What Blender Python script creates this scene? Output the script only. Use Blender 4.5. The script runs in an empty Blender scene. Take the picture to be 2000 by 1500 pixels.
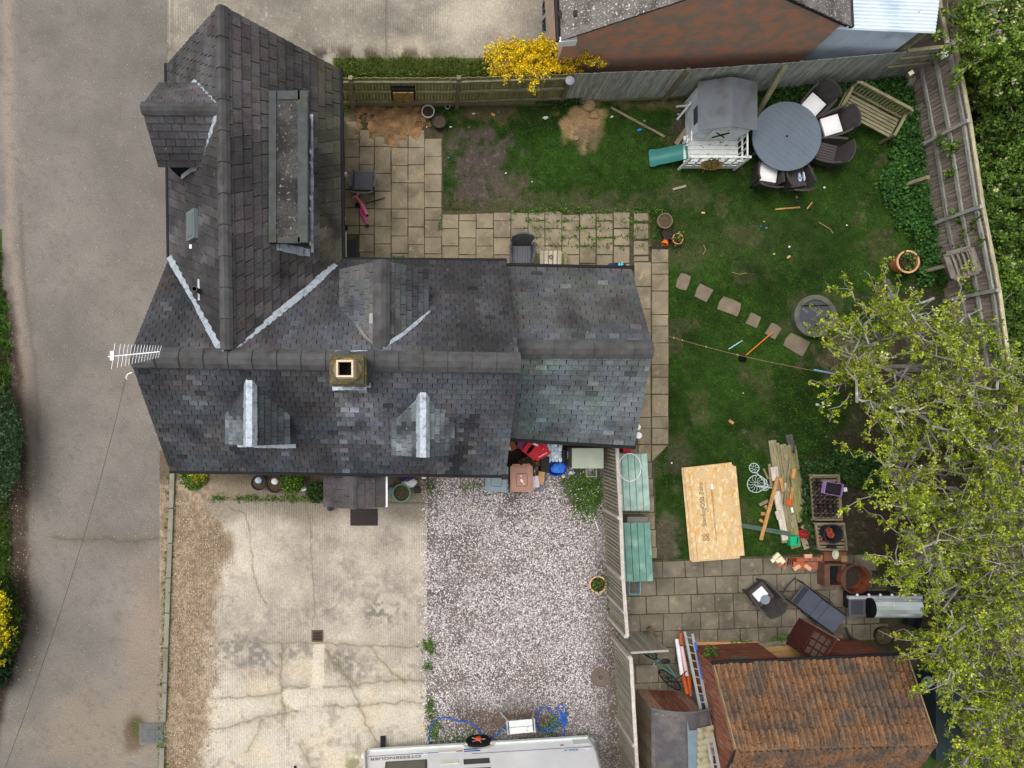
import bpy, math, random
import numpy as np
from mathutils import Vector, Matrix, Euler
random.seed(7); RNG = np.random.default_rng(7)
SC = bpy.context.scene; COL = SC.collection
R = math.radians
# ------------------------------------------------------------------ camera, sky, sun, exposure
# survey frame: drone H metres over the yard, lens axis straight down through photo point (NX, NY)
F, H, NX, NY = 1388.89, 19.29, 830.0, 795.0
cd = bpy.data.cameras.new('camera'); cam = bpy.data.objects.new('camera', cd); COL.objects.link(cam)
cam.location = (0, 0, H); cam.rotation_euler = (0, 0, 0)
cd.sensor_width = 36; cd.lens = F * 36 / 2000
cd.shift_x = (1000 - NX) / 2000; cd.shift_y = (NY - 750) / 2000
cd.clip_end = 500; SC.camera = cam
world = bpy.data.worlds.new('World'); SC.world = world; world.use_nodes = True
wn = world.node_tree; bg = wn.nodes['Background']
sky = wn.nodes.new('ShaderNodeTexSky'); sky.sky_type = 'NISHITA'; sky.sun_disc = False
SUN_EL, SUN_AZ = 68.0, 303.0           # degrees, azimuth clockwise from north (+Y)
sky.sun_elevation = R(SUN_EL); sky.sun_rotation = R(SUN_AZ); sky.dust_density = 4; sky.air_density = 1
hs = wn.nodes.new('ShaderNodeHueSaturation'); hs.inputs['Saturation'].default_value = 0.16   # even cloud cover
wn.links.new(sky.outputs[0], hs.inputs['Color']); wn.links.new(hs.outputs[0], bg.inputs[0])
bg.inputs[1].default_value = 0.15
sd = bpy.data.lights.new('sun', 'SUN'); sun = bpy.data.objects.new('sun', sd); COL.objects.link(sun)
sd.energy = 0.9; sd.angle = R(35); sd.color = (1, .975, .94)
sv = Vector((math.sin(R(SUN_AZ)) * math.cos(R(SUN_EL)), math.cos(R(SUN_AZ)) * math.cos(R(SUN_EL)), math.sin(R(SUN_EL))))
sun.rotation_euler = sv.to_track_quat('Z', 'Y').to_euler(); sun.location = (0, 0, 30)
vs = SC.view_settings; vs.view_transform = 'Standard'; vs.look = 'None'; vs.gamma = 1; vs.exposure = 0.5
vs.use_curve_mapping = False
SC.cycles.max_bounces = 6; SC.cycles.diffuse_bounces = 3

# ------------------------------------------------------------------ helpers
def W(px, py, z=0.0):
    s = (H - z) / F
    return Vector(((px - NX) * s, (NY - py) * s, z))
def lin(c):
    c = np.asarray(c, float) / 255.0
    return np.where(c <= .04045, c / 12.92, ((c + .055) / 1.055) ** 2.4)
def hsh(ix, iy, seed):
    h = np.sin(ix * 127.1 + iy * 311.7 + seed * 74.7) * 43758.5453
    return h - np.floor(h)
def vnoise(x, y, seed=0):
    ix, iy = np.floor(x), np.floor(y); fx, fy = x - ix, y - iy
    fx = fx * fx * (3 - 2 * fx); fy = fy * fy * (3 - 2 * fy)
    a, b, c, d = hsh(ix, iy, seed), hsh(ix + 1, iy, seed), hsh(ix, iy + 1, seed), hsh(ix + 1, iy + 1, seed)
    return (a * (1 - fx) + b * fx) * (1 - fy) + (c * (1 - fx) + d * fx) * fy
def fbm(x, y, s=1.0, o=4, seed=0):
    x = np.asarray(x, float); y = np.asarray(y, float); t = 0; a = .5; n = 0
    for k in range(o):
        t = t + a * vnoise(x * s * 2 ** k, y * s * 2 ** k, seed + k * 3.1); n += a; a *= .5
    return t / n
def sst(a, b, x):
    t = np.clip((x - a) / (b - a), 0, 1); return t * t * (3 - 2 * t)
def blob(px, py, cx, cy, rx, ry, soft=.5, nz=.5, seed=3, ns=.03):
    d = np.sqrt(((px - cx) / rx) ** 2 + ((py - cy) / ry) ** 2) + (fbm(px, py, ns, 4, seed) - .5) * nz * 2
    return 1 - sst(1 - soft, 1 + soft, d)
def segd(px, py, pts):
    best = np.full(px.shape, 1e9)
    for (x0, y0), (x1, y1) in zip(pts[:-1], pts[1:]):
        dx, dy = x1 - x0, y1 - y0; L = dx * dx + dy * dy + 1e-9
        t = np.clip(((px - x0) * dx + (py - y0) * dy) / L, 0, 1)
        best = np.minimum(best, np.hypot(px - x0 - t * dx, py - y0 - t * dy))
    return best
def inpoly(px, py, poly):
    c = np.zeros(px.shape, bool); j = len(poly) - 1
    for i in range(len(poly)):
        xi, yi = poly[i]; xj, yj = poly[j]
        c ^= ((yi > py) != (yj > py)) & (px < (xj - xi) * (py - yi) / (yj - yi + 1e-12) + xi); j = i
    return c

# ---- materials
MATS = {}
def mat(name, rgb=(128, 128, 128), var=.2, scale=5, rgb2=None, thr=(.5, .65), scale2=2.0, rgb3=None, thr3=(.6, .7), scale3=9,
        fine=.12, fscale=70, rough=.85, bump=.25, bscale=60, bdist=.01, metal=0, attr=False, orand=.0, stretch=None, space='P',
        ribs=None, spec=.14, trans=0.0, coat=0.0):
    if name in MATS: return MATS[name]
    m = bpy.data.materials.new(name); m.use_nodes = True; nt = m.node_tree; N, L = nt.nodes, nt.links
    b = N['Principled BSDF']; b.inputs['Roughness'].default_value = rough; b.inputs['Metallic'].default_value = metal
    b.inputs['Specular IOR Level'].default_value = spec; b.inputs['Coat Weight'].default_value = coat
    if space == 'P': co = N.new('ShaderNodeNewGeometry').outputs['Position']
    else: co = N.new('ShaderNodeTexCoord').outputs['Object']
    if stretch:
        mp = N.new('ShaderNodeMapping'); mp.inputs['Scale'].default_value = stretch; L.new(co, mp.inputs[0]); cs = mp.outputs[0]
    else: cs = co
    if space == 'O':          # shift the pattern from object to object
        oi = N.new('ShaderNodeObjectInfo'); ad = N.new('ShaderNodeVectorMath'); ad.operation = 'ADD'
        mu = N.new('ShaderNodeMath'); mu.operation = 'MULTIPLY'; mu.inputs[1].default_value = 37
        L.new(oi.outputs['Random'], mu.inputs[0]); L.new(cs, ad.inputs[0]); L.new(mu.outputs[0], ad.inputs[1]); cs = ad.outputs[0]
    def noise(sc, det=5, vec=None):
        n = N.new('ShaderNodeTexNoise'); n.inputs['Scale'].default_value = sc; n.inputs['Detail'].default_value = det
        L.new(vec if vec is not None else cs, n.inputs['Vector']); return n.outputs['Fac']
    def rng(s, f0, f1, t0, t1):
        r = N.new('ShaderNodeMapRange'); r.inputs[1].default_value = f0; r.inputs[2].default_value = f1
        r.inputs[3].default_value = t0; r.inputs[4].default_value = t1; L.new(s, r.inputs[0]); return r.outputs[0]
    def scale_by(c, s):
        v = N.new('ShaderNodeVectorMath'); v.operation = 'SCALE'; L.new(c, v.inputs[0]); L.new(s, v.inputs['Scale']); return v.outputs[0]
    def mix(c, d, f):
        x = N.new('ShaderNodeMix'); x.data_type = 'RGBA'; L.new(f, x.inputs[0]); L.new(c, x.inputs[6])
        x.inputs[7].default_value = (*lin(d), 1); return x.outputs[2]
    if attr:
        a = N.new('ShaderNodeAttribute'); a.attribute_name = 'Col'; c = a.outputs['Color']
    else:
        a = N.new('ShaderNodeRGB'); a.outputs[0].default_value = (*lin(rgb), 1); c = a.outputs[0]
    if rgb2: c = mix(c, rgb2, rng(noise(scale2, 6), thr[0], thr[1], 0, 1))
    if rgb3: c = mix(c, rgb3, rng(noise(scale3, 6), thr3[0], thr3[1], 0, 1))
    if var: c = scale_by(c, rng(noise(scale, 4), .3, .7, 1 - var, 1 + var))
    if fine: c = scale_by(c, rng(noise(fscale, 2, co), .3, .7, 1 - fine, 1 + fine))
    if orand:
        oi = N.new('ShaderNodeObjectInfo'); c = scale_by(c, rng(oi.outputs['Random'], 0, 1, 1 - orand, 1 + orand))
    hgt = None
    if bump: hgt = noise(bscale, 4, co)
    if ribs:
        axis, sc, bst, cst = ribs
        w = N.new('ShaderNodeTexWave'); w.wave_type = 'BANDS'; w.bands_direction = axis; w.inputs['Scale'].default_value = sc
        w.inputs['Distortion'].default_value = .6; w.inputs['Detail'].default_value = 2; w.inputs['Detail Scale'].default_value = 2
        L.new(co, w.inputs[0]); k = rng(noise(.9, 3), .38, .62, 0, 1)
        mu = N.new('ShaderNodeMath'); mu.operation = 'MULTIPLY'; L.new(w.outputs['Fac'], mu.inputs[0]); L.new(k, mu.inputs[1])
        c = scale_by(c, rng(mu.outputs[0], 0, 1, 1 + cst * .5, 1 - cst))
        if hgt is not None:
            ad = N.new('ShaderNodeMath'); ad.operation = 'MULTIPLY_ADD'; L.new(mu.outputs[0], ad.inputs[0]); ad.inputs[1].default_value = bst
            L.new(hgt, ad.inputs[2]); hgt = ad.outputs[0]
    L.new(c, b.inputs['Base Color'])
    if hgt is not None:
        bp = N.new('ShaderNodeBump'); bp.inputs['Strength'].default_value = bump; bp.inputs['Distance'].default_value = bdist
        L.new(hgt, bp.inputs['Height']); L.new(bp.outputs[0], b.inputs['Normal'])
    if trans:
        t = N.new('ShaderNodeBsdfTranslucent'); L.new(c, t.inputs[0]); ms = N.new('ShaderNodeMixShader'); ms.inputs[0].default_value = trans
        L.new(b.outputs[0], ms.inputs[1]); L.new(t.outputs[0], ms.inputs[2]); L.new(ms.outputs[0], N['Material Output'].inputs[0])
    MATS[name] = m; return m
def plain(name, rgb, rough=.5, metal=0, var=.08, **k):
    return mat(name, rgb, var=var, scale=4, fine=k.pop('fine', .05), rough=rough, metal=metal, bump=k.pop('bump', .05), **k)
def wood(name, rgb, rgb2=None, var=.25, **k):
    return mat(name, rgb, var=var, scale=1.0, rgb2=rgb2, scale2=1.2, thr=(.45, .7), stretch=(3, 30, 30), space='O', fine=.15, fscale=25, orand=k.pop('orand', .18),
               rough=k.pop('rough', .9), bump=.3, bscale=30, **k)
def woodz(name, rgb, rgb2=None, var=.25, **k):   # grain upright
    return mat(name, rgb, var=var, scale=1.0, rgb2=rgb2, scale2=.8, thr=(.45, .7), stretch=(30, 30, 3), space='P', fine=.12, fscale=30, orand=k.pop('orand', .18),
               rough=.92, bump=.3, bscale=30, **k)
def glass_mat(name, rgb, rough=.08):
    if name in MATS: return MATS[name]
    m = bpy.data.materials.new(name); m.use_nodes = True; b = m.node_tree.nodes['Principled BSDF']
    b.inputs['Base Color'].default_value = (*lin(rgb), 1); b.inputs['Roughness'].default_value = rough; b.inputs['Specular IOR Level'].default_value = .6
    MATS[name] = m; return m

# ---- tagging, things
MTX = {}
def tag(o, label=None, cat=None, group=None, kind=None):
    if label: o['label'] = label
    if cat: o['category'] = cat
    if group: o['group'] = group
    if kind: o['kind'] = kind
    return o
def thing(name, label, cat, loc=(0, 0, 0), rz=0.0, group=None, kind=None, rot=None):
    o = bpy.data.objects.new(name, None); COL.objects.link(o); o.empty_display_size = .1
    o.location = loc; o.rotation_euler = rot if rot else (0, 0, rz)
    MTX[o] = Matrix.Translation(Vector(loc)) @ o.rotation_euler.to_matrix().to_4x4()
    return tag(o, label, cat, group, kind)
def wmtx(o):
    return MTX.get(o, Matrix.Identity(4))
class MB:
    """collects shapes; world=True coordinates are turned into the parent's frame on build"""
    def __init__(s): s.v = []; s.f = []; s.c = []; s.cc = None
    def _add(s, vs, fs):
        n = len(s.v); s.v += [tuple(p) for p in vs]; s.f += [tuple(i + n for i in f) for f in fs]
        if s.cc is not None: s.c += [s.cc] * len(vs)
        return s
    def box(s, c, d, rz=0.0, m=None, top=None):
        x, y, z = d[0] / 2, d[1] / 2, d[2] / 2; tx, ty = (top if top else (1, 1))
        P = [(-x, -y, -z), (x, -y, -z), (x, y, -z), (-x, y, -z), (-x * tx, -y * ty, z), (x * tx, -y * ty, z), (x * tx, y * ty, z), (-x * tx, y * ty, z)]
        M = m if m is not None else Matrix.Rotation(rz, 3, 'Z')
        return s._add([M @ Vector(p) + Vector(c) for p in P], [(0, 3, 2, 1), (4, 5, 6, 7), (0, 1, 5, 4), (1, 2, 6, 5), (2, 3, 7, 6), (3, 0, 4, 7)])
    def beam(s, a, b, w, t, up=(0, 0, 1)):
        a, b = Vector(a), Vector(b); x = (b - a).normalized(); u = Vector(up)
        if abs(x.dot(u)) > .98: u = Vector((0, 1, 0))
        y = u.cross(x).normalized(); z = x.cross(y); M = Matrix((x, y, z)).transposed()
        return s.box((a + b) / 2, ((b - a).length, w, t), m=M)
    def tube(s, pts, r, n=8, cap=True):
        pts = [Vector(p) for p in pts]; rr = r if isinstance(r, (list, tuple)) else [r] * len(pts); V = []; Fs = []
        u = None
        for i, p in enumerate(pts):
            t = (pts[min(i + 1, len(pts) - 1)] - pts[max(i - 1, 0)]).normalized()
            if u is None: u = t.orthogonal().normalized()
            u = (u - t * u.dot(t)).normalized(); w = t.cross(u)
            V += [p + (u * math.cos(2 * math.pi * k / n) + w * math.sin(2 * math.pi * k / n)) * rr[i] for k in range(n)]
        for i in range(len(pts) - 1):
            for k in range(n): Fs.append((i * n + k, i * n + (k + 1) % n, (i + 1) * n + (k + 1) % n, (i + 1) * n + k))
        if cap: Fs += [tuple(range(n))[::-1], tuple(range((len(pts) - 1) * n, len(pts) * n))]
        return s._add(V, Fs)
    def lathe(s, prof, c=(0, 0, 0), n=24, sx=1, sy=1, m=None, cap=True):
        V = []; Fs = []; c = Vector(c)
        for (r, z) in prof:
            for k in range(n):
                p = Vector((r * sx * math.cos(2 * math.pi * k / n), r * sy * math.sin(2 * math.pi * k / n), z)); V.append((m @ p if m is not None else p) + c)
        for i in range(len(prof) - 1):
            for k in range(n): Fs.append((i * n + k, i * n + (k + 1) % n, (i + 1) * n + (k + 1) % n, (i + 1) * n + k))
        if cap: Fs += [tuple(range(n))[::-1], tuple(range((len(prof) - 1) * n, len(prof) * n))]
        return s._add(V, Fs)
    def prism(s, poly, z0, z1):
        n = len(poly); V = [(p[0], p[1], z0) for p in poly] + [(p[0], p[1], z1) for p in poly]
        return s._add(V, [tuple(range(n))[::-1], tuple(range(n, 2 * n))] + [(i, (i + 1) % n, n + (i + 1) % n, n + i) for i in range(n)])
    def slab(s, quad, t):     # quad of 3D points thickened downwards along its normal
        q = [Vector(p) for p in quad]; nrm = (q[1] - q[0]).cross(q[-1] - q[0]).normalized()
        if nrm.z < 0: nrm = -nrm
        n = len(q); V = q + [p - nrm * t for p in q]
        return s._add(V, [tuple(range(n)), tuple(range(n, 2 * n))[::-1]] + [(i, n + i, n + (i + 1) % n, (i + 1) % n) for i in range(n)])
    def face(s, pts): return s._add(pts, [tuple(range(len(pts)))])
    def ball(s, c, r, n=10, m=6, sx=1, sy=1, sz=1, jit=0):
        prof = [(r * math.sin(math.pi * i / m) + 1e-4, -r * math.cos(math.pi * i / m) * sz) for i in range(m + 1)]; n0 = len(s.v)
        s.lathe(prof, c, n, sx, sy)
        if jit:
            for i in range(n0, len(s.v)):
                p = Vector(s.v[i]); s.v[i] = tuple(p + (p - Vector(c)) * random.uniform(-jit, jit))
        return s
    def build(s, name, m, parent=None, world=True, smooth=False, link=True):
        me = bpy.data.meshes.new(name); V = s.v
        if parent is not None and world:
            inv = wmtx(parent).inverted(); V = [inv @ Vector(p) for p in s.v]
        elif parent is None and V:
            a = np.array(V); org = Vector(((a[:, 0].min() + a[:, 0].max()) / 2, (a[:, 1].min() + a[:, 1].max()) / 2, a[:, 2].min()))
            V = [Vector(p) - org for p in V]
        me.from_pydata([tuple(p) for p in V], [], s.f); me.update()
        if s.c:
            at = me.attributes.new('Col', 'FLOAT_COLOR', 'POINT'); at.data.foreach_set('color', np.array([(*c, 1) for c in s.c], np.float32).ravel())
        if m: me.materials.append(m)
        if smooth: me.polygons.foreach_set('use_smooth', [True] * len(me.polygons))
        o = bpy.data.objects.new(name, me)
        if parent is not None: o.parent = parent; MTX[o] = wmtx(parent)
        elif s.v: o.location = org; MTX[o] = Matrix.Translation(org)
        COL.objects.link(o); return o
def npmesh(name, V, Fc, m, parent=None, cols=None, smooth=False):
    """big numpy mesh; V (n,3), Fc (k,3|4), cols (n,3) linear"""
    V = np.asarray(V, np.float32); Fc = np.asarray(Fc, np.int32); k = Fc.shape[1]; me = bpy.data.meshes.new(name)
    if parent is not None:
        t = wmtx(parent).inverted(); A = np.array(t); V = (V @ A[:3, :3].T + A[:3, 3]).astype(np.float32)
    me.vertices.add(len(V)); me.vertices.foreach_set('co', V.ravel())
    me.loops.add(Fc.size); me.loops.foreach_set('vertex_index', Fc.ravel())
    me.polygons.add(len(Fc)); me.polygons.foreach_set('loop_start', np.arange(0, Fc.size, k, dtype=np.int32))
    me.polygons.foreach_set('loop_total', np.full(len(Fc), k, np.int32)); me.update(calc_edges=True)
    if cols is not None:
        at = me.attributes.new('Col', 'FLOAT_COLOR', 'POINT'); c4 = np.ones((len(V), 4), np.float32); c4[:, :3] = cols; at.data.foreach_set('color', c4.ravel())
    if m: me.materials.append(m)
    if smooth: me.polygons.foreach_set('use_smooth', np.ones(len(Fc), bool))
    o = bpy.data.objects.new(name, me); COL.objects.link(o)
    if parent is not None: o.parent = parent; MTX[o] = wmtx(parent)
    return o
def bar(name, a, b, w, t, m, parent=None, up=(0, 0, 1), jit=0, label=None, cat=None, group=None, over=0.0):
    """one plank / post / rail: its own object, local X along its length (grain direction)"""
    a, b = Vector(a), Vector(b); x = (b - a).normalized(); u = Vector(up)
    if abs(x.dot(u)) > .98: u = Vector((0, 1, 0))
    y = u.cross(x).normalized(); z = x.cross(y); Lh = (b - a).length / 2 + over
    mb = MB().box((0, 0, 0), (2 * Lh, w, t))
    if jit: mb.v = [(p[0] + random.uniform(-jit, jit), p[1] + random.uniform(-jit, jit) * .3, p[2]) for p in mb.v]
    me = bpy.data.meshes.new(name); me.from_pydata(mb.v, [], mb.f); me.materials.append(m); me.update()
    o = bpy.data.objects.new(name, me); COL.objects.link(o)
    M = Matrix.Translation((a + b) / 2) @ Matrix((x, y, z)).transposed().to_4x4()
    if parent is not None: o.parent = parent; o.matrix_local = wmtx(parent).inverted() @ M
    else: o.matrix_world = M
    MTX[o] = M
    return tag(o, label, cat, group)
def children(o): return [c for c in bpy.data.objects if c.parent is o]
KIDS = {}
def copy_tree(o, parent=None):
    if o not in KIDS: KIDS[o] = children(o)
    c = o.copy(); COL.objects.link(c)
    if parent is not None: c.parent = parent
    for ch in KIDS[o]: copy_tree(ch, c)
    return c
def place(o, loc, rz, label=None):
    o.location = loc; o.rotation_euler = (0, 0, rz); MTX[o] = Matrix.Translation(Vector(loc)) @ Matrix.Rotation(rz, 4, 'Z')
    if label: o['label'] = label
    return o
def text_mesh(name, body, size, M, m, parent, depth=.001, sx=1.0, bold=0.0):
    cu = bpy.data.curves.new(name, 'FONT'); cu.body = body; cu.size = size; cu.extrude = depth; cu.align_x = 'CENTER'; cu.align_y = 'CENTER'; cu.offset = bold
    to = bpy.data.objects.new(name, cu); COL.objects.link(to); dg = bpy.context.evaluated_depsgraph_get(); dg.update()
    me = bpy.data.meshes.new_from_object(to.evaluated_get(dg)); bpy.data.objects.remove(to); bpy.data.curves.remove(cu)
    me.transform(Matrix.Diagonal((sx, 1, 1, 1))); me.materials.clear(); me.materials.append(m); me.name = name
    o = bpy.data.objects.new(name, me); COL.objects.link(o); o.parent = parent; o.matrix_local = wmtx(parent).inverted() @ M; return o
def grid(name, x0, y0, x1, y1, step, colfn, m, z=0.0, zfn=None, mask=None, kind='structure', parent=None):
    """ground sheet over a rectangle given in photo units at ground level; colour per vertex, measured off the place"""
    nx = int(abs(x1 - x0) / 72 / step) + 1; ny = int(abs(y1 - y0) / 72 / step) + 1
    px, py = np.meshgrid(np.linspace(x0, x1, nx), np.linspace(y0, y1, ny)); px = px.ravel(); py = py.ravel()
    V = np.stack([(px - NX) / 72.0, (NY - py) / 72.0, np.full(px.shape, z) + (zfn(px, py) if zfn else 0)], 1)
    i = np.arange((ny - 1) * nx).reshape(ny - 1, nx)[:, :-1].ravel(); Fc = np.stack([i, i + nx, i + nx + 1, i + 1], 1)
    if mask is not None:
        mk = mask(px, py); Fc = Fc[mk[Fc].all(1)]
    o = npmesh(name, V, Fc, m, parent, lin(np.clip(colfn(px, py), 0, 255)), smooth=True)
    if kind: o['kind'] = kind
    return o
def mixc(a, b, t): return a * (1 - t[:, None]) + np.asarray(b, float)[None] * t[:, None]
# ================================================================== GROUND
ones = lambda p: np.ones(p.shape)
m_tar = mat('asphalt', attr=True, var=.12, scale=22, fine=.32, fscale=50, bump=.5, bscale=120, rough=.95)
m_conc = mat('ribbed_concrete', attr=True, var=.10, scale=14, fine=.2, fscale=45, bump=.5, bscale=70, ribs=('X', 4.9, .8, .13), rough=.95)
m_earth = mat('earth', attr=True, var=.15, scale=6, fine=.3, fscale=40, bump=.8, bscale=40, bdist=.02, rough=1)
m_base = mat('ground_earth', (70, 62, 52), rgb2=(58, 64, 38), var=.3, scale=3, fine=.3, fscale=30, bump=.6, rough=1)
m_leafc = mat('blades', attr=True, var=.12, scale=3, fine=0, bump=0, rough=.8, trans=.2, spec=.08)
m_stone = mat('pebbles', attr=True, var=.05, fine=.12, fscale=120, bump=0, rough=.9)
o = MB().face([(-70, -70, -.06), (70, -70, -.06), (70, 70, -.06), (-70, 70, -.06)]).build('ground', m_base); tag(o, kind='structure')

def lane_c(px, py):
    c = np.tile([122., 116., 109.], (px.size, 1)); n = fbm(px, py, .008, 4, 1); n2 = fbm(px, py, .03, 4, 9)
    c *= (.95 + (n - .5) * .26 + (n2 - .5) * .12)[:, None]
    c = mixc(c, (138, 126, 108), .6 * blob(px, py, 190, 1430, 120, 90, .6, .5, 4))
    edge = np.interp(py, [-100, 0, 250, 480, 620, 760, 900, 1000, 1200, 1320, 1400, 1600], [-5, 2, 2, 6, 24, 32, 42, 44, 44, 14, -10, -20])
    d = px - edge + (n2 - .5) * 18
    c = mixc(c, (150, 134, 118), .6 * np.exp(-((d - 14) / 11) ** 2) * sst(1010, 880, py))
    dirt = sst(20, 0, d) * sst(520, 680, py); c = mixc(c, (50, 40, 33), dirt * .96)
    c = mixc(c, (100, 88, 78), .35 * sst(46, 5, d) * sst(560, 760, py) * sst(1330, 1200, py))
    cr = segd(px + (n2 - .5) * 14, py + (fbm(px, py, .06, 3, 5) - .5) * 12, [(105, 1048), (150, 1056), (200, 1050), (250, 1060), (330, 1046)])
    c = mixc(c, (78, 72, 60), .55 * np.exp(-(cr / 3.0) ** 2)); c = mixc(c, (98, 90, 76), .35 * np.exp(-(cr / 18) ** 2))
    cr = segd(px + (n2 - .5) * 10, py, [(42, 400), (44, 520), (60, 640), (72, 760), (75, 860)]); c = mixc(c, (96, 88, 78), .6 * np.exp(-(cr / 4) ** 2))
    c = mixc(c, (88, 70, 56), .8 * blob(px, py, 262, 1432, 20, 34, .5, .6, 8)); c = mixc(c, (62, 72, 34), .7 * blob(px, py, 268, 1420, 10, 20, .4, .6, 2))
    c = mixc(c, (70, 82, 40), .75 * np.exp(-((px - (330 - (py - 920) * .028)) / 4.5) ** 2) * sst(930, 990, py) * sst(.42, .6, n2))
    pit = sst(.62, .7, fbm(px, py, .12, 3, 17)); c = mixc(c, (105, 98, 90), .4 * pit)
    c = mixc(c, (150, 128, 108), .45 * blob(px, py, 290, 1250, 45, 160, .7, .5, 12))
    return c
grid('lane', -160, -140, 334, 1640, .055, lane_c, m_tar, z=0.0)
def s_grit(n):
    px = RNG.uniform(15, 326, n); py = RNG.uniform(0, 1500, n); k = RNG.uniform(0, 1, n) < .25 + .75 * sst(230, 325, px) + .6 * sst(70, 30, px); return px[k], py[k]

def verge_c(px, py):
    n = fbm(px, py, .04, 4, 2); c = np.tile([62., 84., 36.], (px.size, 1)) * (1 + (n - .5) * .8)[:, None]
    return mixc(c, (66, 55, 42), sst(.45, .62, fbm(px, py, .03, 3, 6)))
grid('verge', -400, -140, 30, 1640, .12, verge_c, m_earth, z=.012,
     mask=lambda px, py: px < np.interp(py, [-140, 0, 250, 480, 620, 760, 900, 1100, 1300, 1400, 1640], [-20, -6, -4, 5, 22, 28, 20, 14, 4, -12, -30]) + (fbm(px, py, .05, 3, 3) - .5) * 14)

def yard_c(px, py):
    n = fbm(px, py, .012, 4, 21); n2 = fbm(px, py, .05, 4, 22); c = np.tile([132., 125., 113.], (px.size, 1)) * (1 + (n - .5) * .45 + (n2 - .5) * .2)[:, None]
    c = mixc(c, (178, 170, 152), .7 * blob(px, py, 930, 25, 70, 45, .7, .6, 5)); c = mixc(c, (172, 160, 140), .6 * blob(px, py, 800, 92, 60, 22, .6, .6, 7))
    c = mixc(c, (70, 60, 52), .85 * np.exp(-((py - 106) / 12) ** 2) * sst(.42, .58, fbm(px, py, .04, 4, 30)) * sst(900, 780, px))
    c = mixc(c, (112, 106, 98), .6 * sst(980, 1080, px) * sst(.4, .6, n))
    c = mixc(c, (92, 88, 76), .85 * np.exp(-((px - 755) / 1.6) ** 2)); c = mixc(c, (96, 92, 82), .7 * np.exp(-((px - 337) / 1.6) ** 2)); c = mixc(c, (90, 86, 70), .7 * np.exp(-((px - 326) / 2.) ** 2))
    sp = sst(.78, .84, fbm(px, py, .2, 2, 41)); c = mixc(c, (190, 184, 172), .4 * sp)
    return c
grid('concrete_yard', 326, -160, 1120, 132, .045, yard_c, m_conc, z=.008)

CR = [[(446, 988), (478, 1005), (490, 1060), (494, 1110), (505, 1150), (520, 1180)], [(598, 985), (605, 1000), (608, 1060), (612, 1100), (614, 1150), (616, 1200), (612, 1225)],
      [(425, 1254), (520, 1254), (640, 1256), (740, 1262), (832, 1262)], [(412, 1365), (450, 1362), (500, 1362), (550, 1352), (555, 1340), (610, 1345), (680, 1340), (760, 1328), (832, 1330)],
      [(408, 1425), (450, 1420), (510, 1400), (560, 1392), (610, 1380), (700, 1378), (790, 1370), (832, 1372)], [(555, 1260), (550, 1300), (548, 1345), (556, 1390)],
      [(724, 1262), (745, 1290), (770, 1315), (790, 1332)], [(640, 1270), (665, 1300), (700, 1375), (712, 1400), (735, 1450)], [(512, 1405), (500, 1440), (480, 1470)], [(585, 1450), (600, 1480), (615, 1520)], [(636, 1270), (648, 1290), (668, 1312), (700, 1340)]]
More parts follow.
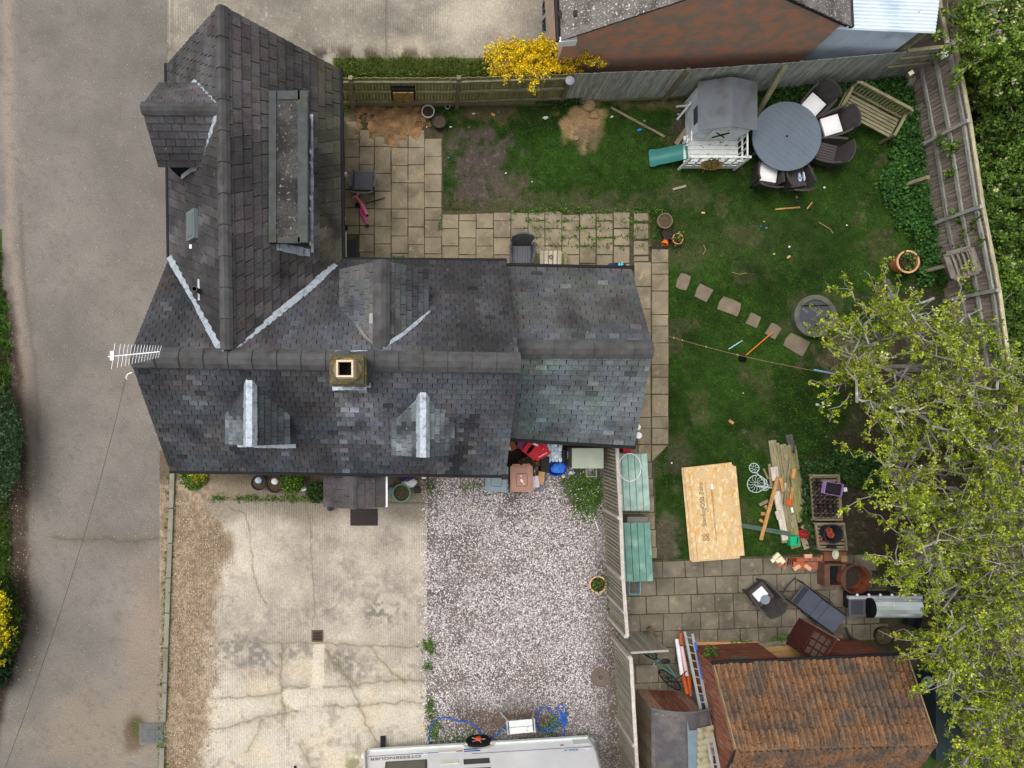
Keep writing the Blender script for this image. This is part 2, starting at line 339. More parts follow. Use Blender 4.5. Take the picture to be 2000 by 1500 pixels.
def drive_c(px, py):
    n = fbm(px, py, .010, 5, 51); n2 = fbm(px, py, .045, 4, 52); n3 = fbm(px, py, .02, 5, 55)
    c = np.tile([166., 156., 142.], (px.size, 1)) * (1 + (n - .5) * .22 + (n2 - .5) * .2)[:, None]
    c = mixc(c, (190, 182, 166), .75 * sst(1300, 1370, py + (n2 - .5) * 60)); c = mixc(c, (190, 174, 146), .45 * sst(.45, .65, fbm(px, py, .018, 4, 57)) * sst(1255, 1300, py))
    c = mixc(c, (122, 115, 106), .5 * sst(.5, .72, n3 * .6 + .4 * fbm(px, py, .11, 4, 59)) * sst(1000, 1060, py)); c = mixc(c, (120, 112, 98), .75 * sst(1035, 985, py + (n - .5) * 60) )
    for (x, y, rx, ry, s) in [(740, 1190, 30, 26, .8), (560, 1275, 40, 18, .6), (470, 1270, 45, 22, .7), (690, 1300, 40, 26, .6), (650, 1150, 50, 40, .3), (520, 1290, 30, 20, .6), (660, 1280, 24, 14, .7)]:
        c = mixc(c, (98, 94, 88), s * .9 * blob(px, py, x, y, rx, ry, .7, 1.0, x % 17, .05) * sst(.36, .62, fbm(px, py, .13, 4, x % 11)))
    for k, p in enumerate(CR):
        d = segd(px + (fbm(px, py, .07, 3, k) - .5) * 11, py + (fbm(px, py, .07, 3, k + 20) - .5) * 11, p)
        w = 1.2 if k in (0, 1, 8, 9) else 1.6; c = mixc(c, (96, 88, 68), .55 * np.exp(-(d / w) ** 2)); c = mixc(c, (128, 120, 102), .25 * np.exp(-(d / 9) ** 2) * (k > 1))
    c = mixc(c, (198, 188, 171), .62 * (inpoly(px + (n2 - .5) * 6, py + (n2 - .5) * 8, [(612, 1258), (634, 1258), (632, 1345), (632, 1378), (612, 1390), (575, 1386), (554, 1368), (552, 1350), (590, 1344), (608, 1340)]) * 1.))
    edge = np.interp(py, [900, 975, 1000, 1050, 1085, 1130, 1200, 1290, 1360, 1420, 1480, 1600], [640, 400, 420, 440, 456, 430, 415, 425, 412, 412, 400, 400])
    gv = sst(16, -20, px - edge + (n2 - .5) * 50 + (fbm(px, py, .02, 3, 64) - .5) * 50); t = np.array([138., 122., 102.]) * (1 + (fbm(px, py, .18, 3, 61) - .5)[:, None] * .5)
    c = c * (1 - gv[:, None]) + t * gv[:, None]; c = mixc(c, (116, 100, 82), gv * .6 * sst(.5, .7, fbm(px, py, .02, 4, 62)))
    c = mixc(c, (122, 110, 92), .8 * sst(982, 966, py + (n2 - .5) * 14) * sst(400, 420, px)); c = mixc(c, (84, 78, 60), .7 * np.exp(-((py - (974 + (px - 400) * .02)) / 2.2) ** 2) * sst(400, 430, px))
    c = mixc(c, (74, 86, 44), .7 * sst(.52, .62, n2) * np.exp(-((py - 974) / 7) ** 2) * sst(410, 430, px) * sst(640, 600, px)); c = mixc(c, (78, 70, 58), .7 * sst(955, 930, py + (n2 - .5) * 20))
    c = mixc(c, (100, 96, 62), .6 * sst(1450, 1490, py) * sst(.45, .6, n2) * sst(640, 690, px)); c = mixc(c, (96, 92, 58), .6 * sst(1470, 1500, py) * sst(360, 330, px))
    return c
grid('driveway', 312, 880, 834, 1640, .026, drive_c, m_conc, z=.012)

# ---- pebble drive
PEB = [(826, 880), (1215, 880), (1215, 1200), (1225, 1640), (836, 1640), (832, 1400)]
def peb_c(px, py):
    n = fbm(px, py, .02, 4, 71); c = np.tile([112., 103., 99.], (px.size, 1)) * (1 + (n - .5) * .5)[:, None]
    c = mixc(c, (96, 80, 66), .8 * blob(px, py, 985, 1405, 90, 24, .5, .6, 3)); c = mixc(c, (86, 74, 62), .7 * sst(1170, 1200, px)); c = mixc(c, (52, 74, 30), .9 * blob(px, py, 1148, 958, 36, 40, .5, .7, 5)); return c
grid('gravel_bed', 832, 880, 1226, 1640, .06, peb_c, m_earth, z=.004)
def pebbles(name, n, sampler, colour, size, parent=None, z=.02):
    px, py = sampler(n); n = px.size
    base = np.array([(1, 0, 0), (-.5, .86, 0), (-.5, -.86, 0), (0, 0, .62), (0, 0, -.3)]); fc = np.array([(0, 1, 3), (1, 2, 3), (2, 0, 3)])
    base = np.array([(1, .35, 0), (.3, 1, 0), (-.8, .7, 0), (-1, -.3, 0), (-.2, -1, 0), (.8, -.75, 0), (.25, .2, .6), (-.35, -.1, .65)])
    fc = np.array([(0, 1, 6), (1, 2, 7), (1, 7, 6), (2, 3, 7), (3, 4, 7), (4, 5, 6), (4, 6, 7), (5, 0, 6)])
    a = RNG.uniform(0, 6.283, n); s = RNG.uniform(size[0], size[1], n); el = RNG.uniform(.6, 1, n)
    V = np.repeat(base[None], n, 0) + RNG.normal(0, .12, (n, 8, 3)); x, y, zz = V[..., 0] * s[:, None], V[..., 1] * (s * el)[:, None], V[..., 2] * s[:, None]
    tl = RNG.normal(0, .25, n)[:, None]; zz = zz + x * tl
    X = x * np.cos(a)[:, None] - y * np.sin(a)[:, None] + ((px - NX) / 72)[:, None]; Y = x * np.sin(a)[:, None] + y * np.cos(a)[:, None] + ((NY - py) / 72)[:, None]
    Z = zz + z + RNG.uniform(-.006, .012, n)[:, None]
    C = np.repeat(lin(np.clip(colour(px, py), 0, 255))[:, None], 8, 1).reshape(-1, 3)
    Fc = (fc[None] + (np.arange(n) * 8)[:, None, None]).reshape(-1, 3)
    o = npmesh(name, np.stack([X, Y, Z], -1).reshape(-1, 3), Fc, m_stone, parent, C); o['kind'] = 'stuff'; return o
def s_peb(n):
    px = np.where(RNG.uniform(0, 1, n) < .985, RNG.uniform(832, 1222, n), 834 - np.abs(RNG.normal(0, 7, n))); py = RNG.uniform(905, 1510, n); k = RNG.uniform(0, 1, n) > .75 * blob(px, py, 985, 1405, 95, 24, .5, .6, 3) + .55 * sst(1165, 1195, px)
    k &= RNG.uniform(0, 1, n) > .8 * blob(px, py, 1145, 950, 45, 55, .5, .7, 5); k &= RNG.uniform(0, 1, n) > .55 * sst(.56, .7, fbm(px, py, .018, 4, 73)) + .3 * sst(1120, 1190, px); return px[k], py[k]
def c_peb(px, py):
    pal = np.array([(224, 216, 211), (202, 191, 186), (176, 162, 160), (148, 136, 133), (204, 191, 172), (108, 97, 95), (188, 170, 177), (238, 232, 228), (216, 207, 202), (162, 149, 144)], float)
    c = pal[RNG.integers(0, len(pal), px.size)] * RNG.uniform(.88, 1.05, px.size)[:, None] * np.array([.972, .986, 1.0])
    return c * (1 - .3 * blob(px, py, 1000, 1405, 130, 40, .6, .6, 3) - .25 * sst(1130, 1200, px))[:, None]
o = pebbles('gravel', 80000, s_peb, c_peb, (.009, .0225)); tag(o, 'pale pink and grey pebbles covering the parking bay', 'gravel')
def s_tan(n):
    px = RNG.uniform(322, 462, n); py = RNG.uniform(975, 1505, n)
    edge = np.interp(py, [975, 1000, 1050, 1085, 1130, 1200, 1290, 1360, 1420, 1480, 1510], [400, 420, 440, 456, 430, 415, 425, 412, 412, 400, 400]); k = (px < edge + RNG.normal(-6, 20, n)) & (px > 338 - (py - 920) * .036); return px[k], py[k]
def c_tan(px, py):
    pal = np.array([(160, 138, 110), (182, 160, 132), (140, 118, 94), (122, 106, 90), (196, 180, 154), (152, 124, 94)], float); return pal[RNG.integers(0, 6, px.size)] * RNG.uniform(.85, 1.1, px.size)[:, None]
o = pebbles('gravel', 9000, s_tan, c_tan, (.008, .017)); tag(o, 'brown tan gravel strip between kerb and concrete drive', 'gravel')

# ---- lawn with bare patches
SOILS = [(938, 330, 62, 80, 1., (76, 68, 62)), (1000, 370, 40, 40, .6, (84, 76, 62)), (1085, 400, 190, 26, .5, (82, 76, 58)), (1140, 232, 40, 42, 1., (158, 128, 92)), (1150, 268, 26, 22, .8, (120, 100, 80)),
         (755, 232, 92, 36, 1., (128, 98, 68)), (700, 225, 34, 26, .8, (92, 80, 68)), (950, 222, 70, 18, .7, (98, 82, 62)), (1010, 190, 60, 14, .8, (92, 76, 62)), (1660, 700, 75, 34, .9, (92, 78, 66)), (1302, 1060, 26, 60, .8, (84, 76, 66)),
         (1330, 900, 24, 30, .6, (72, 64, 54)), (1330, 380, 60, 30, .45, (84, 78, 62)), (1300, 470, 40, 40, .35, (80, 74, 58)), (1690, 1010, 110, 90, .9, (58, 50, 42)), (1800, 900, 130, 330, .9, (56, 48, 40)), (1335, 240, 18, 36, .8, (70, 62, 52)), (1290, 205, 90, 12, .7, (104, 88, 66)), (1450, 470, 120, 60, .25, (78, 76, 54))]
def soil_amt(px, py):
    t = np.zeros(px.shape)
    for (x, y, rx, ry, s, c) in SOILS: t = np.maximum(t, s * blob(px, py, x, y, rx, ry, .4, .95, x % 13, .05))
    return np.maximum(t, .7 * sst(.54, .66, fbm(px, py, .022, 5, 83) * .7 + .3 * fbm(px, py, .11, 3, 85)))
def lawn_c(px, py):
    n = fbm(px, py, .013, 4, 81); n2 = fbm(px, py, .07, 4, 82); c = np.tile([38., 60., 19.], (px.size, 1)) * (1 + (n - .5) * .7 + (n2 - .5) * .5)[:, None]
    c = mixc(c, (78, 72, 52), .5 * sst(.56, .68, fbm(px, py, .022, 5, 83)))
    for (x, y, rx, ry, s, col) in SOILS: c = mixc(c, col, s * blob(px, py, x, y, rx, ry, .4, .95, x % 13, .05))
    pk = sst(.66, .74, fbm(px, py, .15, 3, 88)) * soil_amt(px, py); c = mixc(c, (118, 106, 92), .5 * pk)
    return c
LAWN = [(664, 130), (1800, 130), (1900, 900), (1930, 1640), (1225, 1640), (1218, 860), (1100, 700), (664, 560)]
m_lawn = mat('lawn', attr=True, var=.15, scale=7, fine=.3, fscale=35, bump=.9, bscale=45, bdist=.02, rough=1)
grid('lawn', 664, 120, 1935, 1640, .045, lawn_c, m_lawn, z=-.012, zfn=lambda a, b: (fbm(a, b, .03, 3, 90) - .5) * .04, mask=lambda a, b: inpoly(a, b, LAWN))
def blades(name, px, py, cols, hgt, wid, parent=None, z0=0., lean=.6, k=1):
    n = px.size; X = (px - NX) / 72; Y = (NY - py) / 72; a = RNG.uniform(0, 6.283, n); h = RNG.uniform(hgt[0], hgt[1], n); w = RNG.uniform(wid[0], wid[1], n)
    l = h * RNG.uniform(.2, lean * 2, n); b = RNG.uniform(0, 6.283, n); z = np.full(n, z0)
    V = np.stack([np.stack([X - np.cos(a) * w, Y - np.sin(a) * w, z], 1), np.stack([X + np.cos(a) * w, Y + np.sin(a) * w, z], 1), np.stack([X + np.cos(b) * l, Y + np.sin(b) * l, z + h], 1)], 1).reshape(-1, 3)
    C = lin(np.clip(cols, 0, 255)); C = np.repeat(C, 3, 0)
    return tag(npmesh(name, V, np.arange(n * 3).reshape(-1, 3), m_leafc, parent, C), kind='stuff')
n = 210000; px = RNG.uniform(830, 1880, n); py = RNG.uniform(165, 1110, n)
PAVED = [[(660, 235), (866, 250), (866, 412), (1270, 412), (1270, 480), (1306, 480), (1306, 865), (1276, 905), (1284, 1095), (1700, 1085), (1700, 1640), (1220, 1640), (1220, 860), (1100, 700), (660, 560)]]
k = inpoly(px, py, LAWN) & ~inpoly(px, py, PAVED[0]) & (RNG.uniform(0, 1, n) > soil_amt(px, py) * 1.05 + .05)
STEPST = [(1334, 551, 23, 30, 20), (1374, 572, 28, 28, 28), (1425, 598, 40, 28, 22), (1471, 626, 24, 24, 25), (1510, 646, 24, 26, 30), (1556, 672, 44, 32, 28)]
for (x, y, w, d, a) in STEPST: k &= ~((np.abs(px - x) < w * .5) & (np.abs(py - y) < d * .5))
px, py = px[k], py[k]; n1 = fbm(px, py, .015, 4, 81)[:, None]; n2 = fbm(px, py, .06, 3, 84)[:, None]
c = np.array([(60., 90., 28.)]) * (1 + (n1 - .5) * .9 + (n2 - .5) * .9) * RNG.uniform(.65, 1.4, (px.size, 1)); c[RNG.uniform(0, 1, px.size) < .05] = (112, 108, 62)
o = blades('lawn_grass', px, py, c, (.02, .05), (.006, .012), z0=-.012); tag(o, 'short patchy green grass of the back garden', 'grass')
n = 16000; px = RNG.uniform(655, 960, n); py = RNG.uniform(112, 150, n); k = py > 118 + (fbm(px, ones(px), .08, 3, 5) - .5) * 20; px, py = px[k], py[k]
c = np.array([(118., 140., 66.)]) * RNG.uniform(.6, 1.25, (px.size, 1)); c[RNG.uniform(0, 1, px.size) < .15] = (140, 128, 86)
MB().prism([W(650, 114)[:2], W(1150, 114)[:2], W(1150, 205)[:2], W(650, 212)[:2]], -.05, .02).build('grass_verge', mat('verge_soil', (88, 92, 50), var=.3)); bpy.data.objects['grass_verge']['kind'] = 'structure'
o = blades('long_grass', px, py, c, (.08, .22), (.008, .016), z0=.02, lean=.5); tag(o, 'long rough grass growing behind the slatted north fence', 'grass')

# ---- slabs
m_pav = mat('buff_paving', (136, 125, 104), var=.14, scale=2.2, rgb2=(116, 106, 88), thr=(.46, .62), scale2=1.6, rgb3=(148, 132, 104), thr3=(.56, .7), scale3=5, fine=.14, fscale=40, bump=.5, bscale=30, orand=.1, rough=.95)
m_pavg = mat('grey_paving', (114, 106, 92), var=.16, scale=2.2, rgb2=(92, 86, 74), thr=(.46, .62), scale2=1.4, rgb3=(132, 120, 98), thr3=(.58, .7), scale3=5, fine=.15, fscale=40, bump=.5, bscale=30, orand=.1, rough=.95)
m_joint = mat('joint_sand', (72, 66, 50), rgb2=(54, 66, 32), var=.3, scale=6, fine=.2)
patio = tag(MB().prism([W(*p)[:2] for p in [(664, 236), (866, 250), (866, 412), (1268, 412), (1272, 484), (1306, 484), (1306, 866), (1278, 902), (1284, 1092), (1230, 1092), (1215, 840), (1140, 620), (664, 580)]], -.05, .006).build('patio', m_joint), kind='structure')
terrace = tag(MB().prism([W(*p)[:2] for p in [(1200, 1096), (1660, 1080), (1800, 1200), (1800, 1320), (1230, 1400), (1205, 1300)]], -.05, .008).build('terrace', m_joint), kind='structure')
def pslab(par, x0, y0, x1, y1, m, rot=0., piv=(0, 0), g=.8, name='paving_slab'):
    if y1 - y0 < 4 or x1 - x0 < 4: return
    c, s = math.cos(rot), math.sin(rot); P = []
    for (x, y) in [(x0 + g, y0 + g), (x1 - g, y0 + g), (x1 - g, y1 - g), (x0 + g, y1 - g)]:
        x += random.uniform(-.5, .5); y += random.uniform(-.5, .5); dx, dy = x - piv[0], y - piv[1]; P.append(W(piv[0] + dx * c - dy * s, piv[1] + dx * s + dy * c)[:2])
    MB().prism(P[::-1], -.02, .026 + random.uniform(0, .01)).build(name, m, par)
zy = lambda L: [v * .35 for v in L]
cols = [((673, 702), zy([680, 780, 880, 968, 1060, 1160, 1260, 1310])), ((702, 731), zy([725, 820, 920, 968, 1068, 1166, 1262, 1310, 1408, 1460])), ((731, 764), zy([725, 820, 970, 1068, 1168, 1265, 1362, 1460])),
        ((764, 797), zy([725, 825, 925, 1022, 1168, 1220, 1318, 1415, 1460])), ((797, 829), zy([725, 825, 922, 1022, 1168, 1268, 1365, 1460])), ((829, 863), zy([775, 875, 975, 1072, 1160, 1230, 1325, 1418, 1460]))]
for (xa, xb), ys in cols:
    for a, b in zip(ys[:-1], ys[1:]): pslab(patio, xa, a, xb, b, m_pav)
x = 863.0; i = 0
while x < 1225:
    w = random.uniform(32.6, 34.4); ys = [416, 447, 481, 515, 549] if i % 2 == 0 else [418, 432, 465, 498, 532, 566]
    for a, b in zip(ys[:-1], ys[1:]): pslab(patio, x, a + random.uniform(-1, 1) * (a < 420) * 3, x + w, b, m_pav, g=.8 if x < 1100 else 1.4)
    x += w; i += 1
for a, b in zip([416, 436, 470, 500], [434, 468, 499, 512]): pslab(patio, 1236, a, 1267, b, m_pav, g=1.6)
for a, b in zip([487, 514, 536, 569, 615, 637, 670, 712, 737, 770, 814, 836], [514, 536, 569, 615, 637, 670, 712, 737, 770, 814, 836, 868]): pslab(patio, 1272, a, 1305, b, m_pav)
for a, b in zip([512, 560, 604, 650, 690, 722, 770, 815, 836, 868, 902, 935, 968, 1000, 1034, 1068], [560, 604, 650, 690, 722, 770, 815, 836, 868, 902, 935, 968, 1000, 1034, 1068, 1090]): pslab(patio, 1238 + (a - 500) * .02, a, 1271 + max(0, a - 868) * .06, b, m_pav)
for a, b in zip([868, 902, 935, 968, 1000, 1034, 1068], [902, 935, 968, 1000, 1034, 1068, 1090]): pslab(patio, 1206, a, 1238 + (a - 500) * .02, b, m_pav)
P = [W(1273, 870)[:2], W(1273, 900)[:2], W(1303, 870)[:2]]; MB().prism(P, -.02, .03).build('paving_slab', m_pav, patio)
ys = [1098, 1131, 1165, 1200, 1234, 1266, 1298, 1334, 1370]
for r, (a, b) in enumerate(zip(ys[:-1], ys[1:])):
    x = 1222.0 - random.uniform(0, 20)
    while x < 1700:
        w = random.choice([30, 36, 36, 44, 46]); x1 = x + w; yc = (a + b) / 2 + (x - 1230) * -.035
        if not (r > 4 and x > 1350): pslab(terrace, x, a, x1, b, m_pavg, R(-2.0), (1230, 1130), g=.9)
        x = x1
# stepping stones sunk in the lawn
m_step = mat('step_stone', (120, 108, 92), var=.2, scale=4, rgb2=(96, 90, 76), fine=.15, bump=.4)
for i, (x, y, w, d, a) in enumerate(STEPST):
    P = []
    for kx, ky in [(-1, -1), (0, -1.08), (1, -1), (1.06, 0), (1, 1), (0, 1.05), (-1, 1), (-1.05, 0)]:
        ca, sa = math.cos(R(a)), math.sin(R(a)); dx, dy = kx * w / 2 * random.uniform(.86, 1.05), ky * d / 2 * random.uniform(.86, 1.05); P.append(W(x + dx * ca - dy * sa, y + dx * sa + dy * ca)[:2])
    tag(MB().prism(P[::-1], -.05, .014).build('stepping_stone', m_step), ['small stepping stone nearest the garden path', 'second stepping stone from the path', 'long stepping stone, third from the path', 'small stepping stone, fourth from the path', 'stepping stone under the end of the orange pole', 'large stepping stone nearest the leafy tree'][i], 'stone', 'stepping stones crossing the lawn')
# kerb stones along the lane, drain cover
m_kerb = mat('kerb_concrete', (132, 127, 114), var=.15, scale=4, rgb2=(112, 110, 94), fine=.12, bump=.4, orand=.08)
kerb = tag(thing('kerb', 'narrow concrete edging kerb between lane and drive', 'kerb', W(328, 1200)), kind='structure')
ys = [921, 992, 1060, 1128, 1196, 1264, 1332, 1408]
for a, b in zip(ys, ys[1:]): bar('kerb_stone', W(338 - (a - 920) * .036, a + 1, .03), W(338 - (b - 920) * .036, b - 1, .03), .125, .14, m_kerb, kerb)
bar('kerb_stone', W(318, 1459, .03), W(315, 1560, .03), .125, .14, m_kerb, kerb)
cv = thing('drain_cover', 'grey rectangular metal inspection cover beside the kerb', 'drain cover', W(297, 1433))
m_iron = mat('cast_iron', (98, 98, 98), var=.15, scale=6, rough=.6, metal=.3, fine=.1)
mb = MB().box(W(298, 1433, .02), (.70, .58, .03)); mb.build('frame', plain('frame_conc', (110, 106, 98)), cv)
mb = MB().box(W(297, 1432, .034), (.62, .50, .03)); mb.build('plate', m_iron, cv)
mb = MB()
for i in range(7):
    for j in range(5): mb.box(W(297, 1432, .052) + Vector(((i - 3) * .085, (j - 2) * .09, 0)), (.05 if (i + j) % 2 else .02, .02 if (i + j) % 2 else .055, .006))
mb.build('tread_pattern', m_iron, cv)

# sandy spoil washed over the top of the patio
def sand_c(px, py): return np.tile([128., 100., 70.], (px.size, 1)) * (1 + (fbm(px, py, .09, 4, 92) - .5) * .7)[:, None]
grid('sandy_soil', 694, 203, 846, 300, .025, sand_c, m_earth, z=.043, mask=lambda px, py: blob(px, py, 768, 240, 74, 42, .25, 1.0, 7, .07) > .5)

o = pebbles('road_grit', 11000, s_grit, lambda px, py: np.array([(168., 160., 150.), (92., 86., 80.), (150., 138., 124.), (186., 178., 168.), (110., 102., 94.)])[RNG.integers(0, 5, px.size)], (.005, .011), z=.004); tag(o, 'loose grit scattered over the lane surface', 'grit')
# ================================================================== HOUSE
HE, HR, HE2, HR2 = 3.0, 5.49, 2.6, 4.17          # eaves / ridge heights, main and side extension
m_slate = mat('slate', attr=True, var=.16, scale=2.2, rgb2=(46, 45, 46), thr=(.5, .78), scale2=1.3, rgb3=(150, 147, 140), thr3=(.71, .75), scale3=17, fine=.22, fscale=26, bump=.35, bscale=40, rough=.75)
m_deck = mat('roof_deck', (52, 50, 50), var=.2, rough=.9)
m_lead = mat('lead_flashing', (166, 174, 182), var=.15, scale=8, rgb2=(122, 128, 134), thr=(.52, .7), scale2=9, fine=.12, fscale=60, rough=.5, metal=.2, bump=.5, bscale=20, bdist=.02)
m_ridge = mat('ridge_clay', (78, 77, 77), var=.18, scale=5, rgb2=(66, 64, 60), thr=(.5, .7), scale2=3, rgb3=(128, 118, 84), thr3=(.7, .8), scale3=10, fine=.15, orand=.08, bump=.3)
m_gut = plain('black_gutter', (34, 34, 36), rough=.45)
m_render = mat('cream_wall', (188, 178, 158), var=.1, rgb2=(160, 150, 128), fine=.08, bump=.3)
m_white = plain('white_paint', (226, 226, 224), rough=.5)
m_dark = plain('dark_void', (14, 14, 15), rough=.9)
m_glass = glass_mat('window_glass', (40, 46, 52))
house = thing('house', 'large cottage with dark slate roofs, dormers and mossy chimney', 'house', (-2, 3, 0))
SL = []            # (corner points x4 top face, normal, colour, parent)
def mul(c, k): return tuple(x * k for x in c)
def slates(par, A, B, C, D, nrow, wid, base, jit=.065, keep=None, tint=None, thick=.014, cst=None):
    """A,B eave left/right, C,D ridge right/left; staggered courses of thin slates"""
    A, B, C, D = map(Vector, (A, B, C, D)); nrm = (B - A).cross(D - A).normalized()
    if nrm.z < 0: nrm = -nrm
    for r in range(nrow):
        v0, v1 = r / nrow, (r + 1.12) / nrow; L0, R0 = A.lerp(D, v0), B.lerp(C, v0); ncol = max(2, round((R0 - L0).length / wid)); off = (r % 2) * .5
        for cidx in range(-1, ncol + 1):
            u0 = (cidx + off + random.uniform(-.04, .04)) / ncol; u1 = (cidx + 1 + off) / ncol; u0 = max(0., u0); u1 = min(1., u1)
            if u1 - u0 < .15 / ncol: continue
            g = (.0065 if par is roof else .003) / max((R0 - L0).length, .1); v1c = min(v1, 1.0)
            P = [A.lerp(B, u0 + g).lerp(D.lerp(C, u0 + g), v0), A.lerp(B, u1 - g).lerp(D.lerp(C, u1 - g), v0), A.lerp(B, u1 - g).lerp(D.lerp(C, u1 - g), v1c), A.lerp(B, u0 + g).lerp(D.lerp(C, u0 + g), v1c)]
            cen = sum(P, Vector()) / 4
            if keep and not keep(cen): continue
            P[0] = P[0] + nrm * (thick + .012 + random.uniform(0, .006)); P[1] = P[1] + nrm * (thick + .012 + random.uniform(0, .006)); P[2] = P[2] + nrm * .004; P[3] = P[3] + nrm * .004
            col = np.array(base, float) * random.uniform(1 - jit, 1 + jit) + np.array([random.uniform(-2, 2.5), random.uniform(-1.5, 1.5), random.uniform(-2, 2.5)])
            if tint: col = tint(cen, col)
            SL.append((P, nrm, tuple(lin(np.clip(col, 8, 250))), par))
def ridge_tiles(par, a, b, n, w=.15, drop=.09, m=None):
    a, b = Vector(a), Vector(b); d = (b - a) / n; x = d.normalized(); y = Vector((0, 0, 1)).cross(x).normalized()
    for i in range(n):
        p, q = a + d * (i + .015), a + d * (i + 1.02); V = []
        for e, (P, up) in enumerate(((p, .012), (q, .042))):
            for (s, h) in ((-1, -drop), (-.55, -drop * .3), (0, 0.01), (.55, -drop * .3), (1, -drop)): V.append(P + y * w * s + Vector((0, 0, h + up)))
        mb = MB()._add(V, [(i, i + 1, i + 6, i + 5) for i in range(4)] + [(0, 1, 2, 3, 4), (9, 8, 7, 6, 5)]); mb.build('ridge_tile', m or m_ridge, par)
def gutter(par, a, b, r=.055):
    a, b = Vector(a), Vector(b); MB().tube([a, b], r, 8).build('gutter', m_gut, par)
def strip(mb, pts, w, up=.03, wav=.2):
    """crinkled lead strip following points on the roof"""
    pts = [Vector(p) for p in pts]
    for p, q in zip(pts[:-1], pts[1:]):
        n = max(2, int((q - p).length / .18)); d = (q - p).normalized(); s = d.cross(Vector((0, 0, 1))).normalized()
        for i in range(n):
            a, b = p.lerp(q, i / n - .004), p.lerp(q, (i + 1) / n); w1 = w * (1 + random.uniform(-wav, wav)); h = up + random.uniform(0, .008)
            mb._add([a - s * w1 + Vector((0, 0, h)), a + s * w1 + Vector((0, 0, h)), b + s * w1 * random.uniform(.85, 1.15) + Vector((0, 0, h + .004)), b - s * w1 + Vector((0, 0, h + .004))], [(0, 1, 2, 3)])
    return mb
# corner points (photo point, height)
mSW, mSE, mNE, mNW = W(331, 917, HE), W(988, 926, HE), W(988, 512, HE), W(331, 503, HE)
mRW, mRE = W(252, 697, HR), W(1016, 708, HR)
wSW, wNW, wNE, wSE = W(333, 505, HE), W(328, 124, HE), W(661, 134, HE), W(666, 508, HE)
wRN, wRS = W(430, 8, HR), W(441, 699, HR)
eSW, eSE, eNE, eNW = W(975, 853, HE2), W(1240, 869, HE2), W(1234, 527, HE2), W(985, 522, HE2)
eRW, eRE = W(990, 681, HR2), W(1276, 681, HR2)
def planez(A, B, D):
    n = (Vector(B) - Vector(A)).cross(Vector(D) - Vector(A))
    return lambda p: A[2] - (n.x * (p[0] - A[0]) + n.y * (p[1] - A[1])) / n.z
zMN, zMS = planez(mNW, mNE, mRW), planez(mSW, mSE, mRW); zWW, zWE = planez(wSW, wNW, wRS), planez(wSE, wNE, wRS)
zEN, zES = planez(eNW, eNE, eRW), planez(eSW, eSE, eRW)
roof = MB()
for q in ((mSW, mSE, mRE, mRW), (mNE, mNW, mRW, mRE), (wNW, wSW, wRS, wRN), (wSE, wNE, wRN, wRS), (eSW, eSE, eRE, eRW), (eNE, eNW, eRW, eRE)): roof.slab(q, .11)
roof = roof.build('roof', m_deck, house)
# walls with gables
wl = MB(); x0, x1, y0, y1 = mSW.x + .12, mSE.x - .1, mSW.y + .2, mNE.y - .2
wl.prism([(x0, y0), (x1, y0), (x1, y1), (x0, y1)], 0, HE)
wx0, wx1, wy1 = wNW.x + .2, wNE.x - .2, wNW.y - .12; wl.prism([(wx0, y1 - .5), (wx1, y1 - .5), (wx1, wy1), (wx0, wy1)], 0, HE - .003)
ex1 = eNE.x - .12; wl.prism([(x1 - .3, eSW.y + .3), (ex1, eSE.y + .2), (ex1, eNE.y - .2), (x1 - .3, eNW.y - .2)], 0, HE2 - .003)
for (xa, ya, yb, yr, zb, zr) in ((x0, y0, y1, mRW.y, HE - .1, HR - .16), (x1, y0, y1, mRE.y, HE - .1, HR - .16), (ex1, eSE.y + .2, eNE.y - .2, eRE.y, HE2 - .1, HR2 - .16)):
    wl._add([(xa - .002, ya, zb), (xa - .002, yb, zb), (xa - .002, yr, zr), (xa - .1, ya, zb), (xa - .1, yb, zb), (xa - .1, yr, zr)], [(0, 1, 2), (5, 4, 3), (0, 3, 4, 1), (1, 4, 5, 2), (2, 5, 3, 0)])
xr = (wRN.x); wl._add([(wx0, wy1, HE - .1), (wx1, wy1, HE - .1), (xr, wy1, HR - .16), (wx0, wy1 - .1, HE - .1), (wx1, wy1 - .1, HE - .1), (xr, wy1 - .1, HR - .16)], [(2, 1, 0), (3, 4, 5), (0, 1, 4, 3), (1, 2, 5, 4), (2, 0, 3, 5)])
wl.build('wall', m_render, house)
# ---- slates
def tmain(c, col):
    d = fbm(c.x, c.y, .9, 4, 5); e_ = fbm(c.x * 2.6, c.y * .7, 1.0, 4, 6); col = col * (.36 + .62 * d + .62 * e_)
    if c.y < .95: col = col * (1 + .32 * sst(-2.2, -.2, c.x) * (.5 + d)) + 4
    if abs(c.x + 1.78) < .06 and c.y < .3: col = col + 44 * random.random()
    h_ = fbm(c.x, c.y, 2.2, 2, 77) - .5; col = col * np.array([1 + .12 * h_, 1., 1 - .10 * h_])
    if random.random() < .05: col = col * random.choice([.72, 1.3, 1.22])
    if abs(c.x + 1.35) < .38 and -.75 < c.y < .45: col = col + np.array([30, 32, 34]) * random.random() * (.3 + d)
    if abs(c.x - 1.05 - .25 * c.y) < .13 and c.y < -.1: col = col * .68
    if abs(c.x + .75) < .35 and 1.3 < c.y < 1.9: col = col + np.array([36, 36, 36]) * random.random()
    return col
def twing(c, col):
    d = fbm(c.x, c.y, .8, 4, 15); e_ = fbm(c.x * .7, c.y * 2.6, 1.0, 4, 16); col = col * (.42 + .5 * d + .62 * e_); col = col + np.array([1, 0, 1]) * sst(.5, .65, fbm(c.x, c.y, 1.6, 3, 25))
    if c.x > -2.35: col = col * np.array([.98, 1.0, .86])
    return col
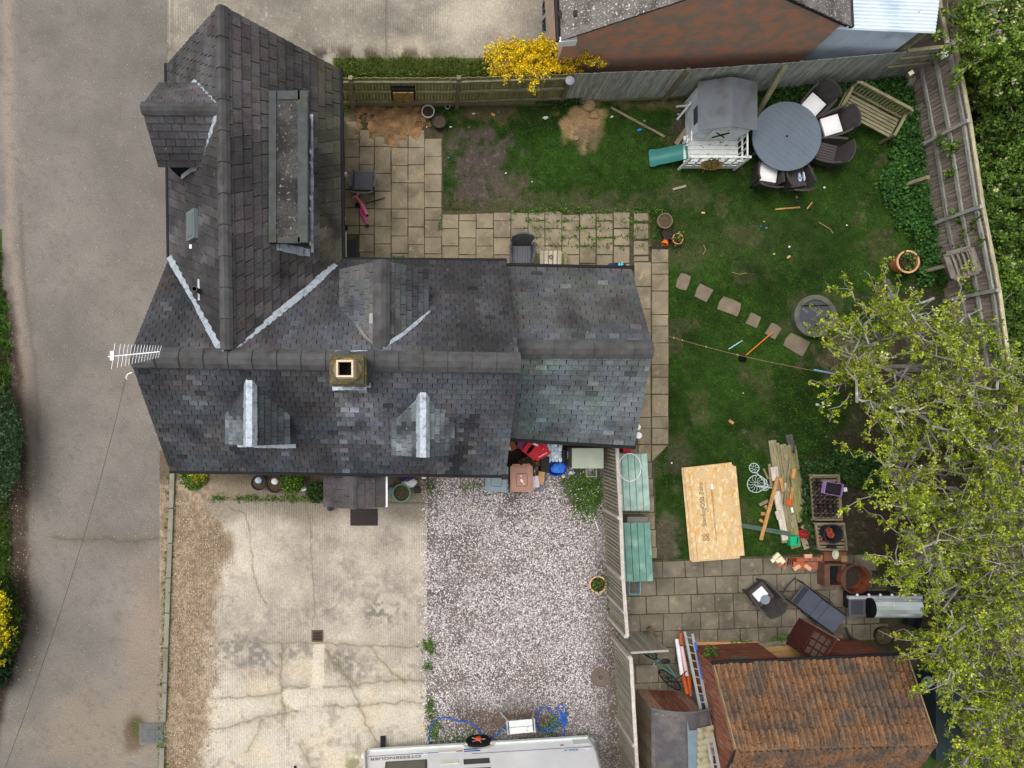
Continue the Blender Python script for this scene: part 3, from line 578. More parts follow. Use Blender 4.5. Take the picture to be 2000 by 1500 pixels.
def text_(c, col):
    d = fbm(c.x, c.y, 1.1, 4, 35); col = col * (.78 + .45 * d); h_ = fbm(c.x, c.y, 2.4, 2, 78) - .5; g_ = fbm(c.x, c.y, 2.1, 2, 79) - .5; col = col * np.array([1 + .10 * h_, 1 + .05 * g_, 1 - .08 * h_ - .04 * g_])
    if random.random() < .05: col = col * random.choice([.72, 1.25, 1.2])
    if c.y < 1.4 and c.x < 3.0: col = col * np.array([.97, 1.0, .98])
    if c.y > 1.7: col = col * np.array([.97, .95, .92])
    return col
DW = dict(y0=4.99, y1=6.69)          # west dormer extent
slates(roof, mSW, mSE, mRE, mRW, 24, .20, (62, 63, 66), keep=lambda c: True, tint=tmain)
slates(roof, mNE, mNW, mRW, mRE, 24, .20, (66, 66, 68), keep=lambda c: not (wNW.x < c.x < wNE.x and (zWW(c) if c.x < -3.9 else zWE(c)) > c.z + .1), tint=tmain)
slates(roof, wNW, wSW, wRS, wRN, 15, .20, (70, 69, 69), keep=lambda c: not (c.y < mNE.y and zMN(c) > c.z + .1), tint=twing)
slates(roof, wSE, wNE, wRN, wRS, 14, .27, (86, 83, 82), keep=lambda c: not (c.y < mNE.y and zMN(c) > c.z + .1), tint=twing)
slates(roof, eSW, eSE, eRE, eRW, 19, .26, (96, 102, 103), keep=lambda c: c.x > 1.7, tint=text_)  # south slates coloured lighter to make up for weaker sun on this slope
slates(roof, eNE, eNW, eRW, eRE, 18, .26, (78, 80, 82), keep=lambda c: c.x > 1.7, tint=text_)  # north slates coloured darker to offset the stronger sun on this slope
ridge_tiles(roof, mRW, mRE, 16, .2, .13); ridge_tiles(roof, eRW.lerp(eRE, .04), eRE, 7, .2, .12); ridge_tiles(roof, wRN, wRN.lerp(wRS, .975), 11, .13, .11)
# ---- gutters and downpipes
for a, b in ((mSW, mSE), (wNW, wSW), (wNE, wSE)): gutter(house, Vector(a) + Vector((0, -.04 if a is mSW else 0, -.03)) + Vector((.05 if a is wNE else (-.05 if a is wNW else 0), 0, 0)), Vector(b) + Vector((.0, -.04 if a is mSW else 0, -.03)) + Vector((.05 if a is wNE else (-.05 if a is wNW else 0), 0, 0)))
gutter(house, wSE + Vector((.05, .02, -.03)), mNE + Vector((.02, .04, -.03))); gutter(house, eNW + Vector((0, .05, -.03)), eNE + Vector((.06, .05, -.03))); gutter(house, W(990, 854, HE2) + Vector((0, -.05, -.03)), eSE + Vector((.02, -.05, -.03)))
MB().tube([mSE + Vector((-.1, -.05, -.05)), mSE + Vector((-.1, .12, -.35)), Vector((mSE.x - .1, y0 - .05, 0))], .04, 8).build('downpipe', m_gut, house)
MB().tube([wSE + Vector((.04, .25, -.06)), Vector((wx1 + .06, wSE.y + .25, 2.6)), Vector((wx1 + .06, wSE.y + .25, 0.05))], .04, 8).build('downpipe', m_gut, house)
MB().tube([eSE + Vector((-.06, -.05, -.05)), Vector((ex1 - .06, eSE.y + .15, 2.2)), Vector((ex1 - .06, eSE.y + .15, 0.05))], .04, 8).build('downpipe', m_gut, house)
MB().box(mSE + Vector((-.03, -.06, .0)), (.14, .12, .1)).build('rainwater_hopper', m_gut, house)
# ---- valley leads
def onroof(pt, zf, it=6):
    z = 4.2
    for _ in range(12): p = W(pt[0], pt[1], z); z = .5 * z + .5 * zf(p)
    return W(pt[0], pt[1], z)
m_valley = m_lead
strip(MB(), [onroof(p, zMN) for p in [(333, 503), (352, 535), (385, 590), (410, 640), (437, 688)]], .075, .10, .1).build('valley_lead', m_valley, house)
strip(MB(), [onroof(p, zMN) for p in [(441, 690), (500, 647), (560, 600), (610, 560), (655, 516)]], .075, .07, .1).build('valley_lead', m_valley, house)
# ---- dormers: two lead-ridged ones on the south slope
def gable_dormer(name, ridge_in, ridge_out, half, hside, axis, rows, wid, base, tint=None, cheek_m=None, ridge='lead', rw=.14, front=True):
    """ridge from inside the roof to its front end; eaves at +-half, hside lower"""
    d = thing(name, None, None, ridge_out); d.parent = house; d.matrix_local = wmtx(house).inverted() @ MTX[d]
    for k in ('label', 'category'):
        if k in d: del d[k]
    a, b = Vector(ridge_in), Vector(ridge_out); x = (b - a); x.z = 0; x.normalize(); s = Vector((-x.y, x.x, 0))
    for sg in (1, -1):
        e0, e1 = a + s * half * sg - Vector((0, 0, hside)), b + s * half * sg - Vector((0, 0, hside))
        MB().slab((e0, e1, b, a) if sg < 0 else (e1, e0, a, b), .05).build('roof_slope', m_deck, d)
        main = zMS if axis == 'S' else (zMN if axis == 'N' else zWW)
        kp = lambda c: c.z > main(c) - .05
        if sg > 0: slates(d, e1, e0, a, b, rows, wid, base, keep=kp, tint=tint)
        else: slates(d, e0, e1, b, a, rows, wid, base, keep=kp, tint=tint)
        w0, w1 = b + s * (half - .1) * sg - x * .1, a + s * (half - .1) * sg; zb = b.z - hside - .03
        MB()._add([(w0.x, w0.y, zb), (w0.x, w0.y, zb - 1.3), (w1.x, w1.y, zb - 1.3), (w1.x, w1.y, zb)], [(0, 1, 2, 3)]).build('cheek', cheek_m or m_lead, d)
    f = b - x * .1; L_, R_ = f + s * (half - .1), f - s * (half - .1); zb = b.z - hside
    MB()._add([(L_.x, L_.y, zb - 1.2), (R_.x, R_.y, zb - 1.2), (R_.x, R_.y, zb), (f.x, f.y, b.z - .08), (L_.x, L_.y, zb)], [(0, 1, 2, 3, 4)]).build('front', m_white, d)
    g = f + x * .01; gl, gr = g + s * (half - .25), g - s * (half - .25)
    wnd = MB()._add([(gl.x, gl.y, zb - .8), (gr.x, gr.y, zb - .8), (gr.x, gr.y, zb - .05), (gl.x, gl.y, zb - .05)], [(0, 1, 2, 3)]).build('window', m_glass, d)
    if ridge == 'lead':
        mb = MB(); n = 9
        for i in range(n):
            p, q = a.lerp(b, i / n), a.lerp(b, (i + 1) / n); V = []
            for P in (p, q):
                for (k, h) in ((-1, -.12), (-.45, .0), (.45, .0), (1, -.12)): V.append(P + s * rw * k * random.uniform(.93, 1.05) + Vector((0, 0, h + .045 + random.uniform(0, .006))))
            mb._add(V, [(0, 1, 5, 4), (1, 2, 6, 5), (2, 3, 7, 6)])
        mb.build('lead_ridge', m_lead, d)
    else: ridge_tiles(d, a, b, ridge, rw, .1)
    return d
def tdl(c, col):
    s = sst(.4, .6, fbm(c.x, c.y, 2.2, 3, 44)); return col * (.78 + .3 * s) + np.array([34, 37, 40]) * s * random.random()
d1 = gable_dormer('dormer', (-3.51, .60, 5.06), (-3.51, -.78, 5.06), .66, .70, 'S', 6, .17, (82, 87, 89), tint=tdl)
d2 = gable_dormer('dormer', (-.04, .42, 4.86), (-.04, -1.02, 4.86), .65, .64, 'S', 6, .17, (90, 95, 96), tint=tdl)
for (x, y, z, w) in ((-3.48, -.80, 5.06, .62), (-.04, -1.03, 4.86, .5)):
    if w > .6:
        zf = zMS((x, y - .03)); strip(MB(), [(x - w, y - .03, zMS((x, y - .03))), (x + w * 1.05, y - .05, zMS((x, y - .05)))], .05, .06).build('apron_flashing', m_lead, house)
d3 = gable_dormer('dormer', (-.87, 1.05, 5.25), (-.86, 2.90, 5.25), .92, .92, 'N', 8, .2, (80, 80, 80), tint=tmain, ridge=4, rw=.17)
d4 = gable_dormer('dormer', (-3.95, 5.84, 5.43), (-5.53, 5.85, 5.43), .86, .9, 'W', 8, .2, (78, 76, 77), tint=twing, ridge=3, rw=.13, cheek_m=m_dark)
strip(MB(), [onroof(p, zWW) for p in [(427, 226), (412, 268), (398, 300), (384, 328)]], .06, .06).build('flashing', m_lead, house)
strip(MB(), [onroof(p, zWW) for p in [(386, 326), (356, 346)]], .07, .05).build('flashing', m_lead, house)
strip(MB(), [onroof(p, zWW) for p in [(380, 158), (402, 180), (427, 207)]], .055, .06).build('flashing', m_lead, house)
strip(MB(), [onroof(p, zMN) for p in [(683, 590), (694, 630), (715, 660), (740, 676)]], .03, .05).build('flashing', mat('mortar', (120, 118, 112), var=.3), house)
strip(MB(), [onroof(p, zMN) for p in [(748, 678), (785, 655), (815, 630), (840, 608)]], .03, .05, .5).build('flashing', m_lead, house)
# ---- long flat-roofed dormer on the east slope of the wing
fd = thing('flat_dormer', None, None, (-2.8, 4.9, 4.7)); fd.parent = house; fd.matrix_local = wmtx(house).inverted() @ MTX[fd]; [fd.__delitem__(k) for k in ('label', 'category') if k in fd]
m_felt = mat('roof_felt', (70, 68, 66), var=.2, scale=2, rgb2=(46, 44, 43), thr=(.45, .6), scale2=1.4, rgb3=(122, 114, 108), thr3=(.6, .68), scale3=14, fine=.35, fscale=26, bump=.4)
fa, fb = W(526, 178, 4.7), W(603, 474, 4.7); fx0, fx1, fy0, fy1 = fa.x, fb.x, fb.y, fa.y
MB().box(((fx0 + fx1) / 2, (fy0 + fy1) / 2, 4.64), (fx1 - fx0, fy1 - fy0, .12)).build('flat_roof', m_felt, fd)
m_edge = mat('lead_edge', (74, 77, 78), var=.18, scale=6, rgb2=(72, 76, 66), fine=.12, bump=.3)
for (cx, cy, dx, dy) in ((fx0 + .07, (fy0 + fy1) / 2, .15, fy1 - fy0), (fx1 - .12, (fy0 + fy1) / 2, .2, fy1 - fy0), ((fx0 + fx1) / 2, fy1 - .09, fx1 - fx0 - .36, .18), ((fx0 + fx1) / 2, fy0 + .05, fx1 - fx0 - .36, .12)): MB().box((cx, cy, 4.712), (dx, dy, .03)).build('roof_edge', m_edge, fd)
MB().box(((fx1 - .12 + fx0) / 2, (fy0 + fy1) / 2, 4.05), (fx1 - fx0 - .24, fy1 - fy0 - .24, 1.06)).build('cheek', plain('dormer_side', (60, 60, 60)), fd)
for i in range(3):
    yc = fy0 + .55 + i * 1.0; w = MB().box((fx1 - .115, yc, 4.1), (.02, .8, .75)).build('window', m_white, fd); MB().box((fx1 - .1, yc, 4.1), (.02, .66, .62)).build('pane', m_glass, w)
strip(MB(), [onroof((541, 482), zWE), onroof((606, 495), zWE)], .08, .04).build('flashing', m_lead, fd); strip(MB(), [onroof((609, 226), zWE), onroof((609, 494), zWE)], .045, .05).build('flashing', m_lead, fd)
# ---- skylight, vent pipes
sk = MB(); p = onroof((381, 441), zWW); n = Vector((-(HR - HE), 0, wRN.x - wNW.x)).normalized(); X = Vector((n.z, 0, -n.x)); M = Matrix((X, Vector((0, 1, 0)), n)).transposed()
sky_o = MB().box(p + n * .06, (.45, .62, .1), m=M).build('skylight', plain('skylight_frame', (104, 110, 112), rough=.5), house)
MB().box(p + n * .115, (.33, .48, .02), m=M).build('pane', glass_mat('skylight_pane', (96, 108, 110), .15), sky_o)
p = onroof((391, 570), zWW); v = MB().tube([p - Vector((0, 0, .1)), p + Vector((0, 0, .38))], .055, 12).build('vent_pipe', plain('grey_pipe', (92, 92, 96)), house)
MB().lathe([(.02, .0), (.045, .0)], p + Vector((0, 0, .383)), 12).build('opening', m_dark, v); strip(MB(), [onroof((390, 546), zWW), onroof((391, 587), zWW)], .035, .03).build('flashing', m_lead, house)
MB().beam(onroof((375, 478), zWW) + n * .03, onroof((375, 486), zWW) + n * .03, .05, .02).build('flashing', m_white, house)
# ---- chimney
ch = thing('chimney', None, None, (-1.41, .68, 5.3)); ch.parent = house; ch.matrix_local = wmtx(house).inverted() @ MTX[ch]; [ch.__delitem__(k) for k in ('label', 'category') if k in ch]
m_moss = mat('mossy_brick', (92, 86, 70), var=.3, scale=9, rgb2=(140, 104, 46), thr=(.58, .68), scale2=6, rgb3=(70, 70, 44), thr3=(.48, .6), scale3=9, fine=.25, bump=.7, bscale=25, bdist=.03)
MB().box((-1.42, .68, 5.5), (.60, .52, 1.5)).box((-1.42, .68, 6.12), (.68, .58, .12)).build('stack', m_moss, ch)
MB().lathe([(.0001, .0), (.30, .0), (.26, .10), (.0001, .10)], (-1.42, .68, 6.175), 12, 1, .85).build('mortar_cap', mat('lichen_mortar', (120, 112, 84), var=.3, scale=10, rgb2=(168, 118, 36), thr=(.56, .66), scale2=5, fine=.2), ch)
pt = MB(); q = .165
for s0, s1, z0_, z1_ in ((1, .92, 6.2, 6.72),):
    o_, i_ = [(-q, -q), (q, -q), (q, q), (-q, q)], .78
    V = [(-1.42 + x, .68 + y, z0_) for x, y in o_] + [(-1.42 + x * s1, .68 + y * s1, z1_) for x, y in o_] + [(-1.42 + x * s1 * i_, .68 + y * s1 * i_, z1_) for x, y in o_] + [(-1.42 + x * i_, .68 + y * i_, z0_ + .1) for x, y in o_]
    fs = []
    for l in range(3): fs += [(l * 4 + k, l * 4 + (k + 1) % 4, l * 4 + 4 + (k + 1) % 4, l * 4 + 4 + k) for k in range(4)]
    pt._add(V, fs)
pt.build('pot', mat('pale_clay', (206, 186, 160), var=.1, rgb2=(170, 158, 130)), ch); MB().box((-1.42, .68, 6.42), (.24, .24, .02)).build('flue', m_dark, ch)
for P in (([(655, 690), (718, 690)], .05), ([(720, 690), (720, 757)], .05), ([(650, 757), (716, 757)], .05)):
    strip(MB(), [onroof(p, zMN if p[1] < 700 else zMS) for p in P[0]], P[1], .05).build('flashing', m_lead, ch)
# ---- porch
po = thing('porch', None, None, W(692, 960)); po.parent = house; po.matrix_local = wmtx(house).inverted() @ MTX[po]; [po.__delitem__(k) for k in ('label', 'category') if k in po]
pr0, pr1 = W(690, 918, 2.93), W(690, 994, 2.9); pe = [W(633, 922, 2.5), W(633, 990, 2.5), W(752, 990, 2.5), W(752, 922, 2.5)]
for (a, b, c, d) in ((pe[0], pe[1], pr1, pr0), (pe[2], pe[3], pr0, pr1)):
    MB().slab((a, b, c, d), .06).build('roof_slope', m_deck, po); slates(po, a, b, c, d, 3, .25, (80, 76, 76), tint=None)
ridge_tiles(po, pr0, pr1, 2, .1, .06); MB().beam(pe[2] + Vector((.03, 0, -.04)), pe[3] + Vector((.03, 0, -.04)), .06, .1).build('fascia', m_white, po)
for (x, y) in ((pe[1].x + .12, pe[1].y + .15), (pe[2].x - .12, pe[2].y + .15)): MB().box((x, y, 1.22), (.1, .1, 2.44)).build('post', plain('porch_post', (150, 120, 96)), po)
MB().box((pr1.x, y0 - .02, 1.0), (.9, .05, 2.0)).build('front_door', plain('door_paint', (40, 60, 70)), po)
# ---- east wall of the wing: back door, boiler flue, lamp
dr = MB().box((wx1 + .02, W(670, 470, 1).y, 1.02), (.08, .86, 2.04)).build('back_door', m_white, house); MB().box((wx1 + .075, W(670, 470, 1).y - .3, 1.0), (.05, .03, .12)).build('handle', m_lead, dr)
MB().box((wx1 + .08, W(670, 470, 1).y, 2.09), (.22, .95, .05)).build('door_head', m_white, house)
for yy in (4.6, 6.4): w = MB().box((wx1 + .02, yy, 1.5), (.07, 1.1, 1.0)).build('window', m_white, house); MB().box((wx1 + .045, yy, 1.5), (.05, .94, .84)).build('pane', m_glass, w)
MB().tube([(wx1, W(0, 341, 1.9).y, 1.9), (wx1 + .28, W(0, 341, 1.9).y, 1.9)], .06, 12).build('boiler_flue', plain('flue_steel', (190, 196, 198), rough=.3, metal=.6), house)
lp = MB().lathe([(.001, .06), (.10, .06), (.10, .0), (.001, 0)], (wx1 + .14, W(0, 427, 1.9).y, 1.9), 16).build('wall_lamp', m_white, house); MB().box((wx1 + .12, W(0, 427, 1.9).y, 1.975), (.05, .09, .03)).build('sensor', m_dark, lp)
for (px, py, z) in ((1243, 834, 2.3), (1245, 850, 2.2)): f = MB().lathe([(.02, 0), (.07, .03), (.08, .09), (.001, .1)], W(px, py, z), 12).build('flood_lamp', m_white, house)
for (px, py) in ((1030, 0),): pass
# ---- slate pieces: the largest 300 as objects of their own, the rest joined by parent
def parea(s):
    P = s[0]; c = sum(P, Vector()) / 4; d = Vector((0, 0, H)) - c; a = ((P[1] - P[0]).cross(P[3] - P[0])).length
    return a * max(0, s[1].dot(d.normalized())) / (d.length ** 2)
order = sorted(range(len(SL)), key=lambda i: -parea(SL[i]) if SL[i][3] is roof else 0)
single = set(order[:300]); rest = {}
for i, (P, nrm, col, par) in enumerate(SL):
    V = [tuple(p) for p in P] + [tuple(p - nrm * .014) for p in P]; Fs = [(0, 1, 2, 3), (0, 4, 5, 1), (1, 5, 6, 2), (3, 7, 4, 0), (2, 6, 7, 3)]
    if i in single:
        mb = MB(); mb.cc = col; mb._add(V, Fs); mb.build('slate', m_slate, par)
    else: rest.setdefault(par, MB()); mb = rest[par]; mb.cc = col; mb._add(V, Fs)
for par, mb in rest.items(): o = mb.build('slates', m_slate, par); o['kind'] = 'stuff'
# ---- aerial on the gable, phone cable
m_alu = plain('aerial_metal', (206, 206, 208), rough=.35, metal=.5)
ae = thing('tv_aerial', 'slim white metal television aerial at the west gable', 'aerial', W(262, 690, 5.9))
a, b = W(211, 697, 6.6), W(312, 687, 6.6); MB().tube([a, b], .011, 6).build('boom', m_alu, ae)
for i in range(15):
    t = .10 + .9 * (i / 14) ** .8; p = a.lerp(b, t); l = .24 - .13 * t; MB().tube([p + Vector((-.03, -l, 0)), p + Vector((.03, l, 0))], .0042, 5).build('rod', m_alu, ae)
MB().tube([a.lerp(b, .35), a.lerp(b, .35) + Vector((.05, 0, -1.5))], .018, 6).build('mast', m_alu, ae)
MB().beam(a + Vector((.08, -.06, .02)), a + Vector((.08, .10, .02)), .06, .02).build('reflector', m_alu, ae)
q0, q1 = W(246, 738, 4.3), W(10, 1500, 5.2); pts = [q0.lerp(q1, i / 24) - Vector((0, 0, 4 * .35 * (i / 24) * (1 - i / 24))) for i in range(28)]
pc = thing('phone_cable', 'thin black phone cable slung from the gable hook', 'cable', q0)
MB().tube(pts, .0045, 5).build('wire', plain('cable_black', (52, 50, 50)), pc); MB().tube([W(258, 727, 4.35), W(249, 731, 4.32), W(246, 738, 4.3), W(248, 741, 4.28)], .014, 6).build('hook', m_white, pc)
# ================================================================== FENCES
FH = 1.66
m_fgreen = woodz('fence_mossy', (132, 130, 92), (102, 112, 60)); m_fgrey = woodz('fence_silver', (158, 160, 152), (130, 132, 122)); m_fbrown = woodz('fence_brown', (142, 131, 121), (114, 99, 87)); m_rail = wood('fence_rail', (136, 130, 106), (112, 112, 80)); m_railg = wood('fence_rail_grey', (146, 146, 138), (118, 118, 112))
m_cap = wood('fence_cap', (176, 168, 140), (150, 138, 108)); m_post = wood('fence_post', (128, 120, 98), (100, 96, 76)); m_slat = woodz('slat_grey', (142, 135, 122), (124, 118, 104), var=.14); m_pale = wood('pale_cap', (178, 170, 162), (158, 146, 138), var=.1)
def fence(name, label, base, boards, bm, hgt=FH, rails=None, side=1, pitch=.085, bw=.075, cap=None, posts=(), tilt=0.0, jitz=.03, gravel=True, railm=None, bt=.014):
    """base: ground points; boards upright, one object each; rails on the camera-facing side"""
    f = thing(name, label, 'fence', base[0]); P = [Vector(p) for p in base]
    for a, b in zip(P[:-1], P[1:]):
        d = (b - a).normalized(); nrm = Vector((-d.y, d.x, 0)) * side; n = int((b - a).length / pitch)
        for i in range(n):
            p = a + d * ((i + .5) * pitch * ((b - a).length / (n * pitch))); p.z = .1; h = hgt + random.uniform(-jitz, jitz * .3); q = p + Vector((0, 0, h - .1)) + d * random.uniform(-.004, .004)
            off = nrm * random.uniform(-.004, .004); bar(boards, p + off, q + off, bw, bt, bm, f, up=nrm)
        for r in (rails or ()):
            bar('rail', a + nrm * .045 + Vector((0, 0, r)), b + nrm * .045 + Vector((0, 0, r)), .05, .09, railm or m_rail, f, over=.0)
        if cap: bar('capping', a + Vector((0, 0, hgt + .03)), b + Vector((0, 0, hgt + .03)), .085, .035, cap, f)
        if gravel: bar('gravel_board', a + Vector((0, 0, .05)), b + Vector((0, 0, .05)), .03, .16, m_post, f, up=(0, 0, 1))
    return f
nf = [W(667, 207), W(892, 207), W(1098, 200)]
f1 = fence('fence', 'mossy slatted fence with three rails, below the yellow shrub', nf, 'picket', m_fgreen, rails=(.35, .95, 1.5), side=-1, pitch=.083)
for (bx, by), (tx, ty) in (((690, 213), (684, 151)), ((892, 211), (896, 151)), ((1096, 200), (1113, 152))): bar('post', W(bx, by, 0), W(tx, ty, FH + .02), .1, .1, m_post, f1, up=(0, 1, 0))
m_cab = mat('speckled_board', (150, 122, 76), var=.25, scale=14, rgb2=(92, 76, 40), scale2=10, fine=.3)
pl = thing('wall_planter', 'tan speckled board framed in black hanging on mossy fence', 'planter', W(790, 195, .5))
MB().box(W(788, 178, .95) + Vector((0, -.06, 0)), (.62, .10, .62)).build('frame', m_gut, pl); MB().box(W(788, 180, .95) + Vector((0, -.12, 0)), (.52, .03, .5)).build('board', m_cab, pl)
nf2 = [W(1098, 200), W(1300, 192), W(1480, 180), W(1690, 160)]
f2 = fence('fence', 'silver grey close boarded fence behind the playhouse and table', nf2, 'board', m_fgrey, side=-1, pitch=.088, bw=.084, tilt=0)
for (bx, by), (tx, ty) in (((1296, 196), (1345, 133)),): bar('post', W(bx, by, 0), W(tx, ty + 3, FH + .02), .11, .1, m_post, f2, up=(0, 1, 0))
f3 = fence('fence', 'short fence panel with two rails at the garden corner', [W(1690, 160), W(1771, 151)], 'board', m_fgrey, rails=(.9, 1.35), side=-1, cap=m_rail, pitch=.1)
ef = [W(1771, 151), W(1797, 288), W(1820, 440), W(1849, 588), W(1872, 760), W(1900, 960), W(1925, 1180), W(1945, 1400), W(1955, 1560)]
f4 = fence('fence', 'tall brown boarded fence with silvery rails on the east side', ef, 'board', m_fbrown, hgt=1.74, rails=(.62, 1.14, 1.62), side=-1, pitch=.098, bw=.093, cap=m_cap, railm=m_railg)
for p in ef[:6]: bar('post', Vector(p) + Vector((-.07, 0, 0)), Vector(p) + Vector((-.07, 0, 1.82)), .09, .09, m_railg, f4, up=(0, 1, 0))
for k, ((ax, ay), (bx, by), lab) in enumerate((((1767, 362), (1813, 346), 'pale timber prop wedged in nettles against the east fence'), ((1806, 530), (1845, 520), 'short timber prop under the slatted crate on the east fence'))): bar('timber_prop', W(ax, ay, .05), W(bx, by, .75), .11, .09, m_rail, label=lab, cat='timber', up=(0, 0, 1))
bar('timber_prop', W(1478, 225, .05), W(1535, 125, 1.55), .12, .08, m_rail, label='long leaning timber brace between playhouse and round table', cat='timber')
bar('timber_prop', W(1770, 175, 0), W(1782, 150, .35), .16, .14, m_railg, label='short stump of post in the corner of the garden', cat='timber', up=(0, 1, 0))
fx = thing('fence', 'pale rail and post line running north beside the metal shed', 'fence', W(1771, 151)); bar('rail', W(1850, 85, 1.72), W(1828, -30, 1.72), .09, .06, m_cap, fx); bar('post', W(1772, 150, 0), W(1772, 150, 1.7) + Vector((.1, .1, 0)), .1, .1, m_cap, fx)
for i in range(22): p = W(1772 - i * .6, 146 - i * 6); bar('board', p, p + Vector((.02, 0, 1.6)), .09, .014, m_fbrown, fx, up=(1, 0, 0))
# crate and lamps on fences
m_crate = wood('crate_wood', (126, 120, 112), (96, 88, 78))
cr = thing('slatted_crate', 'grey slatted wooden crate hung on the east fence', 'crate', W(1850, 520, .6))
a, b, c_, d_ = W(1848, 496, 1.0), W(1896, 484, 1.5), W(1912, 530, 1.5), W(1864, 543, 1.0)
for (p, q) in ((a, b), (b, c_), (c_, d_), (d_, a)): bar('side', p, q, .13, .02, m_crate, cr, up=(-.6, .2, .7))
for t in (.22, .42, .62, .82, .95): bar('slat', a.lerp(b, t), d_.lerp(c_, t), .06, .02, m_crate, cr)
lampm = plain('lamp_grey', (142, 142, 154)); l1 = thing('solar_lamp', 'lilac grey dome lamp on the fence post below the yellow shrub', 'lamp', W(1112, 160, 1.6))
MB().lathe([(.001, 0), (.11, .0), (.115, .03), (.07, .06), (.001, .07)], W(1113, 158, 1.72), 14).build('dome', lampm, l1); MB().lathe([(.05, 0), (.05, .1)], W(1113, 158, 1.62), 10).build('neck', m_gut, l1)
l2 = thing('security_lamp', 'white box lamp fixed in the corner of the east fence', 'lamp', W(1848, 106, 1.5)); MB().box(W(1848, 107, 1.55), (.2, .12, .13), .35).build('housing', m_white, l2); MB().box(W(1843, 112, 1.5), (.08, .05, .08), .35).build('sensor', m_gut, l2)
tag(MB().ball(W(1332, 151, 1.2), .05, 10, 6).build('red_reflector', plain('red_glass', (150, 30, 40), rough=.3)), 'small red round ornament on a post of the silver fence', 'ornament')
# south fence between gravel and terrace
sf = [W(1172, 845), W(1180, 993), W(1184, 1100), W(1192, 1205)]
f5 = fence('fence', 'grey vertical boarded fence between pebble bay and green tables', sf, 'board', m_slat, hgt=1.6, side=1, pitch=.092, bw=.062, cap=m_pale, bt=.022)
for p in (W(1180, 993), W(1184, 1100), W(1190, 1162), W(1192, 1205)): bar('post', p + Vector((-.03, 0, 0)), p + Vector((-.03, 0, 1.64)), .1, .09, m_pale, f5, up=(0, 1, 0))
sf2 = [W(1198, 1243), W(1207, 1400), W(1216, 1560)]
f6 = fence('fence', 'grey vertical boarded fence beside the small felt roofed shed', sf2, 'board', m_slat, hgt=1.6, side=1, pitch=.092, bw=.062, cap=m_pale, bt=.022)
for p in sf2[:2]: bar('post', p + Vector((-.03, 0, 0)), p + Vector((-.03, 0, 1.64)), .1, .09, m_pale, f6, up=(0, 1, 0))
gt = thing('garden_gate', 'open boarded garden gate with white top edge', 'gate', W(1200, 1240)); g0, g1 = W(1202, 1239), W(1270, 1235)
for i in range(9): p = g0.lerp(g1, (i + .5) / 9); bar('board', p + Vector((0, 0, .06)), p + Vector((0, 0, 1.42)), .1, .02, m_slat, gt, up=(0, 1, 0))
bar('top_edge', g0 + Vector((0, 0, 1.44)), g1 + Vector((0, 0, 1.44)), .05, .04, m_pale, gt)
for z in (.3, 1.15): bar('ledge', g0 + Vector((0, -.03, z)), g1 + Vector((0, -.03, z)), .03, .1, m_slat, gt)

# ================================================================== NEIGHBOURING BUILDINGS
m_brick = bpy.data.materials.new('brickwork'); m_brick.use_nodes = True; nt = m_brick.node_tree; N_, L_ = nt.nodes, nt.links
tc = N_.new('ShaderNodeTexCoord'); mp = N_.new('ShaderNodeMapping'); mp.inputs['Rotation'].default_value = (R(-90), 0, 0); bt = N_.new('ShaderNodeTexBrick')
L_.new(tc.outputs['Object'], mp.inputs[0]); L_.new(mp.outputs[0], bt.inputs[0]); bt.inputs['Color1'].default_value = (*lin((216, 132, 92)), 1); bt.inputs['Color2'].default_value = (*lin((174, 142, 122)), 1); bt.inputs['Mortar'].default_value = (*lin((158, 148, 136)), 1)
bt.inputs['Scale'].default_value = 1; bt.inputs['Brick Width'].default_value = .23; bt.inputs['Row Height'].default_value = .075; bt.inputs['Mortar Size'].default_value = .008; bt.inputs['Bias'].default_value = -.1
nz = N_.new('ShaderNodeTexNoise'); nz.inputs['Scale'].default_value = 2.6; nz.inputs['Detail'].default_value = 5; L_.new(tc.outputs['Object'], nz.inputs[0]); mr = N_.new('ShaderNodeMapRange'); mr.inputs[1].default_value = .44; mr.inputs[2].default_value = .58; L_.new(nz.outputs[0], mr.inputs[0])
mx = N_.new('ShaderNodeMix'); mx.data_type = 'RGBA'; mx.blend_type = 'MIX'; L_.new(mr.outputs[0], mx.inputs[0]); L_.new(bt.outputs[0], mx.inputs[6]); mm = N_.new('ShaderNodeMix'); mm.data_type = 'RGBA'; mm.blend_type = 'MULTIPLY'; mm.inputs[0].default_value = 1.0; L_.new(bt.outputs[0], mm.inputs[6]); mm.inputs[7].default_value = (.66, .98, 1.12, 1); L_.new(mm.outputs[2], mx.inputs[7])
L_.new(mx.outputs[2], N_['Principled BSDF'].inputs['Base Color']); N_['Principled BSDF'].inputs['Roughness'].default_value = .9
bp = N_.new('ShaderNodeBump'); bp.inputs['Distance'].default_value = .008; L_.new(bt.outputs['Fac'], bp.inputs['Height']); bp.invert = True; L_.new(bp.outputs[0], N_['Principled BSDF'].inputs['Normal'])
ga, gb = Vector((3.30, 8.62, 0)), Vector((9.72, 8.93, 0)); gd = (gb - ga).normalized(); gn = Vector((-gd.y, gd.x, 0)); gl = (gb - ga).length
barn = thing('brick_outbuilding', 'red brick outbuilding gable with lichen speckled tiled roof', 'building', ga, math.atan2(gd.y, gd.x))
zb, zr_ = 2.80, 4.92
wv = [(0, 0, 0), (gl, 0, 0), (gl, 0, zb), (gl / 2, 0, zr_ - .12), (0, 0, zb)]
MB()._add(wv + [(x, 7.0, z) for x, y, z in wv], [(0, 1, 2, 3, 4), (9, 8, 7, 6, 5), (0, 4, 9, 5), (1, 6, 7, 2), (2, 7, 8, 3), (3, 8, 9, 4)]).build('wall', m_brick, barn, world=False)
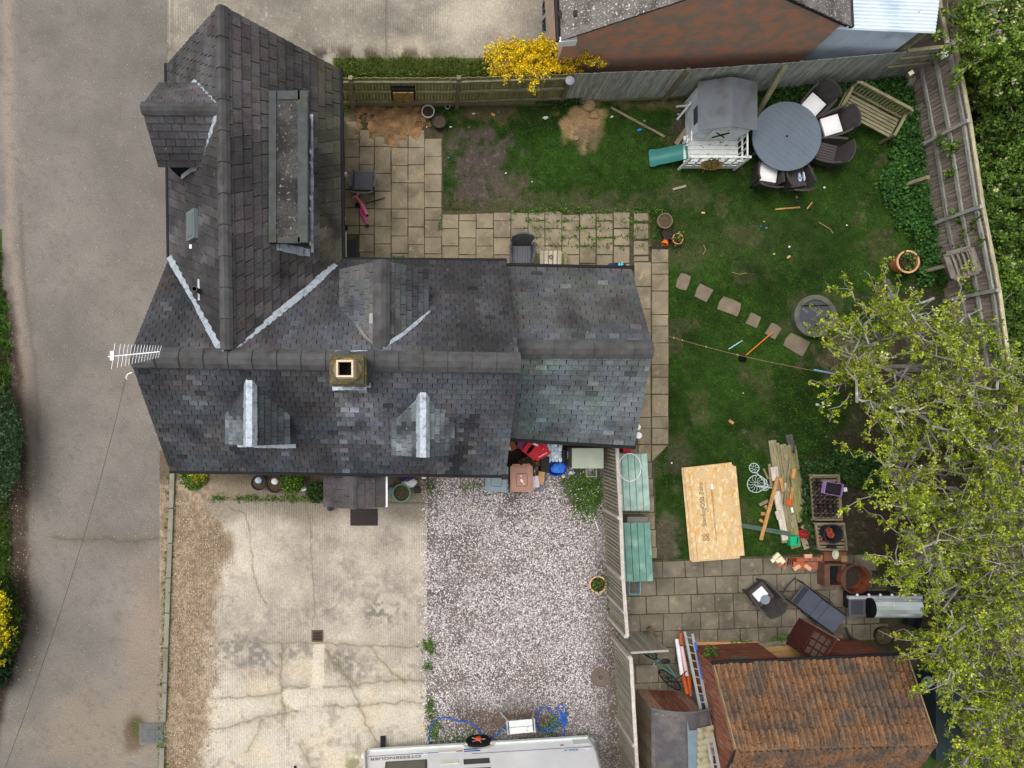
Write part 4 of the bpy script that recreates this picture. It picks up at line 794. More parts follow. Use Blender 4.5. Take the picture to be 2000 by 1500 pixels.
m_ctile = mat('lichen_tile', (108, 102, 98), var=.15, scale=5, rgb2=(74, 68, 64), thr=(.5, .66), scale2=2, rgb3=(206, 200, 192), thr3=(.6, .66), scale3=26, fine=.25, fscale=40, orand=.08, bump=.5)
MB().slab([(-.12, -.08, zb - .02), (-.12, 7, zb - .02), (gl / 2, 7, zr_ - .06), (gl / 2, -.08, zr_ - .06)], .08).slab([(gl + .12, 7, zb - .02), (gl + .12, -.08, zb - .02), (gl / 2, -.08, zr_ - .06), (gl / 2, 7, zr_ - .06)], .08).build('roof', m_deck, barn, world=False)
nrow = 11
for sd in (0, 1):
    for r in range(nrow):
        for k in range(9):
            f0, f1_ = r / nrow, (r + 1.1) / nrow; xa = (-.15 + (gl / 2 + .15) * f0); xb = (-.15 + (gl / 2 + .15) * min(f1_, 1.0)); za = zb - .02 + (zr_ - zb) * f0 + .05; zc = zb - .02 + (zr_ - zb) * min(f1_, 1) + .03
            if sd: xa, xb = gl - xa, gl - xb
            y = -.12 + k * .42 - (.2 if r % 2 else 0); y1_ = y + .415; y = max(y, -.12); V = [(xa, y, za), (xa, y1_, za), (xb, y1_, zc), (xb, y, zc)]
            mb = MB()._add(V + [(a, b, c - .03) for a, b, c in V], [(0, 1, 2, 3), (0, 4, 5, 1), (1, 5, 6, 2), (2, 6, 7, 3), (3, 7, 4, 0)]); mb.build('roof_tile', m_ctile, barn, world=False)
m_mossd = mat('moss_clump', (58, 48, 40), var=.3, scale=20, fine=.3, bump=.8)
for i in range(16):
    r = random.randint(0, 9); f0 = r / nrow; x = -.15 + (gl / 2 + .15) * f0; z = zb + (zr_ - zb) * f0; y = random.uniform(0, 1.4)
    if i % 3 == 0: x = gl - x
    MB().ball((x, y, z + .05), .05, 9, 5, random.uniform(.8, 1.4), random.uniform(1.5, 3.4), .5, .2).build('moss_clump', m_mossd, barn, world=False)
MB().tube([(-.2, -.1, zb - .06), (-.2, 7, zb - .06)], .06, 8).build('gutter', m_gut, barn, world=False); MB().tube([(gl + .2, -.1, zb - .06), (gl + .2, 7, zb - .06)], .06, 8).build('gutter', m_gut, barn, world=False)
MB().box((.02, -.08, zb - .12), (.42, .12, .22)).build('box_end', m_white, barn, world=False)
# corrugated metal shed
m_tin = mat('corrugated_tin', (216, 228, 240), var=.08, scale=2, rgb2=(178, 196, 214), thr=(.5, .7), scale2=1.3, rgb3=(120, 84, 62), thr3=(.7, .76), scale3=4, fine=.08, rough=.45, metal=.15)
tin = thing('tin_shed', 'pale blue corrugated metal shed with rust streaks', 'shed', (9.75, 9.0, 0))
def corr(mb, A, B, C, D, pitch=.075, amp=.016):
    """sheet from edge A-B to D-C, corrugations running from AB to DC"""
    A, B, C, D = map(Vector, (A, B, C, D)); n = int((B - A).length / pitch) * 2; nr = (B - A).cross(D - A).normalized(); V = []
    for i in range(n + 1):
        t = i / n; h = nr * (amp if i % 2 else -amp); V += [A.lerp(B, t) + h, D.lerp(C, t) + h]
    mb._add(V, [(2 * i, 2 * i + 2, 2 * i + 3, 2 * i + 1) for i in range(n)]); return mb
tw0, tw1 = W(1624, 48, 2.49), W(1826, 57, 2.49)
corr(MB(), Vector((tw0.x, tw0.y, 0)), Vector((tw1.x - .25, tw1.y, 0)), Vector((tw1.x - .25, tw1.y, 2.42)), Vector((tw0.x, tw0.y, 2.42))).build('front_sheet', m_tin, tin)
corr(MB(), Vector((tw0.x - .1, tw0.y + 2.4, 3.0)), Vector((tw0.x - .1, tw0.y - .1, 2.5)), Vector((tw1.x, tw1.y - .1, 2.5)), Vector((tw1.x, tw1.y + 2.4, 3.0))).build('roof_sheet', m_tin, tin)
bar('post', Vector((tw1.x - .15, tw1.y - .02, 0)), Vector((tw1.x - .15, tw1.y - .02, 2.4)), .1, .1, m_rail, tin, up=(0, 1, 0))
MB().box((tw1.x - .3, tw1.y + 1.2, 1.2), (.04, 2.2, 2.4)).build('side_sheet', mat('rusty_sheet', (96, 58, 40), var=.3), tin)
# ================================================================== SHEDS (south-east)
m_pant = mat('clay_pantile', (122, 90, 64), var=.22, scale=4, rgb2=(92, 78, 68), thr=(.42, .6), scale2=2.2, rgb3=(62, 54, 45), thr3=(.56, .62), scale3=19, fine=.25, fscale=30, orand=.08, bump=.5, bscale=30, rough=.9)
m_redw = woodz('red_board', (126, 74, 56), (146, 118, 102)); m_redh = wood('red_board_h', (112, 62, 48), (128, 92, 76))
SHE, SHR = 1.9, 3.05
e0, e1 = W(1395, 1300, SHE), W(1769, 1283, SHE); r0, r1 = W(1438, 1464, SHR), W(1826, 1452, SHR); ey = (e1 - e0).normalized(); dep = (r0 - e0) - ey * (r0 - e0).dot(ey)
shed = thing('garden_shed', 'wooden garden shed under an orange brown pantile roof', 'shed', W(1580, 1400)); s0, s1 = r0 + Vector((dep.x, dep.y, SHE - SHR)), r1 + Vector((dep.x, dep.y, SHE - SHR))
rf = MB().slab((e0, e1, r1, r0), .06).slab((s1, s0, r0, r1), .06).build('roof', m_deck, shed)
def pantile(par, A, B, C, D, rows, ncol):
    A, B, C, D = map(Vector, (A, B, C, D)); nr = (B - A).cross(D - A).normalized(); nr = nr if nr.z > 0 else -nr
    for r in range(rows):
        v0, v1 = r / rows, min(1., (r + 1.13) / rows)
        for c in range(ncol):
            V = []; tj = random.uniform(-.012, .006); tl = random.uniform(0, .014); prof = [(0, .018), (.12, .07), (.26, .08), (.4, .03), (.52, .010), (.62, .065), (.76, .078), (.9, .03), (1.0, .012)]
            for vi, (v, lift) in enumerate(((v0, .05), (v1, .0))):
                for (u, h) in prof: uu = (c + u) / ncol; V.append(A.lerp(B, uu).lerp(D.lerp(C, uu), v + tj * (vi == 0)) + nr * (h + lift + tl + random.uniform(0, .003)))
            for (u, h) in prof: uu = (c + u) / ncol; V.append(A.lerp(B, uu).lerp(D.lerp(C, uu), v0) + nr * .006)
            k = len(prof); MB()._add(V, [(i, i + 1, k + i + 1, k + i) for i in range(k - 1)] + [(2 * k + i, 2 * k + i + 1, i + 1, i) for i in range(k - 1)]).build('roof_tile', m_pant, par, smooth=False)
pantile(rf, e0, e1, r1, r0, 5, 15); pantile(rf, s1, s0, r0, r1, 3, 15)
ridge_tiles(rf, r0, r1, 12, .17, .1, m_pant); gutter(shed, e0 + Vector((-.05, .06, -.02)), e1 + Vector((.05, .06, -.02)), .05)
wa, wb = e0 + ey * .12 + Vector((0, -.14, 0)), e1 - ey * .12 + Vector((0, -.14, 0)); wc, wd = s0 + ey * .12 + Vector((0, .14, 0)), s1 - ey * .12 + Vector((0, .14, 0))
doorx = (.40, .62); L = (wb - wa).length
for (t0, t1) in ((0, doorx[0]), (doorx[1], 1)):
    for k in range(13): z = .10 + k * .14; p, q = wa.lerp(wb, t0), wa.lerp(wb, t1); bar('board', Vector((p.x, p.y, z)), Vector((q.x, q.y, z)), .02, .138, m_redh, shed)
for side, (p, q) in (('w', (wa, wc)), ('e', (wb, wd))):
    n = int((q - p).length / .15)
    for k in range(n):
        t = (k + .5) / n; b = p.lerp(q, t); zt = SHE + (SHR - SHE) * (1 - abs(t - .5) * 2) - .04; bar('board', Vector((b.x, b.y, .05)), Vector((b.x, b.y, zt)), .145, .02, m_redw, shed, up=(1, 0, 0))
p, q = wc, wd
for k in range(13): z = .10 + k * .14; bar('board', Vector((p.x, p.y, z)), Vector((q.x, q.y, z)), .02, .138, m_redh, shed)
MB().box((wa.lerp(wd, .5).x, wa.lerp(wd, .5).y, .04), (L * .97, 2.8, .06)).build('floor', wood('osb_floor', (176, 138, 92)), shed)
m_verge = wood('verge_board', (150, 128, 96), (120, 92, 66)); bar('barge_board', e0 + Vector((-.02, 0, .0)), r0 + Vector((-.02, 0, .0)), .03, .12, m_verge, shed); bar('barge_board', e1 + Vector((.02, 0, .0)), r1 + Vector((.02, 0, .0)), .03, .12, m_verge, shed)
bar('step', W(1478, 1259, .05), W(1545, 1254, .05), .14, .1, m_post, shed)
# open glazed door, hinged at the front wall
m_door = wood('dark_red_door', (74, 40, 34), (60, 34, 30), orand=.0); da, db = W(1534, 1256), W(1563, 1208); dv = (db - da); dvn = dv.normalized(); up_ = Vector((0, 0, 1))
dr = thing('door', None, None, da); dr.parent = shed; dr.matrix_local = wmtx(shed).inverted() @ MTX[dr]; [dr.__delitem__(k) for k in ('label', 'category') if k in dr]
nd = Vector((-dvn.y, dvn.x, 0)); hd = 1.78
def dpt(u, z): return da + dv * u + Vector((0, 0, z))
for (u0, u1, z0_, z1_) in ((0, 1, .04, .85), (0, .12, .85, hd), (.88, 1, .85, hd), (.12, .88, hd - .12, hd)): MB().slab([dpt(u0, z0_) + nd * .02, dpt(u1, z0_) + nd * .02, dpt(u1, z1_) + nd * .02, dpt(u0, z1_) + nd * .02], .04).build('door_panel', m_door, dr)
for u in (.37, .63): MB().beam(dpt(u, .85), dpt(u, hd - .12), .035, .035).build('glazing_bar', m_door, dr)
for z in (1.12, 1.4): MB().beam(dpt(.12, z), dpt(.88, z), .035, .035).build('glazing_bar', m_door, dr)
for i in range(3):
    for j in range(3): u0 = .12 + i * .255; z0_ = .87 + j * .268; MB().slab([dpt(u0, z0_), dpt(u0 + .24, z0_), dpt(u0 + .24, z0_ + .25), dpt(u0, z0_ + .25)], .006).build('pane', glass_mat('door_pane', (104, 84, 74), .2), dr)
bar('edge', dpt(1.01, .1), dpt(1.01, hd), .03, .05, wood('pink_edge', (150, 112, 104)), dr, up=nd)
# small shed with felt roof and clear corrugated lean-to
ss = thing('small_shed', 'narrow shed with grey felt roof and red brown end boards', 'shed', W(1290, 1400)); zt = 1.75
a, b = W(1242, 1345), W(1336, 1350)
for k in range(9):
    p = a.lerp(b, (k + .5) / 9); pale = k in (0, 1, 7, 8); zz = 1.55 + .22 * math.sin(math.pi * (k + .5) / 9); bar('board', p + Vector((0, 0, .05)), p + Vector((0, 0, zz)), (b - a).length / 9 - .004, .02, woodz('pale_red_board', (146, 116, 98)) if pale else m_redw, ss, up=(0, 1, 0))
for k in range(16): p = a + Vector((.0, -.08 - k * .15, 0)); bar('board', p + Vector((0, 0, .05)), p + Vector((0, 0, 1.55)), .146, .02, woodz('grey_side', (110, 98, 82)), ss, up=(1, 0, 0))
m_felt2 = mat('grey_felt', (78, 76, 78), var=.15, scale=3, rgb2=(96, 92, 90), fine=.3, fscale=60, rgb3=(120, 84, 56), thr3=(.7, .75), scale3=9)
prof = [(-.06, 1.52), (.2, 1.66), (.45, 1.74), (.68, 1.78), (.95, 1.74), (1.15, 1.66), (1.4, 1.55)]; ya, yb_ = a.y + .1, a.y - 2.6; V = []
for (x, z) in prof: V += [(a.x + x, ya, z), (a.x + x + .02, yb_, z)]
mb = MB()._add(V, [(2 * i, 2 * i + 2, 2 * i + 3, 2 * i + 1) for i in range(6)])._add([(v[0], v[1], v[2] - .04) for v in V], [(2 * i + 1, 2 * i + 3, 2 * i + 2, 2 * i) for i in range(6)]); mb.build('felt_roof', m_felt2, ss)
for y in (ya,): MB().tube([(a.x + x, y, z - .02) for x, z in prof], .025, 6).build('fascia', plain('grey_trim', (92, 92, 92)), ss)
m_flash = plain('blue_grey_flash', (112, 128, 136), rough=.6); MB()._add([(a.x + .72, ya - .16, 1.81), (a.x + .78, ya - .42, 1.80), (a.x + 1.0, ya - .42, 1.765), (a.x + 1.02, yb_, 1.76), (a.x + .78, yb_, 1.80), (a.x + .74, ya - .8, 1.81)], [(0, 5, 1), (1, 5, 4, 3, 2)]).build('flashing', m_flash, ss)
m_cream = mat('clear_corrugated', (170, 162, 134), var=.12, scale=3, rgb2=(128, 122, 96), scale2=4, fine=.12, rough=.5); corr(MB(), (a.x + .98, ya - .38, 1.80), (a.x + .98, yb_, 1.80), (a.x + 1.46, yb_, 1.60), (a.x + 1.46, ya - .38, 1.60), .15, .02).build('roof_sheet', m_cream, ss)
# ================================================================== GARDEN FURNITURE AND GOODS
m_rat = mat('brown_rattan', (62, 58, 58), var=.15, scale=6, fine=.25, fscale=90, bump=.6, bscale=90, rough=.6); m_ratd = plain('rattan_slat', (74, 68, 68), rough=.6, fine=.15)
m_ratg = mat('grey_rattan', (86, 86, 90), var=.15, scale=6, fine=.25, fscale=90, bump=.6, bscale=90, rough=.6)
m_cush = mat('white_cushion', (226, 224, 222), var=.04, fine=.04, rough=.9, bump=.3, bscale=12)
def rattan_chair(label, loc, rz, m=None, slatm=None, group='rattan armchairs', w=.58, d=.56):
    """faces local -Y"""
    m = m or m_rat; c = thing('rattan_chair', label, 'chair', loc, rz, group)
    mb = MB(); n = 7
    for i in range(n): x = -w / 2 + .05 + (w - .1) * (i + .5) / n; mb.box((x, .0, .40), ((w - .1) / n - .012, d - .06, .03))
    mb.box((0, .0, .375), (w - .06, d - .04, .03)); mb.build('seat', slatm or m_ratd, c, False)
    for sx in (-1, 1):   # arms sweep back and flare
        V = []; pr = [(-d / 2, .56, .0), (-d / 4, .61, .03), (0, .65, .045), (d / 4, .71, .05), (d / 2, .80, .03)]
        for (y, z, fl) in pr: V += [(sx * (w / 2 - .03), y, .22), (sx * (w / 2 + .0), y, .22), (sx * (w / 2 + fl + .02), y, z), (sx * (w / 2 + fl - .035), y, z)]
        fs = []
        for i in range(4):
            for k in range(4): fs.append((i * 4 + k, i * 4 + (k + 1) % 4, i * 4 + 4 + (k + 1) % 4, i * 4 + 4 + k))
        MB()._add(V, fs + [(3, 2, 1, 0), (16, 17, 18, 19)]).build('arm', m, c, False)
    V = []; nb = 7
    for i in range(nb):
        t = i / (nb - 1) * 2 - 1; x = t * w / 2; bow = (1 - t * t) * .07; V += [(x * .92, d / 2 - .02, .25), (x * .92, d / 2 + .03, .25), (x * 1.06, d / 2 + .16 + bow, .9 - .06 * t * t), (x * 1.06, d / 2 + .12 + bow, .9 - .06 * t * t)]
    fs = []
    for i in range(nb - 1):
        for k in range(4): fs.append((i * 4 + k, i * 4 + (k + 1) % 4, i * 4 + 4 + (k + 1) % 4, i * 4 + 4 + k))
    MB()._add(V, fs + [(3, 2, 1, 0), ((nb - 1) * 4, (nb - 1) * 4 + 1, (nb - 1) * 4 + 2, (nb - 1) * 4 + 3)]).build('backrest', m, c, False)
    MB().box((0, -d / 2 + .02, .3), (w - .06, .03, .16)).build('apron', m, c, False)
    for sx in (-1, 1):
        for sy in (-1, 1): MB().box((sx * (w / 2 - .04), sy * (d / 2 - .04), .19), (.05, .05, .38)).build('leg', m, c, False)
    return c
def face_to(p, q):   # rotation that points local -Y from p to q
    d = Vector(q) - Vector(p); return math.atan2(d.y, d.x) + math.pi / 2
TC = W(1537, 266, .73); TC.z = 0
tb = thing('round_table', 'large round grey slatted garden table with parasol hole', 'table', TC)
m_tab = mat('grey_tabletop', (96, 105, 114), var=.06, scale=3, fine=.08, fscale=50, rgb3=(150, 138, 112), thr3=(.74, .8), scale3=12, rough=.55, bump=.15)
r = .895; ang = R(-38); mb = MB()
for i in range(13):
    y0_, y1_ = -r + 2 * r * i / 13 + .0012, -r + 2 * r * (i + 1) / 13 - .0012; ys = np.linspace(y0_, y1_, 5); ys = np.clip(ys, -r + .002, r - .002); P = [(math.sqrt(max(r * r - y * y, 0)), y) for y in ys] + [(-math.sqrt(max(r * r - y * y, 0)), y) for y in ys[::-1]]
    P = [(x * math.cos(ang) - y * math.sin(ang) + TC.x, x * math.sin(ang) + y * math.cos(ang) + TC.y) for x, y in P]; MB().prism(P, .705, .73 + random.uniform(0, .0015)).build('tabletop_slat', m_tab, tb)
MB().lathe([(r - .05, .69), (r + .008, .69), (r + .008, .728), (r - .05, .728)], TC, 48, cap=False).build('rim', m_tab, tb); MB().lathe([(.001, .735), (.028, .735)], TC, 14).build('parasol_hole', m_dark, tb)
for k in range(4): x, y = .6 * math.cos(k * 1.571 + .4), .6 * math.sin(k * 1.571 + .4); MB().box(TC + Vector((x, y, .35)), (.07, .07, .7)).build('leg', m_tab, tb)
CH = [((1588, 205), 'dark rattan chair with white cushion at the top of the round table', 1), ((1624, 245), 'dark rattan chair with white cushion beside the wooden bench', 1), ((1614, 298), 'empty dark rattan chair pushed back on the lower right of the round table', 0), ((1554, 346), 'dark rattan chair with flip flops on its seat', 2), ((1498, 340), 'dark rattan chair with white cushion nearest the playhouse', 1)]
for (p, lab, k) in CH:
    q = W(p[0], p[1], .42); q.z = 0; rz = face_to(q, TC) + (R(14) if p[0] == 1498 else (R(-14) if p[0] == 1554 else 0)); rattan_chair(lab, q, rz, group='chairs round the garden table')
    Mz = Matrix.Rotation(rz, 3, 'Z')
    if k == 1:
        cu = MB(); V = []; n = 6
        for i in range(n + 1):
            for j in range(n + 1): u, v = i / n * 2 - 1, j / n * 2 - 1; V.append((u * .24, v * .24 - .03, .47 + .03 * (1 - u ** 4) * (1 - v ** 4)))
        fs = [(i * 7 + j, (i + 1) * 7 + j, (i + 1) * 7 + j + 1, i * 7 + j + 1) for i in range(n) for j in range(n)]; mo = cu._add(V, fs).box((0, -.03, .445), (.48, .48, .055)); mo.v = [tuple(Mz @ Vector(p_) + q) for p_ in mo.v]
        o = mo.build('seat_cushion', m_cush, smooth=False); tag(o, {1588: 'square white cushion on the chair at the top of the table', 1624: 'square white cushion on the chair beside the bench', 1498: 'square white cushion on the chair nearest the playhouse'}[p[0]], 'cushion', 'white seat cushions')
    if k == 2:
        for sx, lab2 in ((-.10, 'pale blue flip flop lying near the arm on the chair seat'), (-.20, 'white flip flop standing on edge on the chair seat')):
            ff = thing('flip_flop', lab2, 'flip flop', q + Mz @ Vector((sx, .02, .42)), rz); P = [(.045 * math.cos(t) * (1.1 if math.sin(t) > 0 else .85), .12 * math.sin(t)) for t in np.linspace(0, 6.283, 15)[:-1]]; s = MB().prism(P, 0, .02)
            if sx < -.15: s.v = [(z + .0, y, x + .05) for x, y, z in s.v]
            s.build('sole', plain('flop_blue', (168, 186, 222)) if sx > -.15 else m_white, ff, False)
            if sx > -.15: MB().tube([(-.035, -.02, .02), (0, .05, .04), (.035, -.02, .02)], .008, 6).build('strap', plain('strap_navy', (60, 70, 120)), ff, False)
c6 = W(710, 353, .42); c6.z = 0; rattan_chair('grey rattan chair on the patio beside the pink scooter', c6, R(178), m_ratg, plain('ratslat2', (92, 92, 98)), w=.56, d=.52)
c7 = W(1018, 497, .42); c7.z = 0; rattan_chair('grey rattan chair against the house beside the slatted table', c7, R(0), m_ratg, plain('ratslat2', (92, 92, 98)), w=.56, d=.50)
c8 = W(1488, 1162, .42); c8.z = 0; rattan_chair('dark rattan chair on the terrace holding a white sheet of card', c8, R(218), group='rattan armchairs', w=.56, d=.54)
ca = tag(MB().box(c8 + Vector((-.05, .03, .43)), (.33, .27, .012), R(40)).build('card_sheet', m_white), 'white rectangular card on the terrace chair', 'card'); tag(MB().lathe([(.001, 0), (.11, 0), (.13, .02), (.001, .012)], c8 + Vector((.08, -.12, .42)), 20).build('plate', glass_mat('grey_glass', (120, 128, 140))), 'grey glass plate beside the card on the terrace chair', 'plate')
# ---- bench by the nettles
m_tk = wood('weathered_teak', (130, 122, 98), (108, 104, 72), orand=.12); bc = W(1697, 222, .42); bc.z = 0
be = thing('garden_bench', 'long weathered wooden garden bench beside the nettle bed', 'bench', bc, R(-28)); Lb = 1.52
def lb(name, a, b, w, t, par, m=None, up=(0, 0, 1)): M = wmtx(par); return bar(name, M @ Vector(a), M @ Vector(b), w, t, m or m_tk, par, up=M.to_3x3() @ Vector(up))
for i in range(6): y = -.27 + i * .092; lb('seat_slat', (-Lb / 2, y, .42), (Lb / 2, y, .42), .07, .02, be)
lb('back_rail', (-Lb / 2, .30, .90), (Lb / 2, .30, .90), .07, .05, be); lb('back_rail', (-Lb / 2, .26, .50), (Lb / 2, .26, .50), .05, .05, be)
for i in range(15): x = -Lb / 2 + .1 + i * (Lb - .2) / 14; lb('back_slat', (x, .265, .5), (x, .30, .88), .045, .015, be, up=(0, 1, 0))
for sx in (-1, 1):
    x = sx * (Lb / 2 + .02); lb('arm', (x, -.34, .64), (x, .28, .66), .07, .035, be)
    for y, h in ((-.29, .63), (.29, .9)): lb('leg', (x, y, 0), (x, y, h), .06, .06, be, up=(0, 1, 0))
    lb('side_rail', (x, -.29, .36), (x, .29, .36), .03, .07, be)
# ---- playhouse with deck and slide
m_pw = mat('pale_blue_boards', (196, 206, 212), var=.06, rgb2=(176, 186, 190), fine=.08, ribs=('Z', 6, .4, .15), bump=.2); m_proof = mat('grey_ply_roof', (104, 108, 112), var=.1, scale=3, rgb2=(86, 84, 82), thr=(.5, .66), scale2=1.5, fine=.12, orand=.04); m_pwt = mat('worn_white_wood', (206, 208, 204), var=.08, rgb3=(110, 104, 90), thr3=(.64, .7), scale3=12, fine=.1)
ph = thing('playhouse', 'white and pale blue playhouse with grey pitched roof and deck', 'playhouse', W(1400, 250)); X0, X1, XR = 6.96, 8.48, 7.72; Y0, Y1 = 7.05, 8.30; ZE, ZR = 1.15, 1.42
for sl, (xa, xb) in (('a', (X0, XR)), ('b', (X1, XR))): q = [(xa, Y0, ZE), (xa, Y1, ZE), (xb, Y1, ZR), (xb, Y0, ZR)]; MB().slab(q if xa > xb else q[::-1], .025).build('roof_panel', m_proof, ph)
bx0, bx1, by0, by1 = X0 + .1, X1 - .1, Y0 + .08, Y1 - .05
wall = MB(); wall._add([(bx0, by0, .3), (bx1, by0, .3), (bx1, by0, ZE), (XR, by0, ZR - .04), (bx0, by0, ZE)], [(0, 1, 2, 3, 4)])._add([(bx0, by0, .0), (bx0, by1, .0), (bx0, by1, ZE), (bx0, by0, ZE)], [(0, 3, 2, 1)])._add([(bx1, by0, 0), (bx1, by1, 0), (bx1, by1, ZE), (bx1, by0, ZE)], [(0, 1, 2, 3)])._add([(bx0, by1, 0), (bx1, by1, 0), (bx1, by1, ZE), (XR, by1, ZR - .04), (bx0, by1, ZE)], [(4, 3, 2, 1, 0)])
wall.build('wall', m_pw, ph); MB().box((XR, by0 - .015, .72), (.62, .02, .55)).build('stable_door', m_pwt, ph)
for k in (-1, 1): MB().beam((XR - .16, by0 - .035, .72 - k * .16), (XR + .16, by0 - .035, .72 + k * .16), .05 if k > 0 else .02, .02, (0, 1, 0)).build('door_strap', m_dark, ph)
MB().box((bx0 - .012, (by0 + by1) / 2 - .1, .8), (.02, .42, .3)).build('window', plain('window_dark', (70, 74, 72)), ph)
for y in (by0 + .02, by1 - .02): bar('corner_trim', (bx0 - .015, y, 0), (bx0 - .015, y, ZE), .05, .03, m_pwt, ph, up=(1, 0, 0))
for (p, q) in (((bx0 - .03, by1 - .2, .55), (bx0 - .22, by1 - .45, 0)), ((bx0 - .03, by1 - .2, .3), (bx0 - .24, by1 - .1, .0))): bar('strut', p, q, .05, .03, m_pwt, ph)
ZD = .36; dk0, dk1 = W(1335, 320, ZD), W(1441, 270, ZD)
for i in range(6): y = dk0.y + (dk1.y + .06 - dk0.y) * (i + .5) / 6; bar('deck_board', (dk0.x, y, ZD), (dk1.x, y, ZD), .115, .025, m_pwt, ph)
fy = dk0.y - .02
for z in (.92, .62): bar('rail', (dk0.x + .04, fy, z), (dk1.x + .02, fy, z), .04, .05, m_pwt, ph)
for i in range(7): x = dk0.x + .04 + i * (dk1.x - dk0.x) / 6; bar('baluster', (x, fy, .3), (x, fy, .92), .05, .02, m_pwt, ph, up=(0, 1, 0))
for x in (dk0.x, dk1.x + .05): bar('post', (x, fy - .01, 0), (x, fy - .01, .98), .06, .06, m_pwt, ph, up=(0, 1, 0))
bar('skirt_board', (dk0.x, fy, .2), (dk1.x, fy, .2), .025, .22, m_pwt, ph)
for z in (.62, .92): bar('side_rail', (dk1.x, fy, z), (dk1.x, by0, z), .03, .05, m_pwt, ph)
for i in range(4): y = fy + (by0 - fy) * (i + .5) / 4; bar('baluster', (dk1.x, y, .3), (dk1.x, y, .92), .03, .02, m_pwt, ph, up=(1, 0, 0))
for z in (.62, .92): bar('side_rail', (dk0.x, by0, z), (dk0.x, by0 - .28, z), .03, .05, m_pwt, ph)
for i in range(2): bar('baluster', (dk0.x, by0 - .08 - i * .14, .3), (dk0.x, by0 - .08 - i * .14, .92), .03, .02, m_pwt, ph, up=(1, 0, 0))
s0_, s1_ = W(1343, 296, .38), W(1268, 311, .06); sp = MB(); V = []; ns = 10; dd = (s1_ - s0_); dd.z = 0; dn = dd.normalized(); sn = Vector((-dn.y, dn.x, 0))
for i in range(ns + 1):
    t = i / ns; p = s0_.lerp(s1_, t); p.z = .06 + .34 * (1 - t) ** 1.5; hw = .2 + (.02 if t > .8 else 0)
    for (o_, h) in ((-1.05, .10), (-1, .10), (-.85, .0), (.85, .0), (1, .10), (1.05, .10)): V.append(p + sn * hw * o_ + Vector((0, 0, h * (1 - .3 * t))))
sp._add(V, [(i * 6 + k, i * 6 + k + 1, i * 6 + 7 + k, i * 6 + 6 + k) for i in range(ns) for k in range(5)]); sp.build('slide', plain('teal_plastic', (58, 118, 112), rough=.35), ph, smooth=True)
hb = thing('hanging_basket', 'brown trough of wilting plants on the playhouse rail', 'planter', W(1390, 322, .6)); hp = Vector(((dk0.x + dk1.x) / 2 - .12, fy - .12, .68))
MB().lathe([(.10, -.14), (.17, -.02), (.18, .0), (.15, .0), (.001, -.03)], hp, 16, 1.6, .75).build('trough', mat('coir', (112, 84, 58), fine=.3, var=.3), hb)
# ---- small leafy helper: rosettes of leaves
def leaves(name, pts, cols, size, parent=None, per=5, up=.55, m=None, shape=1.0, spread=.5):
    """pts (n,3) cluster centres; each cluster a loose rosette of folded leaf quads"""
    pts = np.asarray(pts, float); n = len(pts); cen = np.repeat(pts, per, 0); N = n * per; col = np.repeat(np.asarray(cols, float), per, 0) * RNG.uniform(.72, 1.22, (N, 1))
    a = RNG.uniform(0, 6.283, N); s = RNG.uniform(size[0], size[1], N); tilt = RNG.normal(.35, up, N); d = np.stack([np.cos(a) * np.cos(tilt), np.sin(a) * np.cos(tilt), np.sin(tilt)], 1); sd_ = np.stack([-np.sin(a), np.cos(a), RNG.normal(0, .35, N)], 1)
    b0 = cen + RNG.normal(0, 1, (N, 3)) * (s * spread)[:, None]; w = (s * .36 * shape)[:, None]; s = s[:, None]
    V = np.stack([b0, b0 + d * s * .5 + sd_ * w, b0 + d * s, b0 + d * s * .5 - sd_ * w], 1).reshape(-1, 3)
    Fc = np.arange(N * 4).reshape(-1, 4); C = np.repeat(lin(np.clip(col, 0, 255)), 4, 0); return npmesh(name, V, Fc, m or m_leafc, parent, C)
def bush_pts(c, r, n, zs=1.0, shell=.5):
    v = RNG.normal(0, 1, (n, 3)); v /= np.linalg.norm(v, axis=1)[:, None]; rad = RNG.uniform(shell, 1, n) ** .6; v = v * rad[:, None] * np.array([r, r, r * zs]); v[:, 2] = np.abs(v[:, 2]); return v + np.array(c)
def gcol(n, pal): pal = np.array(pal, float); return pal[RNG.integers(0, len(pal), n)]
GREENS = [(70, 96, 38), (86, 112, 46), (58, 84, 34), (100, 124, 52)]
leaves('plants', np.array(hp) + RNG.normal(0, 1, (60, 3)) * np.array([.16, .06, .03]) + np.array([0, 0, .05]), gcol(60, [(120, 96, 50), (86, 98, 40), (110, 70, 50), (70, 90, 36)]), (.03, .06), hb)['kind'] = 'stuff'
